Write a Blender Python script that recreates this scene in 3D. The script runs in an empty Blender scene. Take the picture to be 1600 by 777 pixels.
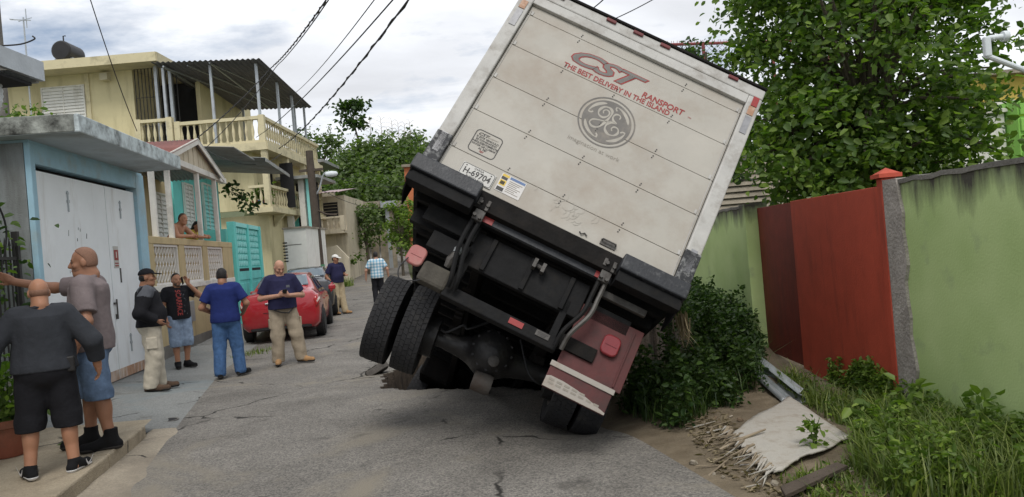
import bpy, bmesh, math, random
import numpy as np
from mathutils import Vector, Matrix, Euler

random.seed(7); RNG = np.random.default_rng(11)
S = bpy.context.scene
COL = S.collection
rad = math.radians

# ---------------------------------------------------------------- camera, sky, sun, exposure
CAM_H, FPX, ROLL = 1.7, 1160.0, rad(4.8)
cd = bpy.data.cameras.new('camera'); cam = bpy.data.objects.new('camera', cd); COL.objects.link(cam)
cd.sensor_fit = 'HORIZONTAL'; cd.sensor_width = 36.0; cd.lens = 36.0 * FPX / 1600.0
cd.clip_start = 0.05; cd.clip_end = 3000
cam.matrix_world = Matrix.Translation((0, 0, CAM_H)) @ Matrix.Rotation(rad(90), 4, 'X') @ Matrix.Rotation(-ROLL, 4, 'Z')
S.camera = cam

SUN_EL, SUN_AZ = rad(58), rad(176)          # azimuth clockwise from +Y: behind the camera
sd = bpy.data.lights.new('sun', 'SUN'); sd.energy = 1.5; sd.angle = rad(24); sd.color = (1.0, 0.965, 0.91)
sun = bpy.data.objects.new('sun', sd); COL.objects.link(sun)
to_sun = Vector((math.sin(SUN_AZ) * math.cos(SUN_EL), math.cos(SUN_AZ) * math.cos(SUN_EL), math.sin(SUN_EL)))
sun.rotation_euler = to_sun.to_track_quat('Z', 'Y').to_euler()

W = bpy.data.worlds.new('World'); S.world = W; W.use_nodes = True
def build_world():
    nt = W.node_tree; N = nt.nodes; L = nt.links; N.clear()
    out = N.new('ShaderNodeOutputWorld')
    sky = N.new('ShaderNodeTexSky'); sky.sky_type = 'NISHITA'; sky.sun_disc = False
    sky.sun_elevation = SUN_EL; sky.sun_rotation = SUN_AZ
    bsky = N.new('ShaderNodeBackground'); bsky.inputs[1].default_value = 0.085
    L.new(sky.outputs[0], bsky.inputs[0])
    tc = N.new('ShaderNodeTexCoord'); sep = N.new('ShaderNodeSeparateXYZ'); L.new(tc.outputs['Generated'], sep.inputs[0])
    # flat cloud deck: direction divided by its height, so clouds get smaller towards the horizon
    ad = N.new('ShaderNodeMath'); ad.operation = 'MAXIMUM'; ad.inputs[1].default_value = 0.0; L.new(sep.outputs[2], ad.inputs[0])
    ad2 = N.new('ShaderNodeMath'); ad2.operation = 'ADD'; ad2.inputs[1].default_value = 0.16; L.new(ad.outputs[0], ad2.inputs[0])
    dv = N.new('ShaderNodeVectorMath'); dv.operation = 'DIVIDE'
    cmb = N.new('ShaderNodeCombineXYZ'); cmb2 = N.new('ShaderNodeCombineXYZ')
    L.new(sep.outputs[0], cmb.inputs[0]); L.new(sep.outputs[1], cmb.inputs[1])
    for i in range(3): L.new(ad2.outputs[0], cmb2.inputs[i])
    L.new(cmb.outputs[0], dv.inputs[0]); L.new(cmb2.outputs[0], dv.inputs[1])
    mp = N.new('ShaderNodeMapping'); mp.inputs['Scale'].default_value = (0.8, 1.25, 1); mp.inputs['Location'].default_value = (3.1, 1.7, 0)
    L.new(dv.outputs[0], mp.inputs[0])
    n1 = N.new('ShaderNodeTexNoise'); n1.inputs['Scale'].default_value = 1.15; n1.inputs['Detail'].default_value = 9; n1.inputs['Roughness'].default_value = 0.56
    n1.inputs['Distortion'].default_value = 0.35
    L.new(mp.outputs[0], n1.inputs[0])
    n2 = N.new('ShaderNodeTexNoise'); n2.inputs['Scale'].default_value = 0.85; n2.inputs['Detail'].default_value = 8; n2.inputs['Roughness'].default_value = 0.6
    mp2 = N.new('ShaderNodeMapping'); mp2.inputs['Location'].default_value = (11.3, 4.2, 2.0); mp2.inputs['Scale'].default_value = (0.9, 1.25, 1)
    L.new(dv.outputs[0], mp2.inputs[0]); L.new(mp2.outputs[0], n2.inputs[0])
    cover = N.new('ShaderNodeValToRGB'); cover.color_ramp.elements[0].position = 0.29; cover.color_ramp.elements[1].position = 0.45
    L.new(n2.outputs['Fac'], cover.inputs[0])
    shade = N.new('ShaderNodeValToRGB')
    e = shade.color_ramp.elements; e[0].position = 0.33; e[0].color = (0.60, 0.615, 0.65, 1)
    e[1].position = 0.66; e[1].color = (0.90, 0.92, 0.95, 1)
    x = e.new(0.48); x.color = (0.70, 0.72, 0.76, 1)
    L.new(n1.outputs['Fac'], shade.inputs[0])
    bcl = N.new('ShaderNodeBackground'); bcl.inputs[1].default_value = 1.0; L.new(shade.outputs[0], bcl.inputs[0])
    mx = N.new('ShaderNodeMixShader'); L.new(cover.outputs[0], mx.inputs[0]); L.new(bsky.outputs[0], mx.inputs[1]); L.new(bcl.outputs[0], mx.inputs[2])
    L.new(mx.outputs[0], out.inputs[0])
build_world()
S.render.engine = 'CYCLES'
vs = S.view_settings; vs.view_transform = 'Standard'; vs.look = 'None'; vs.exposure = 0.36; vs.gamma = 1.0; vs.use_curve_mapping = False

# ---------------------------------------------------------------- picture rays (a pixel of the 1600x777 photograph gives a direction)
def ray(u, v):
    xc = (u - 800) / FPX; yc = (388.5 - v) / FPX
    c, s = math.cos(ROLL), math.sin(ROLL)
    return Vector((xc * c + yc * s, 1.0, -xc * s + yc * c))
def at(u, v, Y): return Vector((0, 0, CAM_H)) + ray(u, v) * Y
def atz(u, v, z):
    r = ray(u, v); return Vector((0, 0, CAM_H)) + r * ((z - CAM_H) / r.z)

# ---------------------------------------------------------------- materials
MATS = {}
def nodes(name):
    m = bpy.data.materials.new(name); m.use_nodes = True; MATS[name] = m
    nt = m.node_tree; return m, nt, nt.nodes, nt.links, nt.nodes['Principled BSDF']
def rgb(c): return (c[0], c[1], c[2], 1)
def mat(name, col, rough=0.7, var=0.18, scale=3.0, bump=0.15, bscale=60.0, metal=0.0, dirt=None, damt=0.5, dscale=1.2, streak=False, spec=0.4, coat=0.0, fine=0.0):
    """weathered surface: base colour with uneven tone, optional dirt patches (streak: stretched downwards), fine relief"""
    if name in MATS: return MATS[name]
    m, nt, N, L, P = nodes(name)
    tc = N.new('ShaderNodeTexCoord'); geo = N.new('ShaderNodeNewGeometry')
    n1 = N.new('ShaderNodeTexNoise'); n1.inputs['Scale'].default_value = scale; n1.inputs['Detail'].default_value = 8; n1.inputs['Roughness'].default_value = 0.62
    L.new(geo.outputs['Position'], n1.inputs[0])
    r1 = N.new('ShaderNodeValToRGB'); e = r1.color_ramp.elements
    e[0].position = 0.25; e[0].color = rgb([max(0, c * (1 - var)) for c in col]); e[1].position = 0.75; e[1].color = rgb([min(1, c * (1 + var)) for c in col])
    L.new(n1.outputs['Fac'], r1.inputs[0]); c_out = r1.outputs[0]
    if dirt is not None:
        mp = N.new('ShaderNodeMapping'); mp.inputs['Scale'].default_value = (1, 1, 0.16 if streak else 1)
        L.new(geo.outputs['Position'], mp.inputs[0])
        n2 = N.new('ShaderNodeTexNoise'); n2.inputs['Scale'].default_value = dscale * (2.2 if streak else 1); n2.inputs['Detail'].default_value = 10; n2.inputs['Roughness'].default_value = 0.68
        L.new(mp.outputs[0], n2.inputs[0])
        r2 = N.new('ShaderNodeValToRGB'); r2.color_ramp.elements[0].position = 0.62 - 0.3 * damt; r2.color_ramp.elements[1].position = 0.92 - 0.3 * damt
        L.new(n2.outputs['Fac'], r2.inputs[0])
        mx = N.new('ShaderNodeMix'); mx.data_type = 'RGBA'; L.new(r2.outputs[0], mx.inputs[0]); L.new(c_out, mx.inputs[6]); mx.inputs[7].default_value = rgb(dirt)
        c_out = mx.outputs[2]
    L.new(c_out, P.inputs['Base Color'])
    P.inputs['Roughness'].default_value = rough; P.inputs['Metallic'].default_value = metal; P.inputs['Specular IOR Level'].default_value = spec
    if coat: P.inputs['Coat Weight'].default_value = coat; P.inputs['Coat Roughness'].default_value = 0.08
    if bump:
        n3 = N.new('ShaderNodeTexNoise'); n3.inputs['Scale'].default_value = bscale; n3.inputs['Detail'].default_value = 5; L.new(geo.outputs['Position'], n3.inputs[0])
        b = N.new('ShaderNodeBump'); b.inputs['Strength'].default_value = bump; b.inputs['Distance'].default_value = 0.02
        L.new(n3.outputs['Fac'], b.inputs['Height']); L.new(b.outputs[0], P.inputs['Normal'])
    return m
def leafmat(name, dark, light, trans=0.3, rough=0.5):
    m, nt, N, L, P = nodes(name)
    g = N.new('ShaderNodeNewGeometry'); r = N.new('ShaderNodeValToRGB'); e = r.color_ramp.elements
    e[0].position = 0.0; e[0].color = rgb(dark); e[1].position = 1.0; e[1].color = rgb(light)
    x = e.new(0.7); x.color = rgb([(a * 0.6 + b * 0.4) for a, b in zip(dark, light)])
    L.new(g.outputs['Random Per Island'], r.inputs[0]); L.new(r.outputs[0], P.inputs['Base Color']); P.inputs['Roughness'].default_value = rough
    P.inputs['Specular IOR Level'].default_value = 0.35
    t = N.new('ShaderNodeBsdfTranslucent'); ml = N.new('ShaderNodeMix'); ml.data_type = 'RGBA'; ml.blend_type = 'MULTIPLY'; ml.inputs[0].default_value = 1
    L.new(r.outputs[0], ml.inputs[6]); ml.inputs[7].default_value = (1.5, 1.9, 0.6, 1); L.new(ml.outputs[2], t.inputs[0])
    mx = N.new('ShaderNodeMixShader'); mx.inputs[0].default_value = trans; out = N['Material Output']
    L.new(P.outputs[0], mx.inputs[1]); L.new(t.outputs[0], mx.inputs[2]); L.new(mx.outputs[0], out.inputs[0])
    return m
def glassmat(name, col=(0.02, 0.025, 0.03), rough=0.08):
    m, nt, N, L, P = nodes(name); P.inputs['Base Color'].default_value = rgb(col); P.inputs['Roughness'].default_value = rough
    P.inputs['Specular IOR Level'].default_value = 0.7
    return m

# ---------------------------------------------------------------- mesh builder
class MB:
    def __init__(s): s.v = []; s.f = []; s.T = Matrix.Identity(4)
    def add(s, vs, fs):
        o = len(s.v); s.v += [tuple(s.T @ Vector(p)) for p in vs]; s.f += [tuple(o + i for i in f) for f in fs]; return s
    def box(s, c, d, rot=None):
        x, y, z = d[0] / 2, d[1] / 2, d[2] / 2
        P = [Vector(p) for p in ((-x, -y, -z), (x, -y, -z), (x, y, -z), (-x, y, -z), (-x, -y, z), (x, -y, z), (x, y, z), (-x, y, z))]
        if rot is not None:
            R = Euler(rot).to_matrix() if not isinstance(rot, Matrix) else rot
            P = [R @ p for p in P]
        return s.add([p + Vector(c) for p in P], [(0, 3, 2, 1), (4, 5, 6, 7), (0, 1, 5, 4), (1, 2, 6, 5), (2, 3, 7, 6), (3, 0, 4, 7)])
    def bb(s, x0, x1, y0, y1, z0, z1): return s.box(((x0 + x1) / 2, (y0 + y1) / 2, (z0 + z1) / 2), (x1 - x0, y1 - y0, z1 - z0))
    def cyl(s, a, b, r0, r1=None, n=10, caps=True):
        r1 = r0 if r1 is None else r1; a = Vector(a); b = Vector(b); d = (b - a).normalized()
        q = d.orthogonal().normalized(); w = d.cross(q); vs = []
        for p, r in ((a, r0), (b, r1)):
            for i in range(n):
                t = 2 * math.pi * i / n; vs.append(p + (q * math.cos(t) + w * math.sin(t)) * r)
        fs = [(i, (i + 1) % n, n + (i + 1) % n, n + i) for i in range(n)]
        if caps: fs += [tuple(reversed(range(n))), tuple(range(n, 2 * n))]
        return s.add(vs, fs)
    def tube(s, pts, r, n=6):
        pts = [Vector(p) for p in pts]; m = len(pts); rs = r if isinstance(r, (list, tuple)) else [r] * m; vs = []; q = None
        for i, p in enumerate(pts):
            d = (pts[min(i + 1, m - 1)] - pts[max(i - 1, 0)]).normalized()
            q = d.orthogonal().normalized() if q is None else (q - d * q.dot(d)).normalized()
            w = d.cross(q)
            for k in range(n):
                t = 2 * math.pi * k / n; vs.append(p + (q * math.cos(t) + w * math.sin(t)) * rs[i])
        fs = [(i * n + k, i * n + (k + 1) % n, (i + 1) * n + (k + 1) % n, (i + 1) * n + k) for i in range(m - 1) for k in range(n)]
        fs += [tuple(reversed(range(n))), tuple((m - 1) * n + k for k in range(n))]
        return s.add(vs, fs)
    def lathe(s, prof, c=(0, 0, 0), n=12, axis='Z'):
        vs = []; c = Vector(c)
        for r, h in prof:
            for k in range(n):
                t = 2 * math.pi * k / n; a, b = r * math.cos(t), r * math.sin(t)
                vs.append(c + Vector({'Z': (a, b, h), 'X': (h, a, b), 'Y': (b, h, a)}[axis]))
        m = len(prof)
        fs = [(i * n + k, i * n + (k + 1) % n, (i + 1) * n + (k + 1) % n, (i + 1) * n + k) for i in range(m - 1) for k in range(n)]
        fs += [tuple(reversed(range(n))), tuple((m - 1) * n + k for k in range(n))]
        return s.add(vs, fs)
    def prism(s, poly, h0, h1, axis='Z'):
        n = len(poly); f = {'Z': lambda a, b, h: (a, b, h), 'Y': lambda a, b, h: (a, h, b), 'X': lambda a, b, h: (h, a, b)}[axis]
        vs = [f(a, b, h0) for a, b in poly] + [f(a, b, h1) for a, b in poly]
        return s.add(vs, [tuple(reversed(range(n))), tuple(range(n, 2 * n))] + [(i, (i + 1) % n, n + (i + 1) % n, n + i) for i in range(n)])
    def grid(s, P):
        """P: rows of points"""
        m, n = len(P), len(P[0])
        return s.add([p for r in P for p in r], [(i * n + j, i * n + j + 1, (i + 1) * n + j + 1, (i + 1) * n + j) for i in range(m - 1) for j in range(n - 1)])
    def ribbon(s, pts, w, y=0.0):
        """flat stroke in the XZ plane"""
        ws = w if isinstance(w, (list, tuple)) else [w] * len(pts); L_ = []; R_ = []
        for i, (a, b) in enumerate(pts):
            p, q = pts[max(i - 1, 0)], pts[min(i + 1, len(pts) - 1)]
            d = Vector((q[0] - p[0], q[1] - p[1])).normalized(); n = Vector((-d.y, d.x)) * ws[i] / 2
            L_.append((a + n.x, y, b + n.y)); R_.append((a - n.x, y, b - n.y))
        return s.grid([L_, R_])
    def mesh(s, name, m, smooth=False, recalc=True):
        me = bpy.data.meshes.new(name); me.from_pydata(s.v, [], s.f)
        if recalc:
            bm = bmesh.new(); bm.from_mesh(me); bmesh.ops.recalc_face_normals(bm, faces=bm.faces); bm.to_mesh(me); bm.free()
        if m: me.materials.append(MATS[m] if isinstance(m, str) else m)
        if smooth: shade(me)
        return me
    def build(s, name, m, parent=None, smooth=False, bevel=0.0, world=False, recalc=True, loc=None):
        if world and parent is not None:
            inv = parent.matrix_world.inverted() if False else Matrix.Translation(-parent.location)
            s.v = [tuple(inv @ Vector(p)) for p in s.v]
        o = link(name, s.mesh(name, m, smooth, recalc), parent)
        if loc is not None: o.location = loc
        if bevel:
            b = o.modifiers.new('bevel', 'BEVEL'); b.width = bevel; b.segments = 2; b.limit_method = 'ANGLE'; b.angle_limit = rad(40)
        return o
def shade(me, ang=40):
    me.shade_smooth()
    try: me.set_sharp_from_angle(angle=rad(ang))
    except Exception: pass
def link(name, data, parent=None):
    o = bpy.data.objects.new(name, data); COL.objects.link(o)
    if parent is not None: o.parent = parent
    return o
def inst(me, name, parent, loc=(0, 0, 0), rot=(0, 0, 0), sc=(1, 1, 1)):
    o = link(name, me, parent); o.location = loc; o.rotation_euler = rot; o.scale = sc; return o
def tag(o, label, cat, group=None, kind=None):
    o['label'] = label; o['category'] = cat
    if group: o['group'] = group
    if kind: o['kind'] = kind
    return o
def struct(o, label=None):
    o['kind'] = 'structure'
    if label: o['label'] = label
    return o
def thing(name, label, cat, loc=(0, 0, 0), rz=0.0, group=None):
    o = bpy.data.objects.new(name, None); COL.objects.link(o); o.location = loc; o.rotation_euler = (0, 0, rz); o.empty_display_size = 0.2
    return tag(o, label, cat, group)
def arrmesh(name, V, F, m, smooth=False):
    """fast mesh from numpy arrays"""
    V = np.asarray(V, np.float32); F = np.asarray(F, np.int32); k = F.shape[1]
    me = bpy.data.meshes.new(name); me.vertices.add(len(V)); me.vertices.foreach_set('co', V.ravel())
    me.loops.add(F.size); me.loops.foreach_set('vertex_index', F.ravel())
    me.polygons.add(len(F)); me.polygons.foreach_set('loop_start', np.arange(0, F.size, k, dtype=np.int32))
    if smooth: me.polygons.foreach_set('use_smooth', np.ones(len(F), bool))
    me.update(calc_edges=True); me.validate()
    me.materials.append(MATS[m] if isinstance(m, str) else m)
    return me
def text_mesh(txt, size, align='LEFT', shear=0.0, offset=0.0, sx=1.0, m=None, spacing=1.0):
    """flat lettering in the XZ plane facing -Y"""
    c = bpy.data.curves.new('lettering', 'FONT'); c.body = txt; c.size = size; c.align_x = align; c.shear = shear; c.offset = offset; c.fill_mode = 'FRONT'
    c.resolution_u = 3; c.space_character = spacing
    o = bpy.data.objects.new('lettering', c)
    me = bpy.data.meshes.new_from_object(o); bpy.data.objects.remove(o)
    me.transform(Matrix.Rotation(rad(90), 4, 'X') @ Matrix.Diagonal((sx, 1, 1, 1)))
    me.materials.clear(); me.materials.append(MATS[m]); return me

# ---------------------------------------------------------------- signed distance fields -> one continuous surface
class Field:
    def __init__(s, lo, hi, h):
        s.lo = np.array(lo, float); s.h = h; s.n = np.ceil((np.array(hi) - s.lo) / h).astype(int) + 1
        s.F = np.full(s.n, 0.3, np.float32); s.ax = [s.lo[i] + h * np.arange(s.n[i]) for i in range(3)]
    def sub(s, lo, hi, m):
        a = [max(0, int((lo[i] - m - s.lo[i]) / s.h)) for i in range(3)]; b = [min(s.n[i], int((hi[i] + m - s.lo[i]) / s.h) + 2) for i in range(3)]
        if any(b[i] <= a[i] for i in range(3)): return None, None
        sl = tuple(slice(a[i], b[i]) for i in range(3))
        return sl, np.stack(np.meshgrid(*[s.ax[i][sl[i]] for i in range(3)], indexing='ij'), -1)
    def _mix(s, sl, d, k, neg):
        f = s.F[sl]
        if neg:
            d = -d; hh = np.clip(0.5 - 0.5 * (f - d) / k, 0, 1); s.F[sl] = f * (1 - hh) + d * hh + k * hh * (1 - hh)
        else:
            hh = np.clip(0.5 + 0.5 * (f - d) / k, 0, 1); s.F[sl] = f * (1 - hh) + d * hh - k * hh * (1 - hh)
    def cap(s, a, b, ra, rb=None, k=0.02, neg=False, clip0=False, clip1=False):
        rb = ra if rb is None else rb; a = np.array(a, float); b = np.array(b, float); r = max(ra, rb)
        sl, P = s.sub(np.minimum(a, b) - r, np.maximum(a, b) + r, k + 3 * s.h)
        if sl is None: return
        ba = b - a; L2 = max(1e-9, ba @ ba); t0 = ((P - a) @ ba) / L2; t = np.clip(t0, 0, 1)
        d = np.linalg.norm(P - a - t[..., None] * ba, axis=-1) - (ra + (rb - ra) * t)
        if clip1: d = np.maximum(d, (t0 - 1) * math.sqrt(L2))
        if clip0: d = np.maximum(d, -t0 * math.sqrt(L2))
        s._mix(sl, d, k, neg)
    def ell(s, c, r, R=None, k=0.02, neg=False, planes=()):
        c = np.array(c, float); r = np.array(r, float); m = r.max() if R is not None else r
        sl, P = s.sub(c - m, c + m, k + 3 * s.h)
        if sl is None: return
        q = P - c
        if R is not None: q = q @ np.array(R)
        k0 = np.linalg.norm(q / r, axis=-1); k1 = np.linalg.norm(q / (r * r), axis=-1) + 1e-6
        d = k0 * (k0 - 1) / k1
        for (n, o) in planes: d = np.maximum(d, q @ np.array(n) - o)
        s._mix(sl, d, k, neg)
    def box(s, c, hd, R=None, rnd=0.01, k=0.01, neg=False):
        c = np.array(c, float); hd = np.array(hd, float); m = np.linalg.norm(hd) if R is not None else hd
        sl, P = s.sub(c - m, c + m, k + 3 * s.h)
        if sl is None: return
        q = P - c
        if R is not None: q = q @ np.array(R)
        q = np.abs(q) - (hd - rnd); d = np.linalg.norm(np.maximum(q, 0), axis=-1) + np.minimum(q.max(-1), 0) - rnd
        s._mix(sl, d, k, neg)
    def col(s, z0, z1, r0, r1, c0, c1, LR, piv, k=.05):
        """elliptic column between two heights (in the leaning frame)"""
        X, Y, Z = np.meshgrid(*s.ax, indexing='ij'); q = (np.stack([X, Y, Z], -1) - piv) @ LR + piv
        t = np.clip((q[..., 2] - z0) / (z1 - z0), 0, 1); a = r0[0] + (r1[0] - r0[0]) * t; b = r0[1] + (r1[1] - r0[1]) * t; cy = c0 + (c1 - c0) * t
        d = (np.sqrt((q[..., 0] / a) ** 2 + ((q[..., 1] - cy) / b) ** 2) - 1) * np.minimum(a, b); d = np.maximum(d, np.maximum(z0 - q[..., 2], q[..., 2] - z1))
        s._mix((slice(None),) * 3, d, k, False)
    def plane(s, n, o):
        """keep the side where n.p < o"""
        X, Y, Z = np.meshgrid(*s.ax, indexing='ij'); s.F = np.maximum(s.F, X * n[0] + Y * n[1] + Z * n[2] - o)
    def wrinkle(s, amp, freq=(14, 14, 30), seed=0, n=7):
        g = np.random.default_rng(seed); X, Y, Z = np.meshgrid(*s.ax, indexing='ij'); w = 0
        for i in range(n):
            d = g.normal(size=3) * np.array(freq); w = w + np.sin(X * d[0] + Y * d[1] + Z * d[2] + g.uniform(0, 6.28) + 0.8 * np.sin(X * 9 + i) + 0.8 * np.sin(Z * 7 + 2 * i))
        s.F = s.F + (amp / math.sqrt(n)) * w
    def mesh(s, name, m, sc=1.0):
        F = s.F; neg = F < 0; h = s.h; n = np.array(F.shape)
        cs = neg[:-1, :-1, :-1].astype(np.int8)
        acc = np.zeros(tuple(n - 1) + (3,), np.float32); cnt = np.zeros(tuple(n - 1), np.float32)
        for ax in range(3):
            o1, o2 = [i for i in range(3) if i != ax]
            for p in (0, 1):
                for q in (0, 1):
                    a = [None] * 3; b = [None] * 3
                    a[ax] = slice(0, -1); b[ax] = slice(1, None)
                    for o, val in ((o1, p), (o2, q)):
                        a[o] = b[o] = slice(val, n[o] - 1 + val)
                    fa, fb = F[tuple(a)], F[tuple(b)]; cr = (fa < 0) != (fb < 0)
                    t = np.where(cr, fa / np.where(cr, fa - fb, 1), 0)
                    acc[..., ax] += np.where(cr, t, 0); acc[..., o1] += np.where(cr, p, 0); acc[..., o2] += np.where(cr, q, 0); cnt += cr
        act = cnt > 0; idx = np.full(act.shape, -1, np.int64); idx[act] = np.arange(act.sum())
        base = np.argwhere(act); V = (base + acc[act] / cnt[act][:, None]) * h + s.lo
        Q = []
        for ax in range(3):
            o1, o2 = [(1, 2), (2, 0), (0, 1)][ax]
            a = [slice(1, n[i] - 1) for i in range(3)]; b = list(a)
            a[ax] = slice(0, n[ax] - 1); b[ax] = slice(1, n[ax])
            na, nb = neg[tuple(a)], neg[tuple(b)]; cr = np.argwhere(na != nb)
            if len(cr) == 0: continue
            inside = na[tuple(cr.T)]
            g = cr.copy(); g[:, o1] += 1; g[:, o2] += 1
            def I(d1, d2):
                w = g.copy(); w[:, o1] -= d1; w[:, o2] -= d2; return idx[tuple(w.T)]
            q = np.stack([I(1, 1), I(0, 1), I(0, 0), I(1, 0)], 1)
            q[~inside] = q[~inside][:, ::-1]; Q.append(q)
        Q = np.concatenate(Q); Q = Q[(Q >= 0).all(1)]
        return arrmesh(name, V * sc, Q, m, smooth=True)
# ---------------------------------------------------------------- palette
mat('asphalt_edge', (0.11, 0.10, 0.09), 0.95, 0.3, 6, 0.8, 40)
mat('soil', (0.16, 0.115, 0.075), 0.95, 0.4, 5, 0.9, 30, dirt=(0.07, 0.05, 0.035), damt=0.5)
mat('soil_shaded', (0.05, 0.038, 0.028), 0.95, 0.4, 5, 0.9, 30)  # darker soil copy: shade inside the sinkhole is put into the colour
mat('dirt', (0.175, 0.140, 0.095), 0.95, 0.3, 4, 0.9, 45, dirt=(0.10, 0.075, 0.045), damt=0.55, dscale=3)
mat('field', (0.07, 0.085, 0.03), 0.95, 0.4, 0.6, 0.6, 8)
mat('concrete', (0.33, 0.29, 0.23), 0.9, 0.2, 4, 0.5, 50, dirt=(0.10, 0.085, 0.06), damt=0.5, dscale=1.6)
mat('concrete_dark', (0.20, 0.19, 0.17), 0.9, 0.25, 4, 0.5, 50, dirt=(0.05, 0.045, 0.04), damt=0.6, dscale=2)
mat('garage_white', (0.82, 0.85, 0.86), 0.55, 0.06, 2, 0.06, 20, dirt=(0.45, 0.42, 0.36), damt=0.22, dscale=1.2, streak=True)
mat('garage_blue', (0.33, 0.52, 0.62), 0.7, 0.12, 3, 0.2, 40, dirt=(0.35, 0.38, 0.36), damt=0.4, dscale=2)
mat('canopy_paint', (0.56, 0.63, 0.64), 0.8, 0.15, 4, 0.4, 50, dirt=(0.035, 0.035, 0.03), damt=0.60, dscale=4.5)
mat('canopy_soffit', (0.45, 0.50, 0.52), 0.8, 0.12, 2, 0.2, 40, dirt=(0.25, 0.25, 0.22), damt=0.4)
mat('grey_render', (0.24, 0.26, 0.26), 0.9, 0.2, 2, 0.5, 60, dirt=(0.10, 0.10, 0.09), damt=0.45, streak=True)
mat('tan_paint', (0.50, 0.40, 0.22), 0.8, 0.12, 2, 0.25, 50, dirt=(0.28, 0.22, 0.13), damt=0.4, streak=True)
mat('cream_board', (0.60, 0.53, 0.40), 0.8, 0.12, 3, 0.2, 30, dirt=(0.25, 0.21, 0.15), damt=0.35, streak=True)
mat('white_paint', (0.74, 0.73, 0.68), 0.7, 0.08, 3, 0.15, 40, dirt=(0.40, 0.37, 0.30), damt=0.3, streak=True)
mat('white_trim', (0.70, 0.68, 0.62), 0.7, 0.1, 4, 0.2, 40, dirt=(0.2, 0.18, 0.14), damt=0.35)
mat('yellow_paint', (0.62, 0.55, 0.33), 0.8, 0.1, 1, 0.2, 30, dirt=(0.34, 0.29, 0.16), damt=0.42, dscale=0.8, streak=True)
mat('yellow_trim', (0.63, 0.56, 0.36), 0.8, 0.12, 1.5, 0.2, 30, dirt=(0.15, 0.13, 0.08), damt=0.45, dscale=1.5)
mat('turquoise', (0.16, 0.62, 0.57), 0.7, 0.1, 2, 0.15, 40, dirt=(0.10, 0.34, 0.31), damt=0.3, streak=True)
mat('turquoise_pale', (0.30, 0.72, 0.68), 0.7, 0.1, 2, 0.15, 40)
mat('red_tin', (0.23, 0.085, 0.07), 0.65, 0.25, 3, 0.2, 30, dirt=(0.14, 0.05, 0.035), damt=0.55, dscale=2)
mat('dark_tin', (0.11, 0.11, 0.115), 0.55, 0.2, 2, 0.15, 30, metal=0.3)
mat('grey_tin', (0.30, 0.31, 0.30), 0.5, 0.2, 3, 0.2, 30, metal=0.35, dirt=(0.16, 0.12, 0.09), damt=0.45)
mat('galvanised', (0.42, 0.45, 0.47), 0.45, 0.15, 4, 0.15, 40, metal=0.5, dirt=(0.25, 0.25, 0.24), damt=0.4)
mat('iron_black', (0.025, 0.024, 0.023), 0.6, 0.3, 10, 0.2, 60, spec=0.4)
mat('dark_interior', (0.018, 0.018, 0.02), 0.9, 0.2, 3, 0)
mat('aluminium', (0.60, 0.60, 0.58), 0.4, 0.1, 4, 0.1, 30, metal=0.4)
mat('pvc_white', (0.62, 0.66, 0.68), 0.5, 0.06, 4, 0.08, 30)
mat('timber_pole', (0.075, 0.058, 0.045), 0.9, 0.3, 6, 0.6, 40)
mat('wire_black', (0.02, 0.02, 0.022), 0.6, 0.1, 5, 0)
mat('terracotta', (0.30, 0.10, 0.06), 0.8, 0.2, 6, 0.3, 40, dirt=(0.12, 0.08, 0.05), damt=0.4)
mat('plywood', (0.44, 0.415, 0.37), 0.9, 0.16, 7, 0.5, 90, dirt=(0.25, 0.21, 0.16), damt=0.5, dscale=7)
mat('splinter', (0.29, 0.235, 0.165), 0.9, 0.3, 8, 0.4, 60, dirt=(0.16, 0.12, 0.08), damt=0.5, dscale=5)
mat('bark', (0.09, 0.075, 0.055), 0.95, 0.3, 8, 0.8, 30)
mat('gate_red_shaded', (0.19, 0.030, 0.020), 0.65, 0.2, 5, 0.12, 50, dirt=(0.10, 0.025, 0.02), damt=0.4, dscale=2.5, streak=True)  # darkened gate red: shade on the far leaf is painted into the colour
mat('gate_red', (0.44, 0.070, 0.038), 0.62, 0.14, 5, 0.12, 50, dirt=(0.20, 0.04, 0.025), damt=0.35, dscale=2.5, streak=True)
mat('wall_grey_raw', (0.36, 0.33, 0.30), 0.95, 0.2, 6, 0.8, 40, dirt=(0.15, 0.13, 0.11), damt=0.5, dscale=4)
mat('red_paint_far', (0.40, 0.06, 0.05), 0.7, 0.15, 2, 0.1, 20)
mat('orange_far', (0.50, 0.16, 0.07), 0.8, 0.15, 2, 0.1, 20)
mat('stone_far', (0.30, 0.26, 0.19), 0.9, 0.3, 1.5, 0.4, 12, dirt=(0.09, 0.08, 0.06), damt=0.5)
mat('pink_tin', (0.42, 0.32, 0.33), 0.6, 0.12, 2, 0.2, 20)
mat('green_house', (0.25, 0.52, 0.10), 0.75, 0.1, 2, 0.15, 30)
mat('yellow_house_far', (0.58, 0.44, 0.10), 0.8, 0.1, 1, 0.15, 30)
glassmat('window_glass')

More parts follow.
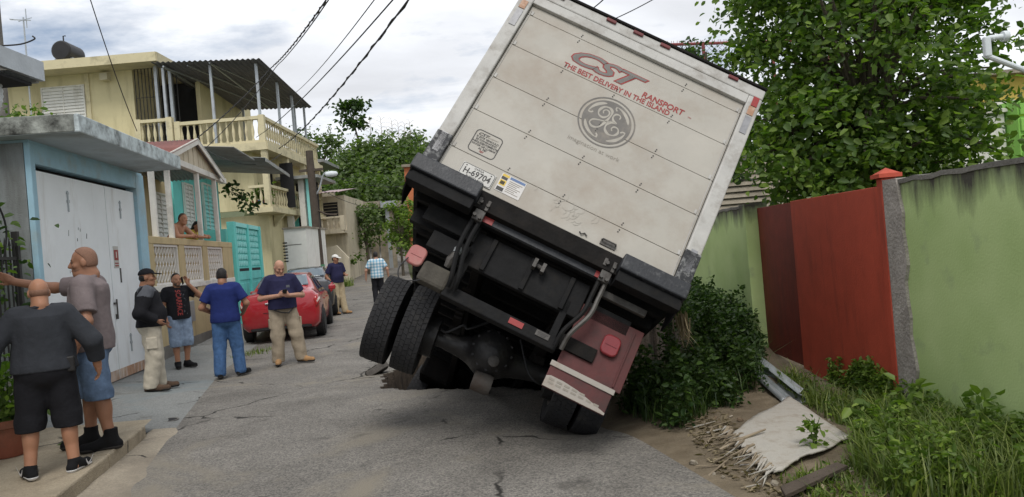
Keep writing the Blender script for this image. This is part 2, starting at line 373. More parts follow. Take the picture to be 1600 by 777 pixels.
def wall_green():
    """painted render, mould running down from the top edge"""
    m, nt, N, L, P = nodes('wall_green')
    g = N.new('ShaderNodeNewGeometry'); sp = N.new('ShaderNodeSeparateXYZ'); L.new(g.outputs['Position'], sp.inputs[0])
    n1 = N.new('ShaderNodeTexNoise'); n1.inputs['Scale'].default_value = 1.6; n1.inputs['Detail'].default_value = 8; L.new(g.outputs['Position'], n1.inputs[0])
    r1 = N.new('ShaderNodeValToRGB'); e = r1.color_ramp.elements; e[0].position = .3; e[0].color = (.365, .49, .19, 1); e[1].position = .7; e[1].color = (.47, .59, .265, 1)
    L.new(n1.outputs[0], r1.inputs[0])
    mp = N.new('ShaderNodeMapping'); mp.inputs['Scale'].default_value = (4.5, 4.5, .8); L.new(g.outputs['Position'], mp.inputs[0])
    n2 = N.new('ShaderNodeTexNoise'); n2.inputs['Scale'].default_value = 1.0; n2.inputs['Detail'].default_value = 8; n2.inputs['Roughness'].default_value = .65; L.new(mp.outputs[0], n2.inputs[0])
    # top edge near z = 2: mould amount = noise + (z - 1.62) * k
    a = N.new('ShaderNodeMath'); a.operation = 'MULTIPLY_ADD'; a.inputs[1].default_value = 1.35; a.inputs[2].default_value = -2.33; L.new(sp.outputs[2], a.inputs[0])
    b = N.new('ShaderNodeMath'); b.operation = 'ADD'; L.new(a.outputs[0], b.inputs[0]); L.new(n2.outputs[0], b.inputs[1])
    r2 = N.new('ShaderNodeValToRGB'); r2.color_ramp.elements[0].position = .50; r2.color_ramp.elements[1].position = .82; L.new(b.outputs[0], r2.inputs[0])
    mx = N.new('ShaderNodeMix'); mx.data_type = 'RGBA'; L.new(r2.outputs[0], mx.inputs[0]); L.new(r1.outputs[0], mx.inputs[6]); mx.inputs[7].default_value = (.055, .052, .04, 1)
    n4 = N.new('ShaderNodeTexNoise'); n4.inputs['Scale'].default_value = 3.5; n4.inputs['Detail'].default_value = 9; L.new(g.outputs['Position'], n4.inputs[0])
    r4 = N.new('ShaderNodeValToRGB'); r4.color_ramp.elements[0].position = .6; r4.color_ramp.elements[1].position = .78; L.new(n4.outputs[0], r4.inputs[0])
    m2 = N.new('ShaderNodeMix'); m2.data_type = 'RGBA'; m2.inputs[7].default_value = (.30, .38, .20, 1); L.new(r4.outputs[0], m2.inputs[0]); L.new(mx.outputs[2], m2.inputs[6])
    L.new(m2.outputs[2], P.inputs['Base Color']); P.inputs['Roughness'].default_value = .8
    n3 = N.new('ShaderNodeTexNoise'); n3.inputs['Scale'].default_value = 60; n3.inputs['Detail'].default_value = 4; L.new(g.outputs['Position'], n3.inputs[0])
    bp = N.new('ShaderNodeBump'); bp.inputs['Strength'].default_value = .25; bp.inputs['Distance'].default_value = .01; L.new(n3.outputs[0], bp.inputs['Height']); L.new(bp.outputs[0], P.inputs['Normal'])
wall_green()

def ground_mat(name, c0, c1, speck, crack_scale, patch, patch_amt, stain, gloss=0.9):
    m, nt, N, L, P = nodes(name); g = N.new('ShaderNodeNewGeometry'); pos = g.outputs['Position']
    def noise(sc, det=8, ro=.6, dist=0): 
        n = N.new('ShaderNodeTexNoise'); n.inputs['Scale'].default_value = sc; n.inputs['Detail'].default_value = det; n.inputs['Roughness'].default_value = ro; n.inputs['Distortion'].default_value = dist
        L.new(pos, n.inputs[0]); return n.outputs['Fac']
    def ramp(src, a, b, ca=(0, 0, 0, 1), cb=(1, 1, 1, 1)):
        r = N.new('ShaderNodeValToRGB'); r.color_ramp.elements[0].position = a; r.color_ramp.elements[1].position = b; r.color_ramp.elements[0].color = ca; r.color_ramp.elements[1].color = cb
        L.new(src, r.inputs[0]); return r.outputs[0]
    def mix(f, a, b, mode='MIX'):
        x = N.new('ShaderNodeMix'); x.data_type = 'RGBA'; x.blend_type = mode
        if isinstance(f, float): x.inputs[0].default_value = f
        else: L.new(f, x.inputs[0])
        for i, v in ((6, a), (7, b)):
            if isinstance(v, tuple): x.inputs[i].default_value = rgb(v)
            else: L.new(v, x.inputs[i])
        return x.outputs[2]
    base = ramp(noise(.9, 9, .65, .4), .32, .68, rgb(c0), rgb(c1))
    # stones in the surface
    vo = N.new('ShaderNodeTexVoronoi'); vo.inputs['Scale'].default_value = 75; L.new(pos, vo.inputs[0])
    sepc = N.new('ShaderNodeSeparateColor'); L.new(vo.outputs['Color'], sepc.inputs[0])
    stones = ramp(sepc.outputs[0], .0, 1.0, (.62, .62, .62, 1), (1.5, 1.46, 1.4, 1))
    col = mix(speck, base, mix(1.0, base, stones, 'MULTIPLY'))
    pt = ramp(noise(.55, 9, .62, .8), .56 - .12 * patch_amt, .70 - .12 * patch_amt)
    col = mix(pt, col, patch)
    st = ramp(noise(.8, 10, .7, 1.2), .57, .74); col = mix(st, col, stain)
    # cracks
    wv = N.new('ShaderNodeTexNoise'); wv.inputs['Scale'].default_value = 2.3; wv.inputs['Detail'].default_value = 6; L.new(pos, wv.inputs[0])
    vm = N.new('ShaderNodeVectorMath'); vm.operation = 'MULTIPLY_ADD'; vm.inputs[1].default_value = (.55, .55, .55); L.new(wv.outputs['Color'], vm.inputs[0]); L.new(pos, vm.inputs[2])
    vc = N.new('ShaderNodeTexVoronoi'); vc.feature = 'DISTANCE_TO_EDGE'; vc.inputs['Scale'].default_value = crack_scale; L.new(vm.outputs[0], vc.inputs[0])
    cr = ramp(vc.outputs['Distance'], .004, .011, (1, 1, 1, 1), (0, 0, 0, 1)); msk = ramp(noise(.7, 3), .49, .55)
    crk = mix(1.0, cr, msk, 'MULTIPLY'); col = mix(crk, col, (.03, .028, .025))
    L.new(col, P.inputs['Base Color']); P.inputs['Roughness'].default_value = gloss; P.inputs['Specular IOR Level'].default_value = .3
    h = N.new('ShaderNodeMath'); h.operation = 'SUBTRACT'; L.new(vo.outputs['Distance'], h.inputs[0]); 
    cb = N.new('ShaderNodeMath'); cb.operation = 'MULTIPLY'; cb.inputs[1].default_value = 1.5; L.new(crk, cb.inputs[0]); 
    ng = N.new('ShaderNodeMath'); ng.operation = 'MULTIPLY'; ng.inputs[1].default_value = -1; L.new(cb.outputs[0], ng.inputs[0])
    inv = N.new('ShaderNodeMath'); inv.operation = 'SUBTRACT'; L.new(ng.outputs[0], inv.inputs[0]); L.new(vo.outputs['Distance'], inv.inputs[1])
    bp = N.new('ShaderNodeBump'); bp.inputs['Strength'].default_value = .55; bp.inputs['Distance'].default_value = .012; L.new(inv.outputs[0], bp.inputs['Height']); L.new(bp.outputs[0], P.inputs['Normal'])
ground_mat('asphalt', (.132, .125, .115), (.212, .202, .187), 1.0, .42, (.235, .21, .168), .12, (.066, .061, .055))
ground_mat('pavement', (.34, .285, .205), (.42, .36, .27), .3, .5, (.25, .21, .15), .6, (.14, .12, .09))
ground_mat('gutter', (.29, .255, .20), (.38, .33, .26), .4, .8, (.22, .19, .15), .5, (.12, .105, .085))
ground_mat('apron', (.20, .205, .20), (.25, .26, .255), .5, .5, (.19, .225, .235), .30, (.10, .09, .075))

# ---------------------------------------------------------------- ground: road, kerb, apron, verge and the sinkhole
def lerp_tab(t, y):
    if y <= t[0][0]: return t[0][1]
    for (a, p), (b, q) in zip(t, t[1:]):
        if y <= b: return p + (q - p) * (y - a) / (b - a)
    return t[-1][1]
RL = [(-12, 1.6), (0, -1.6), (5.97, -3.24), (9.05, -4.14), (12.9, -5.2), (16.1, -5.75), (25, -7.0), (40, -9.3), (60, -12.2), (90, -16.5)]
RR = [(-12, 5.2), (0, 2.4), (4.73, 1.29), (6.83, .82), (10, .1), (16, -1.2), (25, -3.0), (40, -5.6), (60, -8.6), (90, -13)]
def road_l(y): return lerp_tab(RL, y)
def road_r(y): return lerp_tab(RR, y)
HOLE = [(-2.0, 10.9), (-1.8, 10.0), (-1.4, 9.6), (-.9, 9.45), (-.4, 9.4), (.0, 9.05), (.45, 8.7), (1.1, 8.5), (2.0, 8.9), (2.5, 10), (2.45, 13.5), (1.4, 15.2), (-.6, 14.6), (-1.8, 12.8)]
def hole_d(x, y):
    """signed distance to the hole outline, negative inside, with a ragged edge"""
    best = 1e9; ins = False; n = len(HOLE)
    for i in range(n):
        ax, ay = HOLE[i]; bx, by = HOLE[(i + 1) % n]; dx, dy = bx - ax, by - ay
        t = max(0, min(1, ((x - ax) * dx + (y - ay) * dy) / (dx * dx + dy * dy)))
        best = min(best, math.hypot(x - ax - t * dx, y - ay - t * dy))
        if (ay > y) != (by > y) and x < (bx - ax) * (y - ay) / (by - ay) + ax: ins = not ins
    w = .05 * math.sin(7 * x + 3 * y) + .035 * math.sin(17 * x - 9 * y) + .02 * math.sin(41 * x + 29 * y)
    return (-best if ins else best) + w
def base_z(x, y):
    z = .02 * max(0, y - 14)
    if y > 28: z += .00146 * (y - 28) ** 2 if y < 60 else .00146 * 32 ** 2 + (y - 60) * .0935
    return z
def gz(x, y):
    z = base_z(x, y)
    z -= .13 * math.exp(-(((x - .50) / .55) ** 2 + ((y - 7.25) / .6) ** 2))
    if 7 < y < 18 and -4 < x < 5:
        d = hole_d(x, y)
        if d < .9: z -= .015 * max(0, (.9 - d) / .9) ** 2 if d > 0 else .015
        if d < 0: z -= 2.3 * min(1, -d / .07) ** .7
    return z
def verge_z(x, y):
    """dirt bank between the road edge and the wall on the right"""
    e = road_r(y); t = max(0, min(1, (x - e) / max(.3, 3.1 - e)))
    z = gz(x, y) if t < .02 else min(gz(x, y), base_z(x, y))
    if gz(x, y) < -.5: return gz(x, y)
    bank = .06 * t + .05 * math.sin(2.3 * x + 1.7 * y) * t + .02 * math.sin(9 * x + 6 * y) * t
    if y > 8.2: bank += .36 * min(1, (y - 8.2) / 1.6) * min(1, t * 2.2) * (1 - min(1, max(0, t - .62) / .3) * max(0, min(1, (10.2 - y) / 1.2)))
    d = hole_d(x, y) if y > 7 else 9
    return z + bank + .006 * (t > 0)
def sheet(name, m, xs_of, ys, z_of, nx, label, skip=None, m2=None, m2_z=-.15):
    V = []; 
    for y in ys:
        a, b = xs_of(y)
        for j in range(nx + 1):
            x = a + (b - a) * j / nx; V.append((x, y, z_of(x, y)))
    F = []; k = nx + 1
    for i in range(len(ys) - 1):
        for j in range(nx):
            f = (i * k + j, i * k + j + 1, (i + 1) * k + j + 1, (i + 1) * k + j)
            if skip and skip(sum(V[q][0] for q in f) / 4, sum(V[q][1] for q in f) / 4): continue
            F.append(f)
    me = arrmesh(name, V, F, m, smooth=True)
    if m2:
        me.materials.append(MATS[m2])
        for p in me.polygons:
            if min(me.vertices[i].co.z for i in p.vertices) < m2_z and 7 < me.vertices[p.vertices[0]].co.y < 18: p.material_index = 1
    return struct(link(name, me), label)
def fr(a, b, st): return list(np.arange(a, b, st))
road_ys = fr(-12, 4, 1) + fr(4, 8, .12) + fr(8, 16, .06) + fr(16, 30, .4) + fr(30, 91, 1.5)
sheet('road', 'asphalt', lambda y: (road_l(y), road_r(y)), road_ys, gz, 80, 'cracked grey asphalt lane with a sinkhole under the truck', m2='soil_shaded', m2_z=-.16)
verge_ys = fr(-4, 4, .5) + fr(4, 8, .12) + fr(8, 16, .08) + fr(16, 34, .8)
sheet('verge', 'dirt', lambda y: (road_r(y), 3.6 if y < 17 else 3.6 - .2 * (y - 17)), verge_ys, verge_z, 56, 'bare dirt verge between asphalt and green wall', m2='soil_shaded', m2_z=-.5)
KERB = lambda y: -3.6 - .214 * (y - 5.6)
sheet('gutter', 'gutter', lambda y: (KERB(y) - .02 if y < 8.4 else road_l(y) - .5, road_l(y) + .16), fr(-8, 8.4, .1) + [8.39], lambda x, y: base_z(x, y) - .010 + .018 * max(0, min(1, (road_l(y) + .10 - x) / .14)) + .004 * math.sin(5 * y + 2 * math.sin(3 * y)), 10, 'worn concrete gutter strip along the kerb')
def apron_z(x, y):
    e = road_l(y); t = max(0, min(1, (e - x) / 1.6)); return base_z(x, y) - .012 + .022 * max(0, min(1, (e - x + .1) / .25)) + .115 * t * t * (3 - 2 * t) + .004 * math.sin(7 * y) * math.sin(3 * y + 5 * x) - (.03 if y < 8.34 else 0)
sheet('apron', 'apron', lambda y: (-13.0, road_l(y) + .14), fr(8.3, 33, .15), apron_z, 60, 'blue stained concrete apron in front of the garage')
# raised pavement with its kerb
mb = MB(); ks = [5.6 - 12 + .5 * i for i in range(30)] ; ks = [k for k in ks if k < 8.35] + [8.36]
topo = [(KERB(y) + .012 * math.sin(5 * y), y, .12 + .006 * math.sin(4 * y)) for y in ks]
inn = [(-9.0, y, .13) for y in ks]; low = [(KERB(y) + .03, y, -.1) for y in ks]
mb.grid([inn, topo]); 
pav = mb.build('pavement', 'pavement'); struct(pav, 'tan concrete pavement slab in front of the iron fence')
for i, (a, b) in enumerate(zip(fr(-6.4, 8.0, 1.2), fr(-5.2, 9.2, 1.2))):
    b = min(b, 8.36); a_ = a + .006; b_ = b - .006
    if b_ - a_ < .1: continue
    pr = lambda y, o: (KERB(y) + o, y)
    mk = MB(); q = [pr(a_, -.16), pr(a_, .02), pr(b_, .02), pr(b_, -.16)]; mk.prism(q, -.08, .126 + .004 * (i % 3))
    mk.build('kerb_stone', 'pavement', pav, bevel=.018)
mk = MB(); q = [(KERB(8.36) - .15, 8.2), (KERB(8.36) - .15, 8.365), (-9, 8.365), (-9, 8.2)]; mk.prism(q, -.08, .127); mk.build('kerb_stone', 'pavement', pav, bevel=.015)
# wide ground to the horizon (open where the sinkhole is)
gx = fr(-400, -30, 30) + fr(-30, -4, 2) + fr(-4, 5, .5) + fr(5, 30, 2.5) + fr(30, 401, 30); gy = fr(-60, 0, 10) + fr(0, 7.5, 1) + fr(7.5, 17, .5) + fr(17, 92, 3) + fr(92, 700, 40)
V = [(x, y, base_z(x, y) - .09 - (.25 if -1 < x < 3 and 5 < y < 18 else 0)) for y in gy for x in gx]; k = len(gx); F = []
for i in range(len(gy) - 1):
    for j in range(k - 1):
        cx, cy = (gx[j] + gx[j + 1]) / 2, (gy[i] + gy[i + 1]) / 2
        if -3.5 < cx < 4 and 7.5 < cy < 17: continue
        F.append((i * k + j, i * k + j + 1, (i + 1) * k + j + 1, (i + 1) * k + j))
struct(link('ground', arrmesh('ground', V, F, 'field')))
# a lifted slab of asphalt on the far rim of the hole and the drain mouth at the end of the kerb
def chunk(name, poly, h, m, loc, rot, label, cat, group=None, m_top=None, top_name='asphalt_top'):
    r = thing(name, label, cat, loc, 0, group)
    o = MB().prism(poly, 0, h).build('slab_body', m, r, bevel=.012); o.rotation_euler = rot
    if m_top:
        p2 = [(a * .96, b * .96) for a, b in poly]
        t = MB().prism(p2, h + .0005, h + .012).build(top_name, m_top, r, bevel=.004); t.rotation_euler = rot
    return r
chunk('asphalt_chunk', [(-.17, -.11), (.06, -.14), (.18, -.06), (.15, .11), (-.08, .14), (-.19, .04)], .10, 'asphalt_edge', atz(592, 583, .0), (rad(-20), rad(-24), rad(20)), 'tilted slab of broken asphalt at the hole rim behind the lifted wheels', 'asphalt slab', m_top='asphalt')
p = atz(262, 657, .01)
dr = thing('storm_drain', 'dark broken drain opening at the end of the kerb', 'drain', p)
MB().lathe([(.12, 0), (.125, .006), (.11, .008), (.10, .0)], n=14).build('rim', 'concrete_dark', dr, smooth=True)
MB().cyl((0, 0, .001), (0, 0, .006), .108, n=14).build('opening', 'dark_interior', dr)
# ---------------------------------------------------------------- the box truck (nose down in the hole, leaning right)
mat('truck_white', (.60, .57, .51), .5, .07, 2.5, .05, 30, dirt=(.36, .30, .235), damt=.42, dscale=1.1)
mat('truck_door', (.385, .362, .318), .55, .09, 2.2, .05, 30, dirt=(.285, .235, .185), damt=.5, dscale=1.3)
mat('truck_frame', (.43, .42, .395), .55, .1, 6, .08, 30, dirt=(.20, .175, .145), damt=.46, dscale=5)
mat('marker_red', (.13, .025, .025), .4, .2, 9, 0)
mat('truck_black', (.012, .012, .0125), .65, .4, 7, .15, 40, dirt=(.024, .021, .018), damt=.36, dscale=5, spec=.12)
mat('bumper_black', (.024, .026, .031), .5, .3, 8, .15, 40, dirt=(.15, .15, .15), damt=.22, dscale=16)
mat('chassis', (.013, .012, .0115), .8, .4, 5, .3, 30, dirt=(.024, .02, .017), damt=.4, dscale=4, spec=.1)
mat('worn_steel', (.085, .08, .074), .55, .35, 9, .2, 40, metal=.2, dirt=(.035, .027, .022), damt=.5, dscale=7)
mat('bracket_dirt', (.065, .058, .046), .8, .3, 9, .3, 40, dirt=(.03, .025, .02), damt=.5, dscale=6)
mat('axle_grease', (.018, .0175, .018), .45, .3, 6, .3, 25, dirt=(.034, .03, .026), damt=.4, dscale=5)
mat('tyre', (.024, .024, .026), .85, .25, 8, .25, 60, dirt=(.06, .056, .05), damt=.34, dscale=6)
mat('rim_steel', (.11, .10, .09), .6, .2, 5, .2, 40, metal=.2, dirt=(.08, .05, .035), damt=.5, dscale=5)
mat('truck_red', (.085, .020, .019), .6, .25, 5, .1, 30, dirt=(.035, .02, .018), damt=.5, dscale=4)
mat('flap_white', (.34, .31, .275), .6, .12, 8, .1, 40, dirt=(.22, .16, .12), damt=.4, dscale=8)
mat('lamp_red', (.20, .022, .027), .3, .2, 8, .05, 40, coat=.3, dirt=(.20, .03, .03), damt=.3, dscale=8)
mat('lamp_dusty', (.38, .13, .12), .55, .15, 8, .1, 40, dirt=(.26, .17, .14), damt=.5, dscale=8)
mat('reflector_red', (.30, .032, .03), .4, .3, 20, 0, dirt=(.12, .03, .03), damt=.4, dscale=20)
mat('reflector_silver', (.26, .26, .27), .4, .25, 20, 0, metal=.2)
mat('reflector_orange', (.36, .20, .12), .5, .25, 20, 0, dirt=(.5, .42, .35), damt=.4, dscale=20)
mat('scuffed_paint', (.02, .021, .024), .6, .3, 20, .2, 60, dirt=(.42, .42, .41), damt=.42, dscale=22)
mat('print_grey', (.155, .148, .137), .6, .18, 12, 0)
mat('print_ge', (.150, .140, .128), .65, .22, 9, 0, dirt=(.25, .22, .18), damt=.4, dscale=8)
mat('print_pale', (.36, .335, .29), .65, .15, 12, 0)
mat('print_red', (.27, .035, .032), .6, .2, 14, 0)
mat('print_dark', (.05, .048, .046), .6, .2, 14, 0)
mat('print_faint', (.25, .225, .19), .65, .2, 12, 0)
mat('plate_paint', (.50, .49, .46), .5, .1, 14, .05, 60)
mat('sticker_blue', (.10, .16, .30), .5, .1, 14, 0); mat('sticker_yellow', (.60, .42, .06), .5, .1, 14, 0)
mat('sticker_white', (.56, .54, .52), .5, .1, 14, 0)
TM = Matrix(((.85658, -.15904, .49089, .3644), (-.05543, .91745, .39397, 6.1815), (-.51302, -.36468, .77706, 1.895), (0, 0, 0, 1)))
T = thing('box_truck', 'dirty white box truck with black underside, tilted nose down in a sinkhole', 'truck')
T.matrix_world = TM
def tb(name, m, x0, x1, y0, y1, z0, z1, parent=T, bevel=.006):
    return MB().bb(x0, x1, y0, y1, z0, z1).build(name, m, parent, bevel=bevel)
BL = 5.6
# cargo box
mb = MB(); mb.bb(-1.22, -1.19, .16, BL, -.02, 2.13); mb.bb(1.19, 1.22, .16, BL, -.02, 2.13); mb.bb(-1.19, 1.19, BL - .03, BL, -.02, 2.13)
box = mb.build('cargo_box', 'truck_white', T)
tb('box_roof', 'truck_white', -1.22, 1.22, .16, BL, 2.132, 2.16, box); tb('box_floor', 'truck_black', -1.188, 1.188, .05, BL - .04, -.12, -.03, box)
for s in (-1, 1): tb('bottom_rail', 'truck_black', s * 1.205 - .022, s * 1.205 + .022, .16, BL, -.16, -.025, box)
mb = MB()
for i in range(19):
    for s in (-1, 1): mb.bb(s * 1.222 - .003, s * 1.222 + .003, .4 + i * .28, .425 + i * .28, .02, 2.1)
mb.build('side_rib', 'truck_white', box)['kind'] = 'stuff'
# rear frame
for s in (-1, 1):
    x0, x1 = sorted((s * 1.098, s * 1.232))
    po = tb('corner_post', 'truck_frame', x0, x1, -.03, .16, -.03, 2.06, bevel=.012)
    tb('scuff_guard', 'scuffed_paint', x0 - .004, x1 + .004, -.036, .10, -.028, .30, po)
    tb('reflector', 'reflector_silver', s * 1.165 - .028, s * 1.165 + .028, -.036, -.031, .10, .32 if s > 0 else .30, po, 0)
    tb('reflector', 'reflector_silver', s * 1.165 - .03, s * 1.165 + .03, -.037, -.031, 1.62, 1.82, po, 0)
    tb('reflector', 'reflector_orange', s * 1.165 - .03, s * 1.165 + .03, -.037, -.031, 1.84, 1.94, po, 0)
    if s > 0: tb('reflector', 'reflector_red', s * 1.165 - .022, s * 1.165 + .036, -.037, -.031, 1.95, 2.06, po, 0)
hd = tb('header', 'truck_frame', -1.232, 1.232, -.03, .16, 2.062, 2.175, bevel=.012)
tb('header_lip', 'truck_frame', -1.097, 1.097, -.026, .15, 1.96, 2.06, hd)
tb('roof_cap', 'chassis', -1.236, 1.236, -.045, .20, 2.177, 2.205, hd)
for x, w in ((-.36, .05), (-.08, .05), (.2, .05), (.9, .05), (-.9, .05)):
    tb('marker_lamp', 'marker_red', x - w, x + w, -.05, -.031, 2.13, 2.165, hd)
# roll-up door: separate sections with a recessed joint, hinges and rollers
door = MB().bb(-1.095, 1.095, .052, .075, -.02, 1.96).build('roll_up_door', 'chassis', T)
zs = [-.022, .232, .66, 1.045, 1.455, 1.845, 1.958]
for a, b in zip(zs, zs[1:]):
    tb('door_panel', 'truck_door', -1.092, 1.092, .012, .05, a + .0022, b - .0022, door, .003)
for z in zs[1:-1]:
    for x in (-.55, -.03, .52) if z < 1.8 else (-.55, .52):
        mb = MB()
        for dz in (-.05, -.028, .026, .046):
            for dx in (0,): mb.cyl((x + .006 * (dz * 40 % 2), .012, z + dz), (x + .006 * (dz * 40 % 2), .007, z + dz), .0062, n=6)
        mb.build('hinge_bolts', 'print_dark', door)['kind'] = 'stuff'
for s in (-1, 1): tb('side_seal', 'truck_frame', s * 1.075 - .003, s * 1.075 + .003, .006, .0115, .0, 1.9, door, 0)
for z in zs[1:-1]:
    for s in (-1, 1): tb('roller_bracket', 'truck_frame', s * 1.055 - .010, s * 1.055 + .010, .006, .0115, z + .006, z + .05, door, 0)
la = tb('latch_plate', 'worn_steel', .42, .56, .0, .0115, .005, .06, door, .004)
MB().tube([(.43, -.002, .05), (.43, -.03, .045), (.55, -.03, .045), (.55, -.002, .05)], .007).build('latch_handle', 'worn_steel', la)
MB().tube([(.23, .006, .025), (.25, -.004, .006), (.275, .002, .03), (.30, -.002, .012)], .006).build('chain_hook', 'worn_steel', door)
# lettering and emblems painted on the door
YP = .0095
def paint(name, me, x, z, par=door, y=YP, label=None):
    o = inst(me, name, par, (x, y, z)); 
    if label: o['label'] = label
    return o
CT = dict(shear=.42, sx=1.74)
paint('company_logo', text_mesh('CST', .225, offset=.012, m='print_red', spacing=.92, **CT), -.585, 1.578, label='large slanted grey CST logo with thin red outline')
paint('company_logo', text_mesh('CST', .225, offset=.004, m='print_grey', spacing=.92, **CT), -.585, 1.578, y=YP - .0015)
paint('company_name', text_mesh('RANSPORT', .088, m='print_red', offset=.0022, sx=.93, shear=.12), .20, 1.545)
paint('company_name', text_mesh('inc', .03, m='print_red'), .665, 1.55)
paint('slogan', text_mesh('THE BEST DELIVERY IN THE ISLAND', .078, m='print_red', offset=.0018, sx=.86), -.565, 1.478)
# round monogram emblem
cx, cz, R0 = .024, 1.127, .262
def arc(r, a0, a1, n=40, c=(cx, cz)): return [(c[0] + r * math.cos(rad(a0 + (a1 - a0) * i / n)), c[1] + r * math.sin(rad(a0 + (a1 - a0) * i / n))) for i in range(n + 1)]
em = MB().ribbon(arc(R0 - .004, 0, 360, 64), .014, YP).build('round_emblem', 'print_ge', door, recalc=False); em['label'] = 'round grey monogram emblem on the door'
disc = [(cx + .228 * math.cos(2 * math.pi * i / 64), YP - .0008, cz + .228 * math.sin(2 * math.pi * i / 64)) for i in range(64)]
MB().add(disc, [tuple(range(64))]).build('emblem_disc', 'print_ge', em, recalc=False)
mb = MB()
def crv(pts, n=8):
    """smooth curve through points"""
    out = []
    for i in range(len(pts) - 1):
        p0, p1, p2, p3 = pts[max(i - 1, 0)], pts[i], pts[i + 1], pts[min(i + 2, len(pts) - 1)]
        for k in range(n):
            t = k / n; out.append(tuple(.5 * (2 * p1[j] + (p2[j] - p0[j]) * t + (2 * p0[j] - 5 * p1[j] + 4 * p2[j] - p3[j]) * t * t + (3 * p1[j] - p0[j] - 3 * p2[j] + p3[j]) * t ** 3) for j in range(len(p1))))
    return out + [pts[-1]]
Gs = [(-.26, .30), (-.30, .42), (-.20, .52), (-.06, .46), (-.06, .28), (-.22, .12), (-.42, .18), (-.46, .38), (-.34, .60), (-.12, .66), (.04, .52), (.02, .22), (-.08, -.12), (-.22, -.38), (-.44, -.46), (-.60, -.34), (-.54, -.16), (-.30, -.06), (.0, .02), (.16, .12)]
Es = [(.40, .36), (.42, .46), (.34, .54), (.20, .50), (.14, .34), (.22, .18), (.36, .12), (.16, .06), (.04, -.12), (.06, -.34), (.24, -.48), (.46, -.44), (.58, -.26), (.52, -.08), (.36, -.06), (.28, -.18), (.34, -.28)]
for Pp in (Gs, Es):
    c = crv([(cx + .228 * a, cz + .228 * b) for a, b in Pp]); n = len(c)
    mb.ribbon(c, [.010 + .016 * math.sin(math.pi * i / n) * (.6 + .4 * math.sin(i * .35)) for i in range(n)], YP - .0016)
for a in (20, 110, 200, 290):
    c = arc(.196, a, a + 62, 16); mb.ribbon(c, [.004 + .026 * math.sin(math.pi * (i / 16) ** .7) for i in range(17)], YP - .0016)
    t = math.radians(a + 62); 
    mb.ribbon(crv([(cx + .196 * math.cos(t), cz + .196 * math.sin(t)), (cx + .170 * math.cos(t - .02), cz + .170 * math.sin(t - .02)), (cx + .158 * math.cos(t - .14), cz + .158 * math.sin(t - .14))], 5), .014, YP - .0016)
mb.build('emblem_monogram', 'print_pale', em, recalc=False)
paint('emblem_motto', text_mesh('imagination at work', .062, m='print_faint', align='CENTER'), cx, .800)
# complaint notice
def rrect(x0, x1, z0, z1, r, n=5):
    o = []
    for ccx, ccz, a in ((x1 - r, z1 - r, 0), (x0 + r, z1 - r, 90), (x0 + r, z0 + r, 180), (x1 - r, z0 + r, 270)):
        o += [(ccx + r * math.cos(rad(a + 90 * i / n)), ccz + r * math.sin(rad(a + 90 * i / n))) for i in range(n + 1)]
    return o
rr = rrect(-.945, -.70, .272, .498, .035); no = MB().ribbon(rr + rr[:2], .008, YP).build('notice', 'print_dark', door, recalc=False); no['label'] = 'notice with rounded black border and phone number'
paint('notice_text', text_mesh('CST', .040, m='print_dark', shear=.4, sx=1.3, offset=.001), -.925, .448, no)
paint('notice_text', text_mesh('TRANSPORT', .020, m='print_faint'), -.845, .450, no)
for i, (s_, m_) in enumerate((('SI ESTE VEHICULO', 'print_dark'), ('ES CONDUCIDO', 'print_dark'), ('NEGLIGENTEMENTE', 'print_dark'), ('FAVOR DE LLAMAR', 'print_dark'), ('AL 787', 'print_dark'), ('787', 'print_red'))):
    paint('notice_text', text_mesh(s_, .026, m=m_, align='CENTER', offset=.0006), -.822, .420 - i * .026, no)
# number plate
pl = tb('number_plate', 'plate_paint', -.908, -.60, .0, .0115, .008, .150, door, .004)
rr = rrect(-.900, -.608, .014, .144, .02); MB().ribbon(rr + rr[:2], .005, -.0008).build('plate_border', 'print_dark', pl, recalc=False)
paint('plate_number', text_mesh('H-69704', .082, m='print_dark', align='CENTER', offset=.0018, sx=.86), -.754, .050, pl, -.001)
paint('plate_text', text_mesh('CARGA', .026, m='print_dark', align='CENTER', offset=.0006), -.754, .116, pl, -.001)
paint('plate_text', text_mesh('PUERTO RICO', .026, m='print_dark', align='CENTER', offset=.0006), -.754, .022, pl, -.001)
for x in (-.87, -.64): MB().cyl((x, -.001, .125), (x, -.003, .125), .006, n=6).build('plate_bolt', 'print_dark', pl)
# safety stickers
st = MB().bb(-.570, -.345, .008, .0112, .035, .212).build('safety_sticker', 'sticker_white', door); st['label'] = 'safety sticker with yellow and blue pictures'
for (x0, x1, z0, z1, m_) in ((-.562, -.50, .185, .208, 'sticker_yellow'), (-.562, -.508, .155, .182, 'print_dark'), (-.562, -.505, .095, .150, 'sticker_yellow'), (-.555, -.515, .105, .14, 'print_dark'), (-.562, -.50, .042, .078, 'print_dark'), (-.49, -.352, .182, .206, 'sticker_blue')):
    MB().bb(x0, x1, .0068, .0078, z0, z1).build('sticker_picture', m_, st)
for i in range(7): MB().bb(-.485, -.365 - .02 * (i % 3), .0068, .0078, .160 - i * .017, .166 - i * .017).build('sticker_line', 'print_faint', st)
# scratches on the lowest panel
mb = MB()
for i in range(26):
    x = random.gauss(.05, .16); z = random.uniform(.06, .22); a = random.uniform(-.5, 1.2); l = random.uniform(.03, .14)
    mb.ribbon(crv([(x, z), (x + l * .5 * math.cos(a), z + l * .5 * math.sin(a)), (x + l * math.cos(a + .5), z + l * math.sin(a + .5))], 4), random.uniform(.0025, .006), YP)
mb.build('scratch_marks', 'print_pale', door, recalc=False)['kind'] = 'stuff'
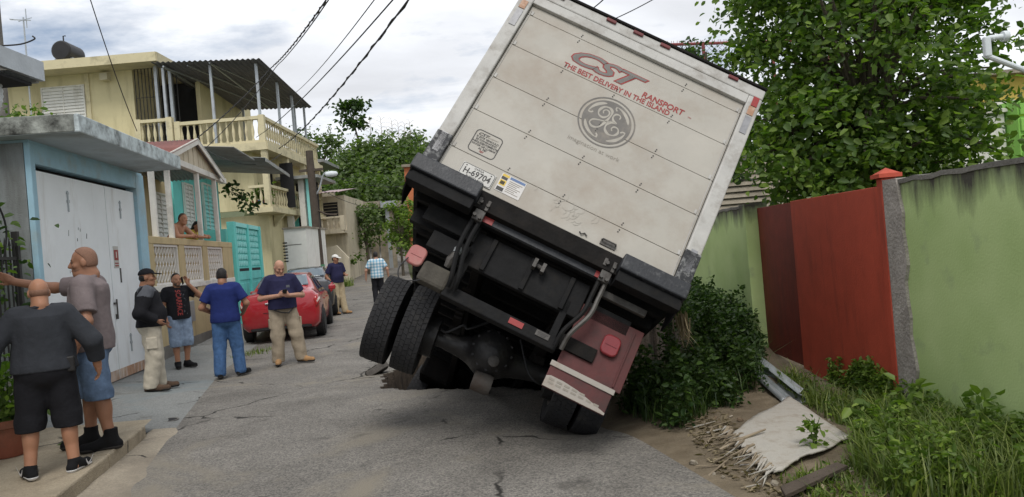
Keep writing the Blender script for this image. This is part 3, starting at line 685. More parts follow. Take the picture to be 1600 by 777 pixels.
# rear sill and the two step bumpers
sl = tb('rear_sill', 'chassis', -1.22, 1.22, -.02, .15, -.20, -.035)
for x0, x1 in ((-1.25, -.64), (.64, 1.225)):
    bp = MB().bb(x0, x1, -.16, .02, -.185, -.045).build('step_bumper', 'bumper_black', T, bevel=.012)
    tb('bumper_lip', 'truck_black', x0 + .01, x1 - .01, -.12, .02, -.285, -.19, bp)
    xe = x0 + .02 if x0 < 0 else x1 - .02
    mb = MB(); mb.prism([(-.15, -.19), (.25, -.19), (.25, -.36), (.02, -.34)], xe - .006, xe + .006, 'X'); mb.build('bumper_gusset', 'truck_black', bp)
# floor cross members (dark ribs seen under the box)
for i in range(15):
    y = .30 + i * .35; tb('cross_member', 'truck_black', -1.185, 1.185, y, y + .06, -.225, -.121, bevel=.004)
for s in (-1, 1):
    tb('chassis_rail', 'chassis', s * .43 - .04, s * .43 + .04, .30, 7.6, -.50, -.228, bevel=.006)
    # side skirt boxes hung under the bed
mb = MB().bb(-1.17, -.62, .55, .62, -.33, -.2); mb.build('hanger_plate', 'truck_black', T)
for z, y in ((-.33, .14), (-.53, .16)):
    MB().bb(-1.0 if z > -.4 else -.86, -.52, y, y + .05, z - .10, z + .06).build('gate_side_plate', 'truck_black', T, bevel=.006)
MB().bb(.62, 1.02, .12, .17, -.36, -.30).build('gate_side_plate', 'worn_steel', T, bevel=.006)
MB().bb(.55, .95, .2, .25, -.56, -.42).build('gate_side_plate', 'truck_black', T, bevel=.006)
# lift gate folded under the tail
lg = tb('lift_gate_beam', 'truck_black', -.62, .66, .06, .14, -.275, -.195, bevel=.01)
tb('beam_face', 'bumper_black', -.60, .64, .052, .0585, -.262, -.205, lg, .002)
for x in (-.50, .55): tb('reflector', 'reflector_red', x - .055, x + .055, .046, .0515, -.262, -.208, lg, 0)
MB().cyl((-.50, .03, -.155), (.56, .03, -.155), .012, n=8).build('torsion_rod', 'worn_steel', lg, smooth=True)
for x0, x1 in ((-.44, -.20), (.26, .48)):
    pts = []; n = 96
    for i in range(n + 1): a = 2 * math.pi * 9 * i / n; pts.append((x0 + (x1 - x0) * i / n, .03 + .026 * math.cos(a), -.155 + .026 * math.sin(a)))
    MB().tube(pts, .007, 5).build('coil_spring', 'worn_steel', lg, smooth=True)
    MB().bb(x1 - .006, x1 + .006, .01, .05, -.19, -.09).build('spring_stop', 'worn_steel', lg)
for s in (-1, 1):
    x = .575 * s
    mb = MB(); mb.bb(x - .045, x + .045, -.01, .05, -.30, -.12); mb.bb(x - .06, x - .03, -.03, .04, -.17, -.10); mb.bb(x + .02, x + .05, -.03, .04, -.20, -.10)
    pv = mb.build('gate_pivot', 'worn_steel', T, bevel=.005)
    for dx, z in ((-.03, -.14), (.035, -.15), (-.03, -.27), (.02, -.28)): MB().cyl((x + dx, -.045, z), (x + dx, -.008, z), .017, n=6).build('pivot_bolt', 'worn_steel', pv)
    xe = x - .06 * s if s > 0 else x + .035
    for dx, m_ in ((-.028, 'truck_black'), (.03, 'worn_steel' if s > 0 else 'truck_black')):
        pts = crv([(x + dx, .03, -.28), (x + dx - .004, .03, -.44), (x + dx - .012 * s, .035, -.60), (xe + dx - .03 * s, .06, -.80), (xe + dx - .04 * s, .12, -.93 if s > 0 else -.88)], 6)
        MB().tube(pts, .02 if s > 0 else .020, 7).build('gate_arm', m_, T, smooth=True)
# folded platform
pf = MB().bb(-.53, .52, .18, .24, -.62, -.30).build('gate_platform', 'truck_black', T, bevel=.008)
for x in (-.36, 0, .36): tb('platform_rib', 'truck_black', x - .02, x + .02, .15, .178, -.61, -.31, pf, .004)
mb = MB(); mb.cyl((.0, .14, -.36), (.10, .14, -.37), .018, n=8); mb.bb(.0, .03, .08, .15, -.41, -.33); mb.bb(.08, .11, .08, .15, -.42, -.34); mb.build('platform_shackle', 'worn_steel', pf)
# under-run bar
ub = MB().bb(-.56, .47, .16, .26, -.955, -.845).build('underrun_bar', 'truck_black', T, bevel=.01)
tb('reflector', 'reflector_red', .03, .155, .152, .159, -.915, -.865, ub, 0)
tagp = tb('maker_tag', 'worn_steel', .265, .385, .152, .159, -.905, -.855, ub, .002); 
for i in range(3): MB().bb(.28, .37 - .01 * i, .150, .1518, -.872 - i * .012, -.868 - i * .012).build('tag_line', 'print_dark', tagp)
for x in (-.50, .40): tb('bar_bracket', 'truck_black', x - .03, x + .03, .18, .25, -.845, -.5, ub, .005)
tb('bar_tail', 'chassis', .475, .78, .17, .25, -.90, -.78, ub)
# left lamp bracket and lamps
lb = MB().bb(-.80, -.545, .14, .26, -.93, -.74).build('lamp_bracket', 'bracket_dirt', T, bevel=.03)
MB().tube([(-.62, .16, -.72), (-.615, .13, -.66), (-.60, .12, -.60)], [.025, .04, .032], 8).build('work_lamp', 'worn_steel', lb, smooth=True)
MB().lathe([(.005, .0), (.034, .01), (.036, .05), (.02, .07)], (-.60, .12, -.60), 10).build('work_lamp_cap', 'galvanised', lb, smooth=True)
MB().tube(crv([(-.93, .14, -.80), (-.95, .12, -.92), (-.90, .12, -1.0), (-.80, .14, -.96), (-.74, .16, -.90)], 5), .006, 5).build('lamp_cable', 'wire_black', lb, smooth=True)
def lamp(x, z, m, par):
    rr = rrect(x - .075, x + .075, z - .088, z + .088, .05)
    h = MB().prism(rr, .155, .19, 'Y').build('tail_lamp', m, par, bevel=.012, smooth=True)
    MB().prism(rrect(x - .05, x + .05, z - .006, z + .006, .005), .150, .1545, 'Y').build('lens_ridge', m, h)
    return h
lamp(-.885, -.745, 'lamp_dusty', T)
# right-hand red apron with mud flap
mb = MB().bb(.52, 1.08, .20, .225, -1.02, -.46); ra = mb.build('red_apron', 'truck_red', T, bevel=.004)
tb('apron_patch', 'chassis', .47, .76, .188, .199, -.90, -.78, ra)
tb('apron_edge', 'truck_red', 1.0, 1.012, .185, .1985, -1.0, -.5, ra, .002)
lamp(.86, -.70, 'lamp_red', ra)
fl = MB().bb(.485, 1.02, .15, .165, -1.255, -1.045).build('mud_flap', 'truck_red', T, bevel=.004)
tb('flap_strip', 'flap_white', .475, 1.03, .138, .149, -1.075, -1.03, fl, .004)
wf = [(.486, -1.25), (1.018, -1.25), (1.018, -1.232), (.90, -1.20), (.76, -1.165), (.63, -1.15), (.52, -1.15), (.486, -1.165)]
MB().prism(wf, .142, .149, 'Y').build('flap_band', 'flap_white', fl)
for i in range(7):
    for j in range(2):
        x = .515 + i * .066; z = -1.205 + .028 * j
        if i > 4 and j: continue
        MB().bb(x, x + .045, .1395, .1415, z - .008, z + .008).build('band_letter', 'print_faint', fl)
# rear axle: it droops towards the hanging left wheels
AX = Vector((.02, 1.52, -.86)); axr = Matrix.Translation(AX) @ Matrix.Rotation(rad(-7.0), 4, 'Y')
f = Field((-.85, -.42, -.42), (.85, .42, .42), .022)
f.cap((-.8, 0, 0), (.8, 0, 0), .085, k=.03); f.ell((-.02, -.06, .0), (.23, .25, .24), k=.06); f.cap((-.4, 0, 0), (-.1, 0, 0), .09, .17, k=.05); f.cap((.4, 0, 0), (.1, 0, 0), .09, .17, k=.05)
f.cap((-.02, .1, 0), (-.02, .4, .02), .13, .09, k=.05)
me = f.mesh('axle_housing', 'axle_grease')
axle = link('rear_axle', me, T); axle.matrix_local = axr
mb = MB()
for i in range(12):
    a = 2 * math.pi * i / 12; mb.cyl((-.02 + .19 * math.cos(a), -.19, .19 * math.sin(a)), (-.02 + .19 * math.cos(a), -.215, .19 * math.sin(a)), .014, n=6)
mb.build('cover_bolts', 'axle_grease', axle)
MB().lathe([(.03, -.34), (.055, -.33), (.055, -.30), (.03, -.29)], (.02, 0, -.12), 10, 'Y').build('drain_plug', 'worn_steel', axle, smooth=True)
mb = MB(); mb.lathe([(.04, -.09), (.095, -.085), (.10, .06), (.09, .10), (.03, .10)], (-.02, -.12, -.30), 14, 'X'); mb.build('brake_chamber', 'rim_steel', axle, smooth=True)
for s in (-1, 1):
    mb = MB()
    for i in range(7): mb.bb(s * .43 - .038, s * .43 + .038, -.75 + .06 * i, .75 - .06 * i, .30 - i * .028, .322 - i * .028)
    mb.build('leaf_spring', 'chassis', axle)
    MB().bb(s * .43 - .06, s * .43 + .06, -.12, .12, .06, .13).build('spring_seat', 'chassis', axle)
    MB().lathe([(.10, -.10), (.21, -.09), (.21, .09), (.10, .10)], (s * .66, 0, 0), 18, 'X').build('brake_drum', 'axle_grease', axle, smooth=True)
MB().tube(crv([(-.1, -.2, .3), (-.3, -.3, .1), (-.36, -.28, .12), (-.5, -.2, .02), (-.62, -.1, .1)], 6), .012, 6).build('brake_hose', 'wire_black', axle, smooth=True)
MB().tube(crv([(.2, -.2, .2), (.36, -.3, -.1), (.5, -.26, -.16), (.62, -.1, -.05)], 6), .01, 6).build('brake_hose', 'wire_black', axle, smooth=True)
# tyres with a block tread
def tyre_mesh():
    mb = MB(); R, w = .485, .135
    mb.lathe([(.29, -.10), (.33, -.125), (.42, -w), (.462, -w + .01), (.478, -w + .035), (.480, 0), (.478, w - .035), (.462, w - .01), (.42, w), (.33, .125), (.29, .10)], n=48, axis='X')
    n = 44
    for i in range(n):
        for c, (xa, xb) in enumerate(((-.130, -.084), (-.078, -.032), (-.026, .026), (.032, .078), (.084, .130))):
            a = 2 * math.pi * (i + .5 * (c % 2)) / n; da = 2 * math.pi / n * .455; r0, r1 = .474, .488 if c in (1, 2, 3) else .484
            sk = .012 * (1 if c % 2 else -1); vs = []
            for r in (r0, r1):
                for (x, t, q) in ((xa, -da, -sk), (xb, -da, sk), (xb, da, sk), (xa, da, -sk)):
                    t2 = a + t + q * 1.2; vs.append((x, r * math.cos(t2), r * math.sin(t2)))
            mb.add(vs, [(4, 5, 6, 7), (0, 1, 5, 4), (1, 2, 6, 5), (2, 3, 7, 6), (3, 0, 4, 7)])
    return mb.mesh('tyre', 'tyre', smooth=True)
TY = tyre_mesh()
RIM = MB().lathe([(.08, .03), (.10, .035), (.20, .03), (.23, -.02), (.27, -.03), (.30, .10), (.315, .115), (.30, -.10), (.29, -.115), (.1, -.05)], n=28, axis='X').mesh('rim', 'rim_steel', smooth=True)
for x in (-1.085, -.785, .76, 1.04):
    w = link('wheel', RIM, T); w.matrix_local = axr @ Matrix.Translation((x, 0, 0)) @ Matrix.Rotation(x * 2, 4, 'X') @ Matrix.Diagonal((.88, .87, .87, 1))
    inst(TY, 'tyre', w)
# driveline, cab and front axle down in the hole
MB().cyl((-.02, 1.9, -.85), (0, 5.6, -.55), .05, n=10).build('drive_shaft', 'chassis', T, smooth=True)
cab = MB(); cab.prism([(5.75, -.45), (7.6, -.45), (7.75, -.1), (7.6, .35), (7.15, 1.25), (5.75, 1.35)], -.95, .95, 'X'); cb = cab.build('cab', 'chassis', T, bevel=.06)  # shadow in the hole is put into the cab colour, hence near black
MB().add([(-.85, 7.58, .42), (.85, 7.58, .42), (.8, 7.19, 1.2), (-.8, 7.19, 1.2)], [(0, 1, 2, 3)]).build('windscreen', 'window_glass', cb)
for s in (-1, 1):
    MB().bb(s * .953 - .003, s * .953 + .003, 6.2, 7.0, .35, 1.05).build('side_window', 'window_glass', cb)
    fw = inst(RIM, 'wheel', T, (s * .9, 6.7, -.6)); inst(TY, 'tyre', fw)
# ---------------------------------------------------------------- the row of houses on the left
# local frame of a street-side building: x along the street, y into the plot, z up
def street_root(name, label, cat, X, Y, z, slope=-.13):
    return thing(name, label, cat, (X, Y, z), math.atan2(1, slope))
def lb_(root, name, m, x0, x1, y0, y1, z0, z1, bevel=0.0): return MB().bb(x0, x1, y0, y1, z0, z1).build(name, m, root, bevel=bevel)
def corrugated(name, m, P00, P10, P01, parent, amp=.02, pitch=.08, thick=.004, world=False):
    """sheet from P00 along u to P10 (waves run across u) and along v to P01"""
    P00, P10, P01 = Vector(P00), Vector(P10), Vector(P01); u = P10 - P00; v = P01 - P00; n = u.cross(v).normalized(); L = u.length; k = max(8, int(L / pitch * 6))
    k = min(k, 420); rows = []
    for w in (0, 1):
        rows.append([tuple(P00 + u * (i / k) + v * w + n * amp * math.sin(2 * math.pi * L / pitch * i / k)) for i in range(k + 1)])
    mb = MB(); mb.grid(rows); o = mb.build(name, m, parent, smooth=True, world=world, recalc=False)
    s = o.modifiers.new('solid', 'SOLIDIFY'); s.thickness = thick
    return o
def louvre_window(root, x0, x1, z0, z1, y, frame, slat, n, name='louvre_window', leaves=2):
    """framed jalousie on a wall facing -y, every slat a piece"""
    w = MB(); t = .05
    w.bb(x0, x0 + t, y - .05, y + .02, z0, z1); w.bb(x1 - t, x1, y - .05, y + .02, z0, z1); w.bb(x0 + t, x1 - t, y - .05, y + .02, z0, z0 + t); w.bb(x0 + t, x1 - t, y - .05, y + .02, z1 - t, z1)
    if leaves == 2: w.bb((x0 + x1) / 2 - .02, (x0 + x1) / 2 + .02, y - .045, y + .01, z0 + t, z1 - t)
    o = w.build(name, frame, root); h = (z1 - z0 - 2 * t) / n
    me = MB().box((0, 0, 0), (x1 - x0 - 2 * t - .01, .012, h * 1.25), (rad(-20), 0, 0)).mesh('slat', slat)
    for i in range(n): inst(me, 'slat', o, ((x0 + x1) / 2, y - .012, z0 + t + h * (i + .5)))
    MB().bb(x0 + t, x1 - t, y + .012, y + .018, z0 + t, z1 - t).build('backing', 'dark_interior', o)
    return o
def grille(root, x0, x1, z0, z1, y, n, m='iron_black', rows=3, name='window_grille', r=.012):
    o = MB()
    for j in range(rows): z = z0 + (z1 - z0) * j / (rows - 1); o.bb(x0, x1, y - .012, y + .012, z - .012, z + .012)
    g = o.build(name, m, root); me = MB().cyl((0, 0, 0), (0, 0, z1 - z0), r, n=5).mesh('bar', m)
    for i in range(n): inst(me, 'bar', g, (x0 + (x1 - x0) * i / (n - 1), y, z0))
    return g
BAL = [(.045, 0), (.05, .05), (.028, .10), (.062, .30), (.058, .40), (.028, .62), (.03, .70), (.05, .75), (.045, .80)]
def balustrade(root, a, b, h, m, name='balustrade', step=.26, post=True):
    """rail, plinth and turned balusters from a to b (root-local points at floor level)"""
    a, b = Vector(a), Vector(b); d = b - a; L = Vector((d.x, d.y, 0)).length; ang = math.atan2(d.y, d.x); mb = MB()
    mb.T = Matrix.Translation(a) @ Matrix.Rotation(ang, 4, 'Z')
    mb.bb(0, L, -.09, .09, 0, .12 * h); mb.bb(-.04, L + .04, -.11, .11, h * .88, h); 
    if post:
        for x in (0, L): mb.bb(x - .12, x + .12, -.12, .12, -.002, h * 1.03)
    o = mb.build(name, m, root); n = max(1, int(L / step)); s = h * .76 / .8
    me = MB().lathe([(r * 1.15, z * s) for r, z in BAL], n=6).mesh('baluster', m, smooth=True)
    for i in range(n):
        t = (i + .5) / n; inst(me, 'baluster', o, a + d * t + Vector((0, 0, .12 * h)))
    return o

# --- garage with the double steel door
G = street_root('garage', 'light blue garage with large white double door and mouldy canopy slab', 'garage', -6.09, 9.55, .12)
lb_(G, 'side_wall', 'grey_render', -.02, .12, .06, 6, -.2, 3.46)
lb_(G, 'back_wall', 'grey_render', .12, 3.9, 5.9, 6, -.2, 3.46)
lb_(G, 'far_wall', 'grey_render', 3.9, 4.0, .2, 6, -.2, 3.46)
lb_(G, 'door_pillar', 'garage_blue', -.02, .10, -.02, .055, -.2, 3.46, .01); lb_(G, 'door_pillar', 'garage_blue', 3.62, 4.0, -.02, .2, -.2, 3.46, .01)
lb_(G, 'lintel', 'garage_blue', .10, 3.62, -.015, .2, 3.20, 3.46, .01)
lb_(G, 'door_recess', 'dark_interior', .1, 3.62, .16, .19, -.1, 3.2)
for x0, x1 in ((.105, 2.375), (2.395, 3.615)):
    d = lb_(G, 'door_leaf', 'garage_white', x0, x1, .04, .09, .02, 3.13, .006)
    mb = MB().bb(x0 + .002, x1 - .002, .036, .0395, .02, .18); mb.build('rusty_foot', mat('door_rust', (.42, .25, .16), .8, .4, 6, .2, 40, dirt=(.66, .64, .58), damt=.62, dscale=5, streak=True), d)
    for z, s in ((2.78, .3), (.55, .3)):
        mb = MB(); xx = x0 + (x1 - x0) * (.42 if x0 < 1 else .45)
        mb.cyl((xx, .03, z - s / 2), (xx, .03, z + s / 2), .012, n=6); mb.bb(xx - .03, xx + .03, .02, .04, z - .02, z + .02); mb.bb(xx - .025, xx + .025, .02, .04, z + .1, z + .13)
        mb.build('bolt', 'galvanised', d)
    if x0 < 1:
        mb = MB()
        for i in range(9):
            zz = random.uniform(1.0, 2.6); xx = random.uniform(.9, 1.6); mb.box((xx, .0385, zz), (.008 + .012 * random.random(), .002, .02 + .07 * random.random()), (0, .3 * random.random(), 0))
        mb.build('paint_chips', 'print_dark', d)
    else:
        mb = MB(); mb.bb(2.41, 2.46, .02, .04, .98, 1.06); mb.bb(2.36, 2.47, .015, .036, 1.22, 1.25); mb.cyl((2.44, .015, .98), (2.44, .015, 1.3), .012, n=6); mb.build('latch', 'worn_steel', d)
        MB().bb(2.73, 2.77, .03, .04, 1.56, 1.80).build('pull_handle', 'worn_steel', d)
        sg = MB().bb(2.52, 2.72, .034, .0398, 1.80, 2.16).build('parking_sign', 'plate_paint', d); sg['label'] = 'small metal sign with a red square and a white mark'
        MB().bb(2.54, 2.70, .031, .0335, 1.93, 2.10).build('sign_red_square', 'reflector_red', sg)
        MB().bb(2.605, 2.635, .0285, .0305, 1.97, 2.07).build('sign_mark', 'white_paint', sg)
        for z in (1.83, 1.87): MB().bb(2.55, 2.69, .031, .0335, z, z + .02).build('sign_text_line', 'reflector_red', sg)
mb = MB(); mb.bb(-.30, 3.78, -.75, 6.2, 3.50, 3.72); cs = mb.build('canopy_slab', 'canopy_soffit', G, bevel=.01)
MB().bb(-.303, 3.783, -.755, -.70, 3.505, 3.735).build('canopy_fascia', 'canopy_paint', cs, bevel=.012)
mat('canopy_mould', (.40, .42, .38), .85, .2, 4, .4, 50, dirt=(.03, .03, .026), damt=.95, dscale=3.2)
MB().bb(-.308, -.255, -.70, 6.2, 3.507, 3.735).build('canopy_fascia', 'canopy_mould', cs, bevel=.012)
MB().bb(-.25, 3.78, -.70, 6.2, 3.722, 3.726).build('canopy_top', 'concrete_dark', cs)
lb_(G, 'eave_band', 'garage_blue', .0, 3.99, .0, 5.8, 3.462, 3.498)
MB().cyl((-.10, .55, 1.2), (-.10, .55, 3.5), .055, n=10).build('down_pipe', 'pvc_white', G, smooth=True)
for z in (1.6, 3.0): MB().cyl((-.10, .55, z), (-.10, .55, z + .05), .062, n=10).build('pipe_clip', 'pvc_white', G)

# --- iron fence in front of the side yard
FE = thing('iron_fence', 'black iron bar fence on a low wall beside the garage', 'fence', (-5.62, 6.2, .12), math.atan2(1, -.16))
MB().bb(0, 3.0, -.06, .06, 0, .55).build('low_wall', 'concrete_dark', FE, bevel=.01)
for z in (.7, 1.95): MB().bb(0, 3.0, -.015, .015, z, z + .035).build('rail', 'iron_black', FE)
bar = MB().cyl((0, 0, .55), (0, 0, 2.12), .011, n=6).cyl((0, 0, 2.12), (0, 0, 2.22), .018, .002, n=6).mesh('bar', 'iron_black')
for i in range(28): inst(bar, 'bar', FE, (.05 + i * .107, 0, 0))
MB().bb(2.96, 3.02, -.035, .035, .0, 2.3).build('end_post', 'iron_black', FE)
MB().tube(crv([(2.7, .02, 1.9), (2.75, -.02, 2.35), (2.5, .0, 2.75), (2.1, .05, 3.0), (1.9, .1, 3.05)], 6), .012, 5).build('hose', 'wire_black', FE, smooth=True)

# --- eave of the nearest house, its downpipe, and the pole beyond
EV = thing('near_house', 'grey tin eave with gutter elbow of a house mostly beside the view', 'house', (-5.6, 5.2, .12))
mb = MB(); mb.bb(-2.5, -.9, -6, 1.4, 0, 3.3); mb.build('wall', 'grey_render', EV)
corrugated('roof_sheet', 'grey_tin', (1.32, -6, 3.66), (1.32, 1.78, 3.66), (-2.6, -6, 4.1), EV, .018, .09)
MB().bb(1.30, 1.345, -6, 1.8, 3.52, 3.70).build('fascia', 'galvanised', EV)
MB().bb(-1.0, 1.30, 1.74, 1.78, 3.50, 3.64).build('fascia', 'grey_tin', EV)
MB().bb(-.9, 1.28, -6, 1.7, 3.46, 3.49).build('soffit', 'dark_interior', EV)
el = crv([(1.02, 1.55, 3.5), (1.03, 1.55, 3.36), (.98, 1.55, 3.24), (.86, 1.55, 3.17), (.72, 1.55, 3.14)], 7)
MB().tube(el, [.062 + .008 * (i % 2) for i in range(len(el))], 10).build('gutter_elbow', 'pvc_white', EV, smooth=True)
MB().cyl((.80, 1.50, 3.15), (.80, 1.50, 2.6), .05, n=10).build('down_pipe', 'pvc_white', EV, smooth=True)
pp = at(-6, 120, 13.5)
PO = thing('utility_pole', 'grey concrete utility pole rising behind the tin eave', 'pole', (pp.x, pp.y, .1))
MB().cyl((0, 0, 0), (0, 0, 9.5), .19, .14, n=12).build('shaft', 'concrete_dark', PO, smooth=True)
MB().tube(crv([(.13, 0, 6.05), (.5, 0, 6.05), (.75, 0, 6.12), (.72, 0, 6.18)], 5), .015, 5).build('service_loop', 'wire_black', PO, smooth=True)
MB().bb(-.9, .5, -.05, .05, 8.8, 8.92).build('cross_arm', 'timber_pole', PO)

# --- terracotta pot with a plant, standing by the fence
def leaf_cloud(n, size, P, Nrm=None, droop=.3, rng=RNG, up=.6, asp=.33):
    """n folded leaves at the points P: returns vertex and face arrays"""
    P = np.asarray(P, float); n = len(P)
    d = rng.normal(size=(n, 3)); d[:, 2] = d[:, 2] * .5 - droop; d /= np.linalg.norm(d, axis=1)[:, None]
    nn = rng.normal(size=(n, 3)) * .6; nn[:, 2] += up
    if Nrm is not None: nn += Nrm * .8
    s = np.cross(d, nn); s /= np.linalg.norm(s, axis=1)[:, None] + 1e-9; q = np.cross(s, d)
    L = size * rng.uniform(.4, 1.4, n)[:, None]; w = L * asp
    a = P; m = P + d * L * .5; t = P + d * L - q * L * .12
    m2 = P + d * L * .72 - q * L * .03; m1 = P + d * L * .28 + q * L * .02
    V = np.stack([a, m1 + s * w * .85 + q * w * .3, m2 + s * w * .7 + q * w * .25, t, m2 - s * w * .7 + q * w * .25, m1 - s * w * .85 + q * w * .3], 1).reshape(-1, 3)
    b = np.arange(n)[:, None] * 6
    F = np.concatenate([b + np.array([[0, 1, 2, 3]]), b + np.array([[0, 3, 4, 5]])], 1).reshape(-1, 4)
    return V, F
def leaves_obj(name, m, P, size, parent=None, Nrm=None, **kw):
    V, F = leaf_cloud(len(P), size, P, Nrm, **kw)
    if parent is not None: V = V - np.array(parent.location)
    return link(name, arrmesh(name, V, F, m), parent)
leafmat('leaf_mid', (.045, .090, .017), (.185, .265, .048), .38); leafmat('leaf_deep', (.018, .042, .012), (.080, .140, .030)); leafmat('leaf_bright', (.07, .125, .022), (.23, .31, .06), .35)
leafmat('leaf_far', (.055, .09, .03), (.16, .215, .07), .35); leafmat('grass_blade', (.07, .11, .025), (.26, .30, .085), .35); leafmat('grass_shaded', (.022, .050, .014), (.085, .135, .032), .3)
leafmat('dry_blade', (.10, .075, .045), (.34, .28, .18), .15)
p = atz(12, 712, .125)
PT = thing('flower_pot', 'terracotta flower pot with a leafy green plant beside the fence', 'flower pot', p)
MB().lathe([(.15, 0), (.17, .02), (.22, .28), (.245, .29), (.25, .36), (.225, .36), (.21, .30)], n=18).build('pot', 'terracotta', PT, smooth=True)
MB().lathe([(.02, .29), (.21, .30)], n=14).build('soil', 'soil', PT)
g = RNG.normal(size=(260, 3)) * np.array([.17, .17, .2]) + np.array([p.x, p.y, p.z + .62]); leaves_obj('foliage', 'leaf_mid', g, .12, PT)
mb = MB()
for i in range(9): a = i * .7; mb.tube([(.05 * math.cos(a), .05 * math.sin(a), .28), (.12 * math.cos(a), .12 * math.sin(a), .55), (.2 * math.cos(a), .2 * math.sin(a), .8)], [.008, .006, .003], 4)
mb.build('stem', 'leaf_deep', PT)
# shrubs behind the fence
for i, (u, v, Y, s) in enumerate(((20, 410, 8.7, .5), (35, 450, 8.9, .35), (4, 300, 8.6, .28))):
    c = at(u, v, Y); c.x -= .55
    SH = thing('garden_shrub', ('broad leafy shrub growing behind the iron bars', 'small leafy shrub behind the end of the iron fence', 'tall thin leafy stem rising above the iron fence')[i], 'shrub', (c.x, c.y, .12))
    g = RNG.normal(size=(240, 3)) * np.array([s * .6, s * .6, s]) + np.array(c); leaves_obj('foliage', 'leaf_mid' if i % 2 else 'leaf_deep', g, .11, SH)
    mb = MB()
    for k in range(5): a = k * 1.3; mb.tube([(0, 0, 0), (.1 * math.cos(a), .1 * math.sin(a), (c.z - .12) * .6), (.3 * s * math.cos(a), .3 * s * math.sin(a), c.z - .12 + .3 * s)], [.018, .012, .004], 5)
    mb.build('stem', 'bark', SH)
# weeds rooted on the canopy slab
for i, (u, v) in enumerate(((45, 180), (57, 178), (20, 188))):
    c = at(u, v, 10.2); RW = thing('roof_weed', 'scrawny weed rooted on the garage canopy', 'weed', (c.x, c.y, 3.85), group='weeds rooted on the garage canopy')
    g = RNG.normal(size=(60, 3)) * np.array([.14, .14, .10]) + np.array([c.x, c.y, 4.05]); leaves_obj('foliage', 'leaf_mid', g, .07, RW)
    MB().tube([(0, 0, -.02), (.02, 0, .12), (.08, .02, .3)], [.008, .006, .003], 4).build('stem', 'leaf_mid', RW)

# --- tan house with the raised porch
H1 = street_root('porch_house', 'tan house with white lattice porch parapet and red tin gable roof', 'house', -6.75, 13.6, .15, -.136)
mat('lattice_white', (.74, .72, .68), .7, .08, 5, .1, 40, dirt=(.45, .40, .34), damt=.3, dscale=5)
lb_(H1, 'base_wall', 'tan_paint', .02, 6.9, 0, .16, -.3, 1.28); lb_(H1, 'porch_floor', 'concrete', .02, 6.9, .16, 1.5, 1.16, 1.28)
lb_(H1, 'house_wall', 'tan_paint', .02, 7.0, 1.5, 1.66, 1.0, 4.1); lb_(H1, 'end_wall', 'tan_paint', 6.84, 7.0, 1.66, 7, 0, 4.1); lb_(H1, 'near_wall', 'tan_paint', .02, .18, 1.66, 7, 0, 4.1)
pa = lb_(H1, 'parapet', 'tan_paint', .1, 6.9, -.01, .17, 2.22, 2.36, .01); lb_(H1, 'parapet_kerb', 'white_trim', .1, 6.9, -.02, .15, 1.285, 1.40, .01)
piers = [.1, .62, 2.18, 2.55, 4.0, 4.4, 5.9, 6.9]
for a, b in zip(piers[::2], piers[1::2]): lb_(H1, 'parapet_pier', 'tan_paint', a, b, .0, .16, 1.4, 2.22)
for x0, x1 in ((.62, 2.18), (2.55, 4.0), (4.4, 5.9)):
    pn = MB(); pn.bb(x0, x0 + .05, .03, .12, 1.405, 2.215); pn.bb(x1 - .05, x1, .03, .12, 1.405, 2.215); pn.bb(x0 + .05, x1 - .05, .03, .12, 1.405, 1.45); pn.bb(x0 + .05, x1 - .05, .03, .12, 2.17, 2.215)
    po = pn.build('lattice_panel', 'lattice_white', H1); MB().bb(x0 + .05, x1 - .05, .115, .119, 1.45, 2.17).build('panel_back', 'tan_paint', po)  # darker tan back paints in the shadow seen through the lattice gaps
    # ornate concrete openwork: rows of teardrop loops
    n = int((x1 - x0 - .1) / .17); k = 4; mb = MB()
    tear = crv([(0, -.085), (.05, -.02), (.045, .04), (0, .085), (-.045, .04), (-.05, -.02), (0, -.085)], 3)
    me = MB().tube([(a, 0, b) for a, b in tear], .014, 5).mesh('lattice_loop', 'lattice_white')
    for i in range(n):
        for j in range(k): inst(me, 'lattice_loop', po, (x0 + .05 + (x1 - x0 - .1) * (i + .5) / n, .07, 1.45 + .72 * (j + .5) / k))
for x in (1.05, 2.05, 4.25, 5.85): MB().bb(x - .05, x + .05, .03, .13, 2.362, 3.98).build('porch_post', 'white_trim', H1, bevel=.006)
lb_(H1, 'eave_beam', 'white_trim', .05, 6.9, .0, .14, 3.985, 4.12, .006)
# gable towards the street, roof running back
MB().prism([(1.95, 4.124), (5.95, 4.124), (3.95, 4.70)], .02, .10, 'Y').build('gable', 'cream_board', H1)
for i in range(9):
    x = 2.3 + i * .4; zt = 4.124 + (.575 * (1 - abs(x - 3.95) / 2.0)); MB().bb(x - .008, x + .008, .006, .0195, 4.126, max(4.15, zt - .02)).build('batten', 'cream_board', H1)
for s in (-1, 1):
    a = (3.95, -.12, 4.735); e = (3.95 + s * 2.25, -.12, 4.07)
    corrugated('roof_sheet', 'red_tin' if s < 0 else 'grey_tin', a, (a[0], 7, a[2]), e, H1, .018, .10)
    d = Vector((s * 2.25, 0, -.905)); mb = MB(); mb.T = Matrix.Translation((3.95 + s * 1.14, -.10, 4.36)) @ Matrix.Rotation(s * math.atan2(.665, 2.25), 4, 'Y'); mb.bb(-1.18, 1.18, -.012, .012, -.07, .07); mb.build('barge_board', 'white_trim', H1)
louvre_window(H1, 2.9, 4.7, 2.35, 3.75, 1.47, 'white_trim', 'white_paint', 12); louvre_window(H1, 5.3, 6.5, 2.2, 3.75, 1.47, 'white_trim', 'white_paint', 12)
wn = lb_(H1, 'window_opening', 'dark_interior', .8, 2.3, 1.47, 1.498, 2.1, 3.9); grille(H1, .82, 2.28, 2.1, 3.9, 1.43, 7, rows=5)
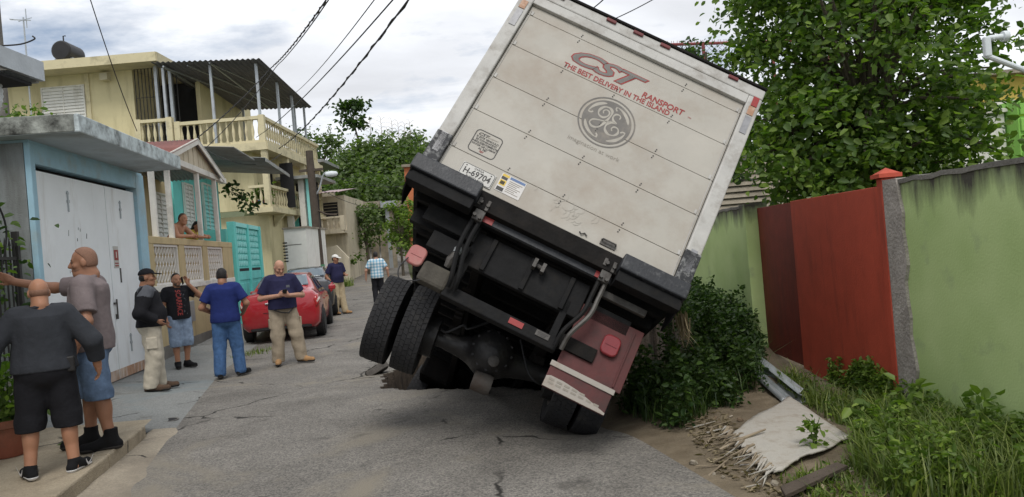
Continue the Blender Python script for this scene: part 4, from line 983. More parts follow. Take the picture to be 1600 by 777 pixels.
for a in (.72, 2.3): lb_(H1, 'window_frame', 'white_trim', a, a + .08, 1.40, 1.499, 2.05, 3.98)
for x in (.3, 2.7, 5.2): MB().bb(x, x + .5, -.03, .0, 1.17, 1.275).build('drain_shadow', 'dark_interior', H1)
MB().bb(2.4, 2.75, -.06, -.005, .55, 1.0).build('meter_box', 'grey_tin', H1, bevel=.01)
MB().bb(5.35, 5.75, -.10, -.005, .45, .95).build('meter_box', 'concrete_dark', H1, bevel=.01)
lb_(H1, 'wall_foot', 'concrete_dark', .02, 6.9, -.02, -.002, -.3, .22)

# --- turquoise house
H2 = street_root('turquoise_house', 'turquoise house with tall gate wall and lattice top', 'house', -7.72, 20.6, .2, -.136)
lb_(H2, 'house_wall', 'turquoise', .2, 5.2, 1.5, 1.66, 0, 4.75); lb_(H2, 'near_wall', 'turquoise', .2, .36, 1.66, 7, 0, 4.75)
louvre_window(H2, 1.0, 1.9, 2.5, 4.2, 1.47, 'white_trim', 'white_paint', 14); louvre_window(H2, 3.0, 4.1, 2.5, 4.4, 1.47, 'white_trim', 'turquoise_pale', 14)
for x0, x1 in ((0, .25), (1.75, 1.9), (3.45, 3.7)): lb_(H2, 'gate_pier', 'turquoise', x0, x1, -.08, .12, -.2, 2.9, .01)
for x0, x1 in ((.25, 1.75), (1.9, 3.45)):
    ga = lb_(H2, 'gate_leaf', 'turquoise', x0, x1, -.01, .05, .05, 1.25); 
    for a in (x0 + .08, (x0 + x1) / 2 + .04): MB().bb(a, a + (x1 - x0) / 2 - .14, -.03, -.011, .2, 1.15).build('gate_panel', 'turquoise', ga, bevel=.012)
    lb_(H2, 'gate_rail', 'turquoise', x0, x1, -.04, .07, 1.25, 1.62); lb_(H2, 'gate_slot', 'dark_interior', x0 + .1, x1 - .1, -.044, -.0405, 1.5, 1.58)
    lb_(H2, 'top_rail', 'turquoise_pale', x0, x1, -.06, .09, 2.78, 2.9)
    lt = lb_(H2, 'lattice', 'turquoise', x0, x1, .03, .05, 1.62, 2.78)
    me = MB().lathe([(.055, -.02), (.085, -.02), (.085, .02), (.055, .02)], n=8, axis='Y').mesh('lattice_ring', 'turquoise_pale')
    for i in range(7):
        for j in range(6): inst(me, 'lattice_ring', lt, (x0 + (x1 - x0) * (i + .5) / 7, .0, 1.72 + .19 * j))
lb_(H2, 'side_parapet', 'turquoise', -.12, .0, .12, 1.5, 1.2, 2.7)
lb_(H2, 'ceiling', 'white_trim', .2, 5.2, 1.67, 7, 4.76, 4.84)
corrugated('awning_sheet', 'grey_tin', (2.6, -.6, 4.98), (7.2, -.6, 4.98), (2.6, 3, 5.35), H2, .02, .12)
corrugated('roof_sheet', 'grey_tin', (-.2, -.3, 4.92), (2.55, -.3, 4.92), (-.2, 5, 5.4), H2, .02, .12)
lb_(H2, 'awning_board', 'grey_tin', 2.6, 7.2, -.63, -.605, 4.86, 4.96)

# --- yellow three-storey house, broadside to the camera
mat('soffit_yellow', (.55, .50, .36), .85, .1, 2, .1, 20, dirt=(.3, .26, .18), damt=.35)
YB = 32.0
def X(u, v, Y=YB): return at(u, v, Y).x
def Zz(u, v, Y=YB): return at(u, v, Y).z
H3 = thing('yellow_house', 'big yellow concrete house with balustraded terrace and dark tin canopy', 'house', (-12, YB, .3))
def yb(name, m, x0, x1, y0, y1, z0, z1, par=None, bevel=0): 
    par = par or H3; mb = MB().bb(x0, x1, y0, y1, z0, z1); mb.v = [(a + 12, b - YB, c - .3) for a, b, c in mb.v]; return mb.build(name, m, par, bevel=bevel)
xC = -9.9            # street corner
zT, z2, zR = 7.0, 4.3, 10.95
xw = X(210, 160); xr = X(262, 100)
yb('top_wall', 'yellow_paint', -30, xw, YB, YB + .2, zT, zR - .2); yb('top_side_wall', 'yellow_paint', xw - .2, xw, YB + .2, YB + 8, zT, zR - .2)
rs = yb('roof_slab', 'soffit_yellow', -31, xr, YB - 1.1, YB + 9, zR - .2, zR + .02); yb('slab_edge', 'yellow_trim', -31.02, xr + .02, YB - 1.13, YB - 1.08, zR - .22, zR + .16, rs)
yb('slab_edge', 'yellow_trim', xr + .0, xr + .05, YB - 1.08, YB + 9, zR - .22, zR + .16, rs)
x0, x1 = X(66, 160), X(134, 160); z0, z1 = Zz(100, 192), Zz(100, 135)
def lw(root, x0, x1, z0, z1, y, n): 
    o = louvre_window(root, x0 + 12, x1 + 12, z0 - .3, z1 - .3, y - YB, 'white_trim', 'white_paint', n); return o
lw(H3, x0, x1, z0, z1, YB - .01, 11)
yb('window_hood', 'soffit_yellow', X(162, 120) + .0, X(170, 120) + .1, YB - .35, YB - .001, Zz(165, 128), Zz(165, 117))
yb('wall_band', 'yellow_trim', X(132, 150) + .08, X(137, 150) + .12, YB - .05, YB - .001, zT, zR - .2)
# grille porch at the top of the stairs
yb('porch_back', 'dark_interior', xw, X(285, 160), YB + 2.6, YB + 2.7, zT, zR - .3); yb('porch_side', 'yellow_paint', X(285, 160), X(285, 160) + .2, YB + 1.5, YB + 8, zT, zR - .2)
gg = grille(H3, xw + 12 + .1, X(278, 150) + 12, zT - .3, zR - .5, .0, 13, 'iron_black', 4, 'porch_grille', .022)
for u in (250, 272): yb('porch_post', 'galvanised', X(u, 150) - .06, X(u, 150) + .06, YB - .3, YB - .18, zT, zR - .2)
# terrace and middle storey
tf = yb('terrace_slab', 'soffit_yellow', -30, xC, YB - .9, YB + 8.2, zT - .22, zT); yb('slab_edge', 'yellow_trim', -30, xC + .03, YB - .95, YB - .9, zT - .30, zT + .02, tf)
yb('slab_edge', 'yellow_trim', xC, xC + .06, YB - .9, YB + 8.2, zT - .30, zT + .02, tf)
def loc3(p): return Vector((p[0] + 12, p[1] - YB, p[2] - .3))
def balu(a, b, h, **k): return balustrade(H3, loc3(a), loc3(b), h, 'yellow_trim', **k)
balu((X(290, 200), YB - .75, zT), (xC - .15, YB - .75, zT), 1.15); balu((xC - .15, YB - .55, zT), (xC - .15, YB + 8, zT), 1.15, step=.32, post=False)
balu((X(232, 200), YB - .85, zT + .25), (X(280, 200), YB - .85, zT + .25), 1.1); yb('stair_block', 'yellow_paint', X(212, 200), X(284, 200), YB - .95, YB - .3, zT - .3, zT + .25)
balu((X(212, 200), YB - .85, zT - .6), (X(228, 200), YB - .85, zT + .1), 1.0, post=False)
xm = X(399, 300)
yb('middle_wall', 'yellow_paint', -30, xm, YB - .05, YB + .15, z2, zT - .22); yb('middle_return', 'yellow_paint', xm - .2, xm, YB + .15, YB + 1.9, z2, zT - .22)
yb('balcony_back', 'yellow_paint', xm - .2, xC - .8, YB + 1.9, YB + 2.05, z2, zT - .22)
yb('balcony_side', 'yellow_paint', xC - .9, xC - .75, YB + 2.05, YB + 8, z2, zT - .22)
for xa, xb in ((xm + .05, xm + .55), (xm + .9, xm + 1.5)): yb('balcony_door', 'dark_interior', xa - .35, xb - .35, YB + 1.85, YB + 1.9, z2 + .1, z2 + 2.15)
bs = yb('balcony_slab', 'yellow_trim', xm - .1, xC + .08, YB - .95, YB + 8, z2 - .22, z2)
for i, y in enumerate((YB - .75, YB + 2.2, YB + 5, YB + 7.8)): yb('balcony_post', 'yellow_trim', xC - .27, xC - .03, y - .12, y + .12, z2, zT - .22, None, .01)
balu((xm + .05, YB - .75, z2), (xC - .29, YB - .75, z2), .95, post=False); balu((xC - .15, YB - .55, z2), (xC - .15, YB + 7.6, z2), .95, step=.34, post=False)
yb('lower_wall', 'yellow_paint', -30, xC - .55, YB + .35, YB + .55, -.3, z2 - .22); yb('lower_side', 'yellow_paint', xC - .75, xC - .55, YB + .55, YB + 8, -.3, z2 - .22)
for x in (xC - 1.5, xC - 1.1): yb('wall_vent', 'dark_interior', x, x + .09, YB + .34, YB + .349, 1.4, 3.2)
for y in (YB + .9, YB + 3, YB + 5.2): 
    mb = MB().prism([(xC - .5, z2 - .225), (xC + .02, z2 - .225), (xC - .5, z2 - .75)], y, y + .16, 'Y'); mb.v = [(a + 12, b - YB, c - .3) for a, b, c in mb.v]; mb.build('bracket', 'yellow_trim', H3)
mat('pot_blue', (.10, .20, .42), .5, .1, 5, 0)
# tin canopy over the terrace
mc = corrugated('terrace_canopy', 'dark_tin', loc3((X(262, 105) - .1, YB - 1.3, 10.62)), loc3((xC + .15, YB - 1.3, 10.40)), loc3((X(262, 105) - .1, YB + 6.6, 10.1)), H3, .03, .22, .01)
for x in (X(275, 110), X(345, 110), xC - .2):
    mb = MB(); a, b = loc3((x, YB - 1.2, 10.44)), loc3((x, YB + 6.4, 9.98)); mb.tube([a, b], .045, 4); mb.build('canopy_rafter', 'galvanised', mc)
for x0_, x1_ in ((X(275, 110), X(345, 110)), (X(345, 110), xC - .2), (X(310, 110), xC - 1.2)):
    mb = MB(); mb.tube([loc3((x0_, YB - 1.1, 10.42)), loc3((x1_, YB + 6.2, 9.98))], .03, 4); mb.build('canopy_brace', 'galvanised', mc)
for x, y in ((X(270, 120), YB - .9), (X(340, 120), YB - .75), (xC - .2, YB - .75), (xC - .2, YB + 2), (xC - .2, YB + 4.2), (xC - .2, YB + 6.3), (X(300, 120), YB + 6), (X(395, 120), YB + 6)):
    zt = 10.5 - .06 * (y - YB); yb('canopy_post', 'galvanised', x - .05, x + .05, y - .05, y + .05, zT, zt - .1)
# flower pots standing on the balcony rail, water tank and aerial on the roof
for i, t in enumerate((.15, .45, .8)):
    q = Vector((xm + .05 + t * (xC - .2 - xm), YB - .45, z2)); fp = thing('balcony_pot', ('small balcony pot with drooping leaves beside the corner post', 'small blue balcony pot with leaves behind the balusters', 'small balcony pot with leaves nearest the inner wall')[2 - i] if True else '', 'flower pot', q)
    MB().lathe([(.12, 0), (.18, .3), (.19, .34), (.14, .34)], n=10).build('pot', 'pot_blue' if i == 1 else 'terracotta', fp, smooth=True)
    g = RNG.normal(size=(70, 3)) * .16 + np.array([q.x, q.y, q.z + .6]); leaves_obj('foliage', 'leaf_mid', g, .16, fp)
mat('tank_black', (.015, .015, .016), .45, .2, 3, .05, 30)
c = at(107, 84, YB + 1.2); WT = thing('water_tank', 'black cylindrical water tank lying on the yellow house roof', 'water tank', (c.x, c.y, zR))
h = c.z - zR
MB().lathe([(.05, -.62), (.38, -.60), (.44, -.54), (.44, .54), (.38, .60), (.05, .62)], (0, .0, h), 20, 'Y').build('drum', 'tank_black', WT, smooth=True)
for y in (-.35, .35): MB().bb(-.4, .4, y - .05, y + .05, 0, h - .3).build('cradle', 'galvanised', WT)
MB().tube([(0, -.3, h + .42), (0, -.3, h + .7), (.1, -.3, h + .7)], .03, 6).build('vent_pipe', 'wire_black', WT)
MB().bb(-2.2, -.6, .2, 1.6, .12, .18).build('solar_panel', 'galvanised', WT)
c = at(50, 190, YB - .6); AN = thing('tv_aerial', 'thin television aerial mast in front of the yellow house', 'aerial', (c.x, c.y, zR + .05)); tz = at(50, 28, YB - .6).z - zR
MB().cyl((0, 0, -2.8), (0, 0, tz), .032, n=6).build('mast', 'galvanised', AN)
mb = MB(); mb.tube([(-.55, 0, tz - .05), (.3, 0, tz - .15)], .025, 4); mb.tube([(.05, -.4, tz - .3), (.1, .4, tz + .1)], .022, 4); mb.tube([(.12, 0, tz + .35), (.12, 0, tz - .45)], .02, 4); mb.tube([(-.45, .2, tz), (-.45, -.2, tz - .1)], .02, 4); mb.build('aerial_rods', 'galvanised', AN)
# ---------------------------------------------------------------- far end of the street
def wb(root, name, m, x0, x1, y0, y1, z0, z1, bevel=0):
    mb = MB().bb(x0, x1, y0, y1, z0, z1); return mb.build(name, m, root, bevel=bevel, world=True)
def far_box(u0, u1, v0, v1, Y):
    a, b = at(u0, v0, Y), at(u1, v1, Y); return a.x, b.x, b.z, a.z      # x0, x1, z_bottom, z_top
Y = 29.0; x0, x1, zb, zt = far_box(443, 482, 359, 415, Y); g0 = base_z(0, Y)
WS = thing('white_shed', 'low white block shed with a small black vent beside the parked cars', 'shed', (x0, Y, g0))
wb(WS, 'front_wall', 'white_paint', x0, x1, Y, Y + .2, g0 - .3, zt); wb(WS, 'side_wall', 'white_paint', x1 - .2, x1, Y + .2, Y + 3, g0 - .3, zt); wb(WS, 'roof', 'concrete', x0 - .05, x1 + .05, Y - .06, Y + 3.1, zt, zt + .07)
wb(WS, 'panel_joint', 'concrete_dark', x0 + .1, x1 - .2, Y - .006, Y - .001, (zb + zt) / 2 + .1, (zb + zt) / 2 + .13)
vx = at(445, 395, Y)
for i in range(7): wb(WS, 'vent_slat', 'dark_interior', vx.x - .05, vx.x + .12, Y - .012, Y - .002, vx.z + .35 - i * .12, vx.z + .40 - i * .12)
Y = 34.5; x0, x1, zb, zt = far_box(446, 487, 283, 357, Y)
BH = thing('blue_porch_house', 'small house with white column and blue green door above the shed', 'house', (x0, Y, g0))
wb(BH, 'back_wall', 'dark_interior', x0, x1, Y + 1.6, Y + 1.8, 0, zt); wb(BH, 'roof', 'grey_tin', x0 - .3, x1 + .6, Y - .5, Y + 3, zt, zt + .14); wb(BH, 'floor', 'concrete', x0, x1, Y - .1, Y + 1.6, zb - .2, zb)
for u in (452, 473, 485):
    q = at(u, 320, Y); wb(BH, 'column', 'white_trim' if u != 485 else 'turquoise_pale', q.x - .13, q.x + .13, Y - .05, Y + .2, zb, zt)
q = at(461, 320, Y + 1.5); wb(BH, 'door', 'turquoise', q.x - .35, q.x + .1, Y + 1.54, Y + 1.59, zb, zb + 1.8)
q = at(480, 320, Y + 1.5); wb(BH, 'door', mat('door_blue', (.05, .20, .30), .6, .1, 3, 0), q.x - .2, q.x + .25, Y + 1.54, Y + 1.59, zb, zb + 1.9)
wb(BH, 'lower_wall', 'concrete_dark', x0, x1, Y + .2, Y + .4, 0, zb - .2)
Y = 50; x0, x1, zb, zt = far_box(468, 500, 258, 290, Y)
RH = thing('red_house', 'bright red house front showing above the porch roofs', 'house', (x0, Y, base_z(0, Y)))
wb(RH, 'wall', 'red_paint_far', x0, x1, Y, Y + .3, zb - 3.5, zt); wb(RH, 'roof', 'grey_tin', x0 - .6, x1 + .5, Y - .6, Y + 4, zt, zt + .2); wb(RH, 'window', 'dark_interior', x0 + .5, x0 + 1.0, Y - .03, Y - .002, zb, zb + .6)
wb(RH, 'lower_wall', 'stone_far', x0 - .3, x1 + 1, Y - .4, Y - .1, 0, zb - .6)
Y = 40; x0, x1, zb, zt = far_box(501, 545, 308, 392, Y); gq = base_z(0, Y)
CH = thing('cream_house', 'faded cream house with small balcony and pinkish tin roof', 'house', (x0, Y, gq)); bz = at(520, 362, Y).z
wb(CH, 'wall', 'cream_board', x0, x1, Y, Y + .25, gq - .4, zt); wb(CH, 'side_wall', 'cream_board', x1 - .25, x1, Y + .25, Y + 5, gq - .4, zt)
q0, q1 = at(507, 342, Y), at(527, 316, Y); wi = wb(CH, 'window', 'dark_interior', q0.x, q1.x, Y - .03, Y - .002, q0.z, q1.z)
for i in range(5): wb(CH, 'window_louvre', 'stone_far', q0.x + .02, q1.x - .02, Y - .06, Y - .033, q0.z + (q1.z - q0.z) * (i + .2) / 5, q0.z + (q1.z - q0.z) * (i + .4) / 5)
wb(CH, 'balcony_slab', 'cream_board', x0 - .05, x1 + .05, Y - 1.0, Y - .001, bz - .15, bz)
balustrade(CH, Vector((.0, -.9, bz - gq)), Vector((x1 - x0, -.9, bz - gq)), .75, 'cream_board', step=.28)
rz = zt + .1
corrugated('roof_sheet', 'pink_tin', (x0 - .1, Y - 1.2, rz), (x1 + .1, Y - 1.2, rz), (x0 - .1, Y + 3, rz + .5), CH, .02, .2, .01, world=True)
qa, qb = at(512, 420, Y - 2), at(545, 382, Y - 2)
mb = MB().prism([(qa.x, gq - .3), (qb.x, gq - .3), (qb.x, qb.z - .7), (qa.x + .6, qb.z), (qa.x, qb.z - .1)], Y - 2.3, Y - 2.05, 'Y'); mb.build('ramp_wall', 'cream_board', CH, world=True)
# timber pole with the street lamp
b, t = at(500, 412, 31), at(483, 236, 31)
UP = thing('street_pole', 'dark timber pole with a street lamp arm and green painted foot', 'pole', (b.x, 31, base_z(0, 31)))
z0 = base_z(0, 31); d = Vector((t.x - b.x, 0, t.z - z0))
MB().cyl((0, 0, -.2), d, .19, .15, n=10).build('shaft', 'timber_pole', UP, smooth=True)
MB().cyl(d * .02, d * .22, .205, .2, n=10).build('green_foot', mat('pole_green', (.08, .24, .13), .8, .3, 5, .2), UP, smooth=True)
MB().bb(.28, .6, -.1, .1, .2, 1.25).build('rust_post', 'orange_far', UP)
e = at(518, 272, 31) - Vector((b.x, 31, z0)); s_ = d * .68
MB().tube(crv([s_, s_ + Vector((.25, 0, .30)), e + Vector((-.3, 0, .05)), e], 5), .035, 6).build('lamp_arm', 'galvanised', UP, smooth=True)
MB().lathe([(.03, -.28), (.10, -.22), (.13, 0), (.10, .2), (.03, .26)], e, 10, 'X').build('lamp_head', 'pvc_white', UP, smooth=True)
MB().bb(-.55, .45, -.05, .05, d.z * .86, d.z * .86 + .1).build('cross_arm', 'timber_pole', UP)
MB().tube([d * .6, d * .6 + Vector((.5, 0, -.25)), d * .6 + Vector((.9, 0, -.3))], .04, 5).build('bracket', 'timber_pole', UP)
# long grey slab roof and ruined wall among the vines
Y = 46; a, b = at(520, 322, Y), at(645, 322, Y); gq = base_z(0, Y)
SR = thing('carport', 'low carport with a long grey slab roof among the vines', 'carport', (a.x, Y, gq))
for i in range(5):
    xx0 = a.x + (b.x - a.x) * i / 5; wb(SR, 'roof_panel', 'galvanised' if i in (0, 3) else 'concrete', xx0 + .01, a.x + (b.x - a.x) * (i + 1) / 5 - .01, Y - .2, Y + 2.5, a.z - .2 - .02 * (i % 2) - .05 * i, a.z + .16 - .05 * i)
for u in (545, 606, 612): q = at(u, 350, Y); wb(SR, 'post', 'stone_far' if u != 606 else 'galvanised', q.x - .12, q.x + .12, Y + .1, Y + .35, gq - .3, a.z - .35)
Y = 44; x0, x1, zb, zt = far_box(543, 598, 330, 395, Y)
RW = thing('ruined_wall', 'mouldy stone garden wall half covered by vines', 'wall', (x0, Y, base_z(0, Y)))
for i in range(4):
    xa = x0 + (x1 - x0) * i / 4; wb(RW, 'wall_bay', 'stone_far', xa + .01, x0 + (x1 - x0) * (i + 1) / 4 - .01, Y + .7 * i, Y + .3 + .7 * i, base_z(0, Y) - .4, zb + (zt - zb) * (.75 - .12 * (i % 2)))
Y = 42; x0, x1, zb, zt = far_box(631, 660, 262, 330, Y)
OH = thing('orange_house', 'narrow strip of an orange house beyond the truck', 'house', (x0, Y, base_z(0, Y)))
wb(OH, 'wall', 'orange_far', x0, x1 + 1, Y, Y + .3, 0, zt); wb(OH, 'roof', 'concrete', x0 - .1, x1 + 1.2, Y - .2, Y + 3, zt, zt + .15); wb(OH, 'window', 'dark_interior', x0 + .9, x0 + 1.5, Y - .02, Y - .002, zt - 1.8, zt - .8)

# ---------------------------------------------------------------- trees and thickets
def ball(n, c, r, shell=.55):
    d = RNG.normal(size=(n, 3)); d /= np.linalg.norm(d, axis=1)[:, None]; q = RNG.uniform(shell, 1, n) ** .7
    return np.array(c) + d * q[:, None] * np.array(r), d
def tree(name, label, base, blobs, leaf, m, per, group=None, trunk_r=.2, cat='tree', clump=.32, limbs=True, shell=.35):
    """blobs: (centre, radii); crown is made of clumps of leaves spread through the blobs"""
    base = Vector(base); r = thing(name, label, cat, base, 0, group); P = []; Nn = []; mb = MB(); tops = []
    for c, rr in blobs:
        c = Vector(c); k = max(5, int(per[0] * rr[0] * rr[2])); cc, dd = ball(k, c, rr, shell)
        for q, d in zip(cc, dd):
            n = int(per[1] * RNG.uniform(.5, 1.4)); s = clump * RNG.uniform(.6, 1.3)
            P.append(q + RNG.normal(size=(n, 3)) * np.array([s, s, s * .6])); Nn.append(np.repeat(d[None], n, 0))
            if limbs and RNG.random() < .3: tops.append((Vector(c), Vector(q)))
    V, F = leaf_cloud(0, leaf, np.concatenate(P), np.concatenate(Nn))
    o = link('crown', arrmesh('crown', V - np.array(base), F, m), r)
    c0 = Vector(blobs[0][0]) - base; mb.tube(crv([Vector((0, 0, -.3)), Vector((c0.x * .15, c0.y * .15, c0.z * .45)), c0], 5), [trunk_r * (1 - .07 * i) for i in range(11)], 8)
    mb.build('trunk', 'bark', r, smooth=True)
    if tops:
        mb = MB()
        for c, q in tops:
            s0 = c0 * random.uniform(.45, .95); e = q - base; mb.tube(crv([s0, s0.lerp(e, .5) + Vector((0, 0, .12 * (e - s0).length)), e], 3), [trunk_r * .28 * (1 - .13 * i) for i in range(7)], 5)
        mb.build('limbs', 'bark', r, smooth=True)
    return r
# big broadleaf tree behind the red gate
tb_ = (4.85, 9.9, .1)
blobs = [((4.85, 9.9, 3.5), (1.75, 1.6, 1.6)), ((3.9, 9.6, 2.45), (.9, .8, .5)), ((4.9, 9.3, 2.35), (1.3, .8, .55)), ((4.2, 9.4, 2.75), (1.35, 1.1, .85)), ((5.4, 9.9, 2.9), (.95, 1.1, .9)), ((4.7, 9.6, 5.1), (1.7, 1.4, 1.0)), ((5.7, 10.0, 4.9), (1.05, 1.1, 1.0)), ((3.55, 10.1, 3.4), (.7, .8, .8)), ((3.9, 9.9, 4.35), (.9, .9, .6))]
tree('broadleaf_tree', 'large dense broadleaf tree growing behind the red gate', tb_, blobs, .105, 'leaf_mid', (40, 72), trunk_r=.16, clump=.21, shell=.35)
# small tree by the chain link fence
tree('fence_tree', 'small bushy tree top against the chain link fence', (3.45, 12.4, .1), [((3.5, 12.4, 4.7), (.42, .4, .28)), ((3.6, 12.3, 3.2), (.8, .6, .9))], .12, 'leaf_deep', (30, 26), trunk_r=.07, clump=.13)
# vegetation beyond the street end
def tq(u, v, Y): return tuple(at(u, v, Y))
gq = lambda u, Y: (at(u, 400, Y).x, Y, base_z(0, Y) - .3)
tree('airy_tree', 'airy grey green tree leaning above the red house', gq(505, 75), [(tq(505, 245, 75), (2.2, 2, 2.4)), (tq(520, 222, 75), (1.4, 1.5, 1.8)), (tq(485, 215, 75), (1.2, 1.3, 1.4)), (tq(535, 265, 75), (1.6, 1.5, 1.6)), (tq(508, 285, 75), (2.4, 2, 1.6))], .42, 'leaf_far', (5.5, 20), trunk_r=.3, clump=.5)
tree('dark_tree', 'dark round tree beside the yellow house balcony', gq(472, 62), [(tq(470, 245, 62), (1.5, 1.4, 1.8)), (tq(462, 215, 62), (1.0, 1.0, .8)), (tq(478, 280, 62), (1.6, 1.5, 1.4))], .34, 'leaf_deep', (8, 26), trunk_r=.22, clump=.4)
# tall tree with layered branches
b = Vector(gq(560, 80)); top = at(548, 160, 80); LT = thing('layered_tree', 'tall thin tree with flat dark layers of leaves above the thicket', 'tree', b)
pts = crv([Vector((0, 0, 0)), at(566, 250, 80) - b, at(556, 205, 80) - b, top - b], 5); MB().tube(pts, [.22 - .012 * i for i in range(len(pts))], 6).build('trunk', 'bark', LT, smooth=True)
P = []; mb = MB()
for u0, u1, v in ((536, 566, 163), (530, 562, 172), (533, 562, 184), (540, 563, 192), (552, 570, 196), (528, 545, 167), (548, 566, 160)):
    for i in range(5):
        c = at(u0 + (u1 - u0) * i / 4, v + 3 * math.sin(i * 2 + v), 80); P.append(np.array(c) + RNG.normal(size=(16, 3)) * np.array([.35, .5, .16]))
    mb.tube([at((u0 + u1) / 2 + 4, v + 10, 80) - b, at((u0 + u1) / 2, v, 80) - b, at(u0, v, 80) - b], [.07, .05, .03], 4)
V, F = leaf_cloud(0, .5, np.concatenate(P)); link('crown', arrmesh('crown', V - np.array(b), F, 'leaf_deep'), LT); mb.build('limbs', 'bark', LT)
# thicket covered hill
P = []; Nn = []
for (u, v, Y, rr, k) in ((600, 262, 66, (4.6, 3, 2.6), 230), (565, 285, 64, (3.5, 3, 2.0), 130), (635, 275, 64, (3.5, 3, 2.4), 130), (650, 245, 68, (1.6, 2, 2.2), 50), (600, 305, 58, (5.0, 2, 1.4), 150), (525, 305, 62, (3.0, 2, 1.4), 70), (570, 250, 66, (2, 2, 1.2), 50), (700, 285, 62, (4, 3, 2.6), 110), (780, 280, 62, (4, 3, 2.8), 110), (860, 275, 60, (4, 3, 2.8), 110), (940, 270, 58, (4, 3, 2.8), 110)):
    c, d = ball(k, at(u, v, Y), rr, .6)
    for q, dd in zip(c, d): P.append(q + RNG.normal(size=(22, 3)) * .42); Nn.append(np.repeat(dd[None], 22, 0))
V, F = leaf_cloud(0, .40, np.concatenate(P), np.concatenate(Nn)); o = link('thicket', arrmesh('thicket', V, F, 'leaf_far')); tag(o, 'dense vine covered thicket on the hill at the street end', 'thicket', kind='stuff')
mb = MB(); 
for (u, v, Y, rr) in ((600, 275, 67, (4.4, 3, 2.6)), (560, 300, 66, (4.5, 3, 2.2)), (640, 295, 66, (4.2, 3, 2.6)), (600, 330, 70, (12, 4, 3.5)), (500, 330, 75, (9, 4, 3))):
    c = at(u, v, Y); R_ = []
    for i in range(9):
        a = math.pi / 2 * i / 8 * 1.0; R_.append([(c.x + rr[0] * .86 * math.cos(a) * math.cos(t * .4363) , c.y + rr[1] * .86 * math.cos(a) * math.sin(t * .4363), c.z + rr[2] * .86 * math.sin(a)) for t in range(15)])
    R_ = [[(x, y, -.5) for x, y, z in R_[0]]] + R_; mb.grid(R_)
struct(mb.build('hill', 'field', smooth=True), 'green hill behind the houses')
# bare bamboo tips
for i, (u, v) in enumerate(((578, 185), (595, 183), (612, 186), (622, 190), (632, 192), (640, 188), (605, 200))):
    b0 = at(u - 4, 260, 67); t0 = at(u, v, 67); B = thing('bamboo_tip', 'thin pale bare bamboo stem arching above the thicket', 'bamboo', b0, 0, 'bamboo stems above the thicket')
    d = t0 - b0; MB().tube(crv([Vector((0, 0, -1)), d * .5 + Vector((.2, 0, .2)), d * .93, d + Vector((-.15, 0, .1)), d + Vector((-.35, 0, .05))], 5), [.035 - .0014 * k for k in range(21)], 4).build('stem', 'splinter', B)
    mb = MB()
    for k in range(14): q = d * (.35 + .045 * k); s = 1 if k % 2 else -1; mb.tube([q, q + Vector((.28 * s, 0, .22)), q + Vector((.45 * s, 0, .15))], .014, 3)
    mb.build('twigs', 'splinter', B)
# vine trees right and left of the far lane
tree('vine_tree', 'bright green vine covered tree at the lane bend beside the truck', gq(628, 40), [(tq(622, 352, 40), (.8, .9, 1.2)), (tq(640, 340, 40), (.9, .9, 1.2)), (tq(634, 378, 40), (.8, .8, .8))], .22, 'leaf_bright', (24, 20), trunk_r=.1, clump=.22)
tree('vine_tree', 'vine smothered trunk standing left of the far lane', gq(575, 43), [(tq(567, 335, 43), (.8, .9, .9)), (tq(580, 345, 43), (.7, .8, 1.2)), (tq(552, 330, 43), (.7, .7, .7)), (tq(572, 372, 43), (.6, .7, .8))], .22, 'leaf_far', (24, 20), trunk_r=.12, clump=.22)
tree('vine_tree', 'pale green bush beside the cream house', gq(535, 41.5), [(tq(533, 375, 41), (.5, .5, .4)), (tq(548, 402, 40.5), (.7, .5, .3))], .18, 'leaf_mid', (40, 20), trunk_r=.05, clump=.16)
# branch with dark leaves hanging over the turquoise house awning
c = at(365, 300, 26); BR = thing('creeper', 'dark leafy creeper branch reaching across the yellow wall', 'creeper', c); P = []; pts = [at(352, 298, 26), at(368, 302, 26), at(380, 308, 26), at(388, 322, 26), at(396, 325, 26)]
MB().tube([q - c for q in pts], .02, 4).build('stem', 'bark', BR)
for q in pts + [at(360, 292, 26), at(375, 300, 26), at(378, 316, 26)]: P.append(np.array(q) + RNG.normal(size=(16, 3)) * .14)
V, F = leaf_cloud(0, .18, np.concatenate(P)); link('foliage', arrmesh('foliage', V - np.array(c), F, 'leaf_deep'), BR)

# ---------------------------------------------------------------- right side: walls, gate, yard
WX = 3.08
def wall_piece(name, label, y0, y1, z0, z1, m='wall_green', x0=WX, th=.16):
    r = thing(name, label, 'wall', (x0, y0, 0)); mb = MB()
    n = max(2, int((y1 - y0) / .12)); top = [(y0 + (y1 - y0) * i / n, z1 + .005 * math.sin(i * 1.7) + .004 * math.sin(i * 4.1)) for i in range(n + 1)]
    poly = [(y0, z0), (y1, z0)] + list(reversed(top)); mb.prism(poly, x0, x0 + th, 'X'); mb.build('wall_body', m, r, world=True)
    mb = MB(); mb.grid([[(x0 - .012, y, z + .012) for y, z in top], [(x0 + th + .012, y, z + .012) for y, z in top]])
    o = mb.build('coping', 'concrete_dark', r, world=True); o.modifiers.new('s', 'SOLIDIFY').thickness = .035
    return r
w1 = wall_piece('green_wall', 'light green wall with black mould stains along its top, beside the red gate', 1.5, 5.86, -.3, 1.98)
mb = MB(); n = 16; L_ = [(5.95 + .02 * math.sin(i * 2.1) + .02 * math.sin(i * .9) - .02, -.2 + 2.2 * i / n) for i in range(n + 1)]
mb.prism([(6.06, -.2)] + [(6.06, 2.0)] + [(y - .12, z) for y, z in reversed(L_)], WX - .025, WX + .18, 'X'); mb.build('raw_edge', 'wall_grey_raw', w1, world=True)
gp = thing('gate_post', 'slim red gate post with a small pointed cap', 'gate post', (WX, 6.00, 0))
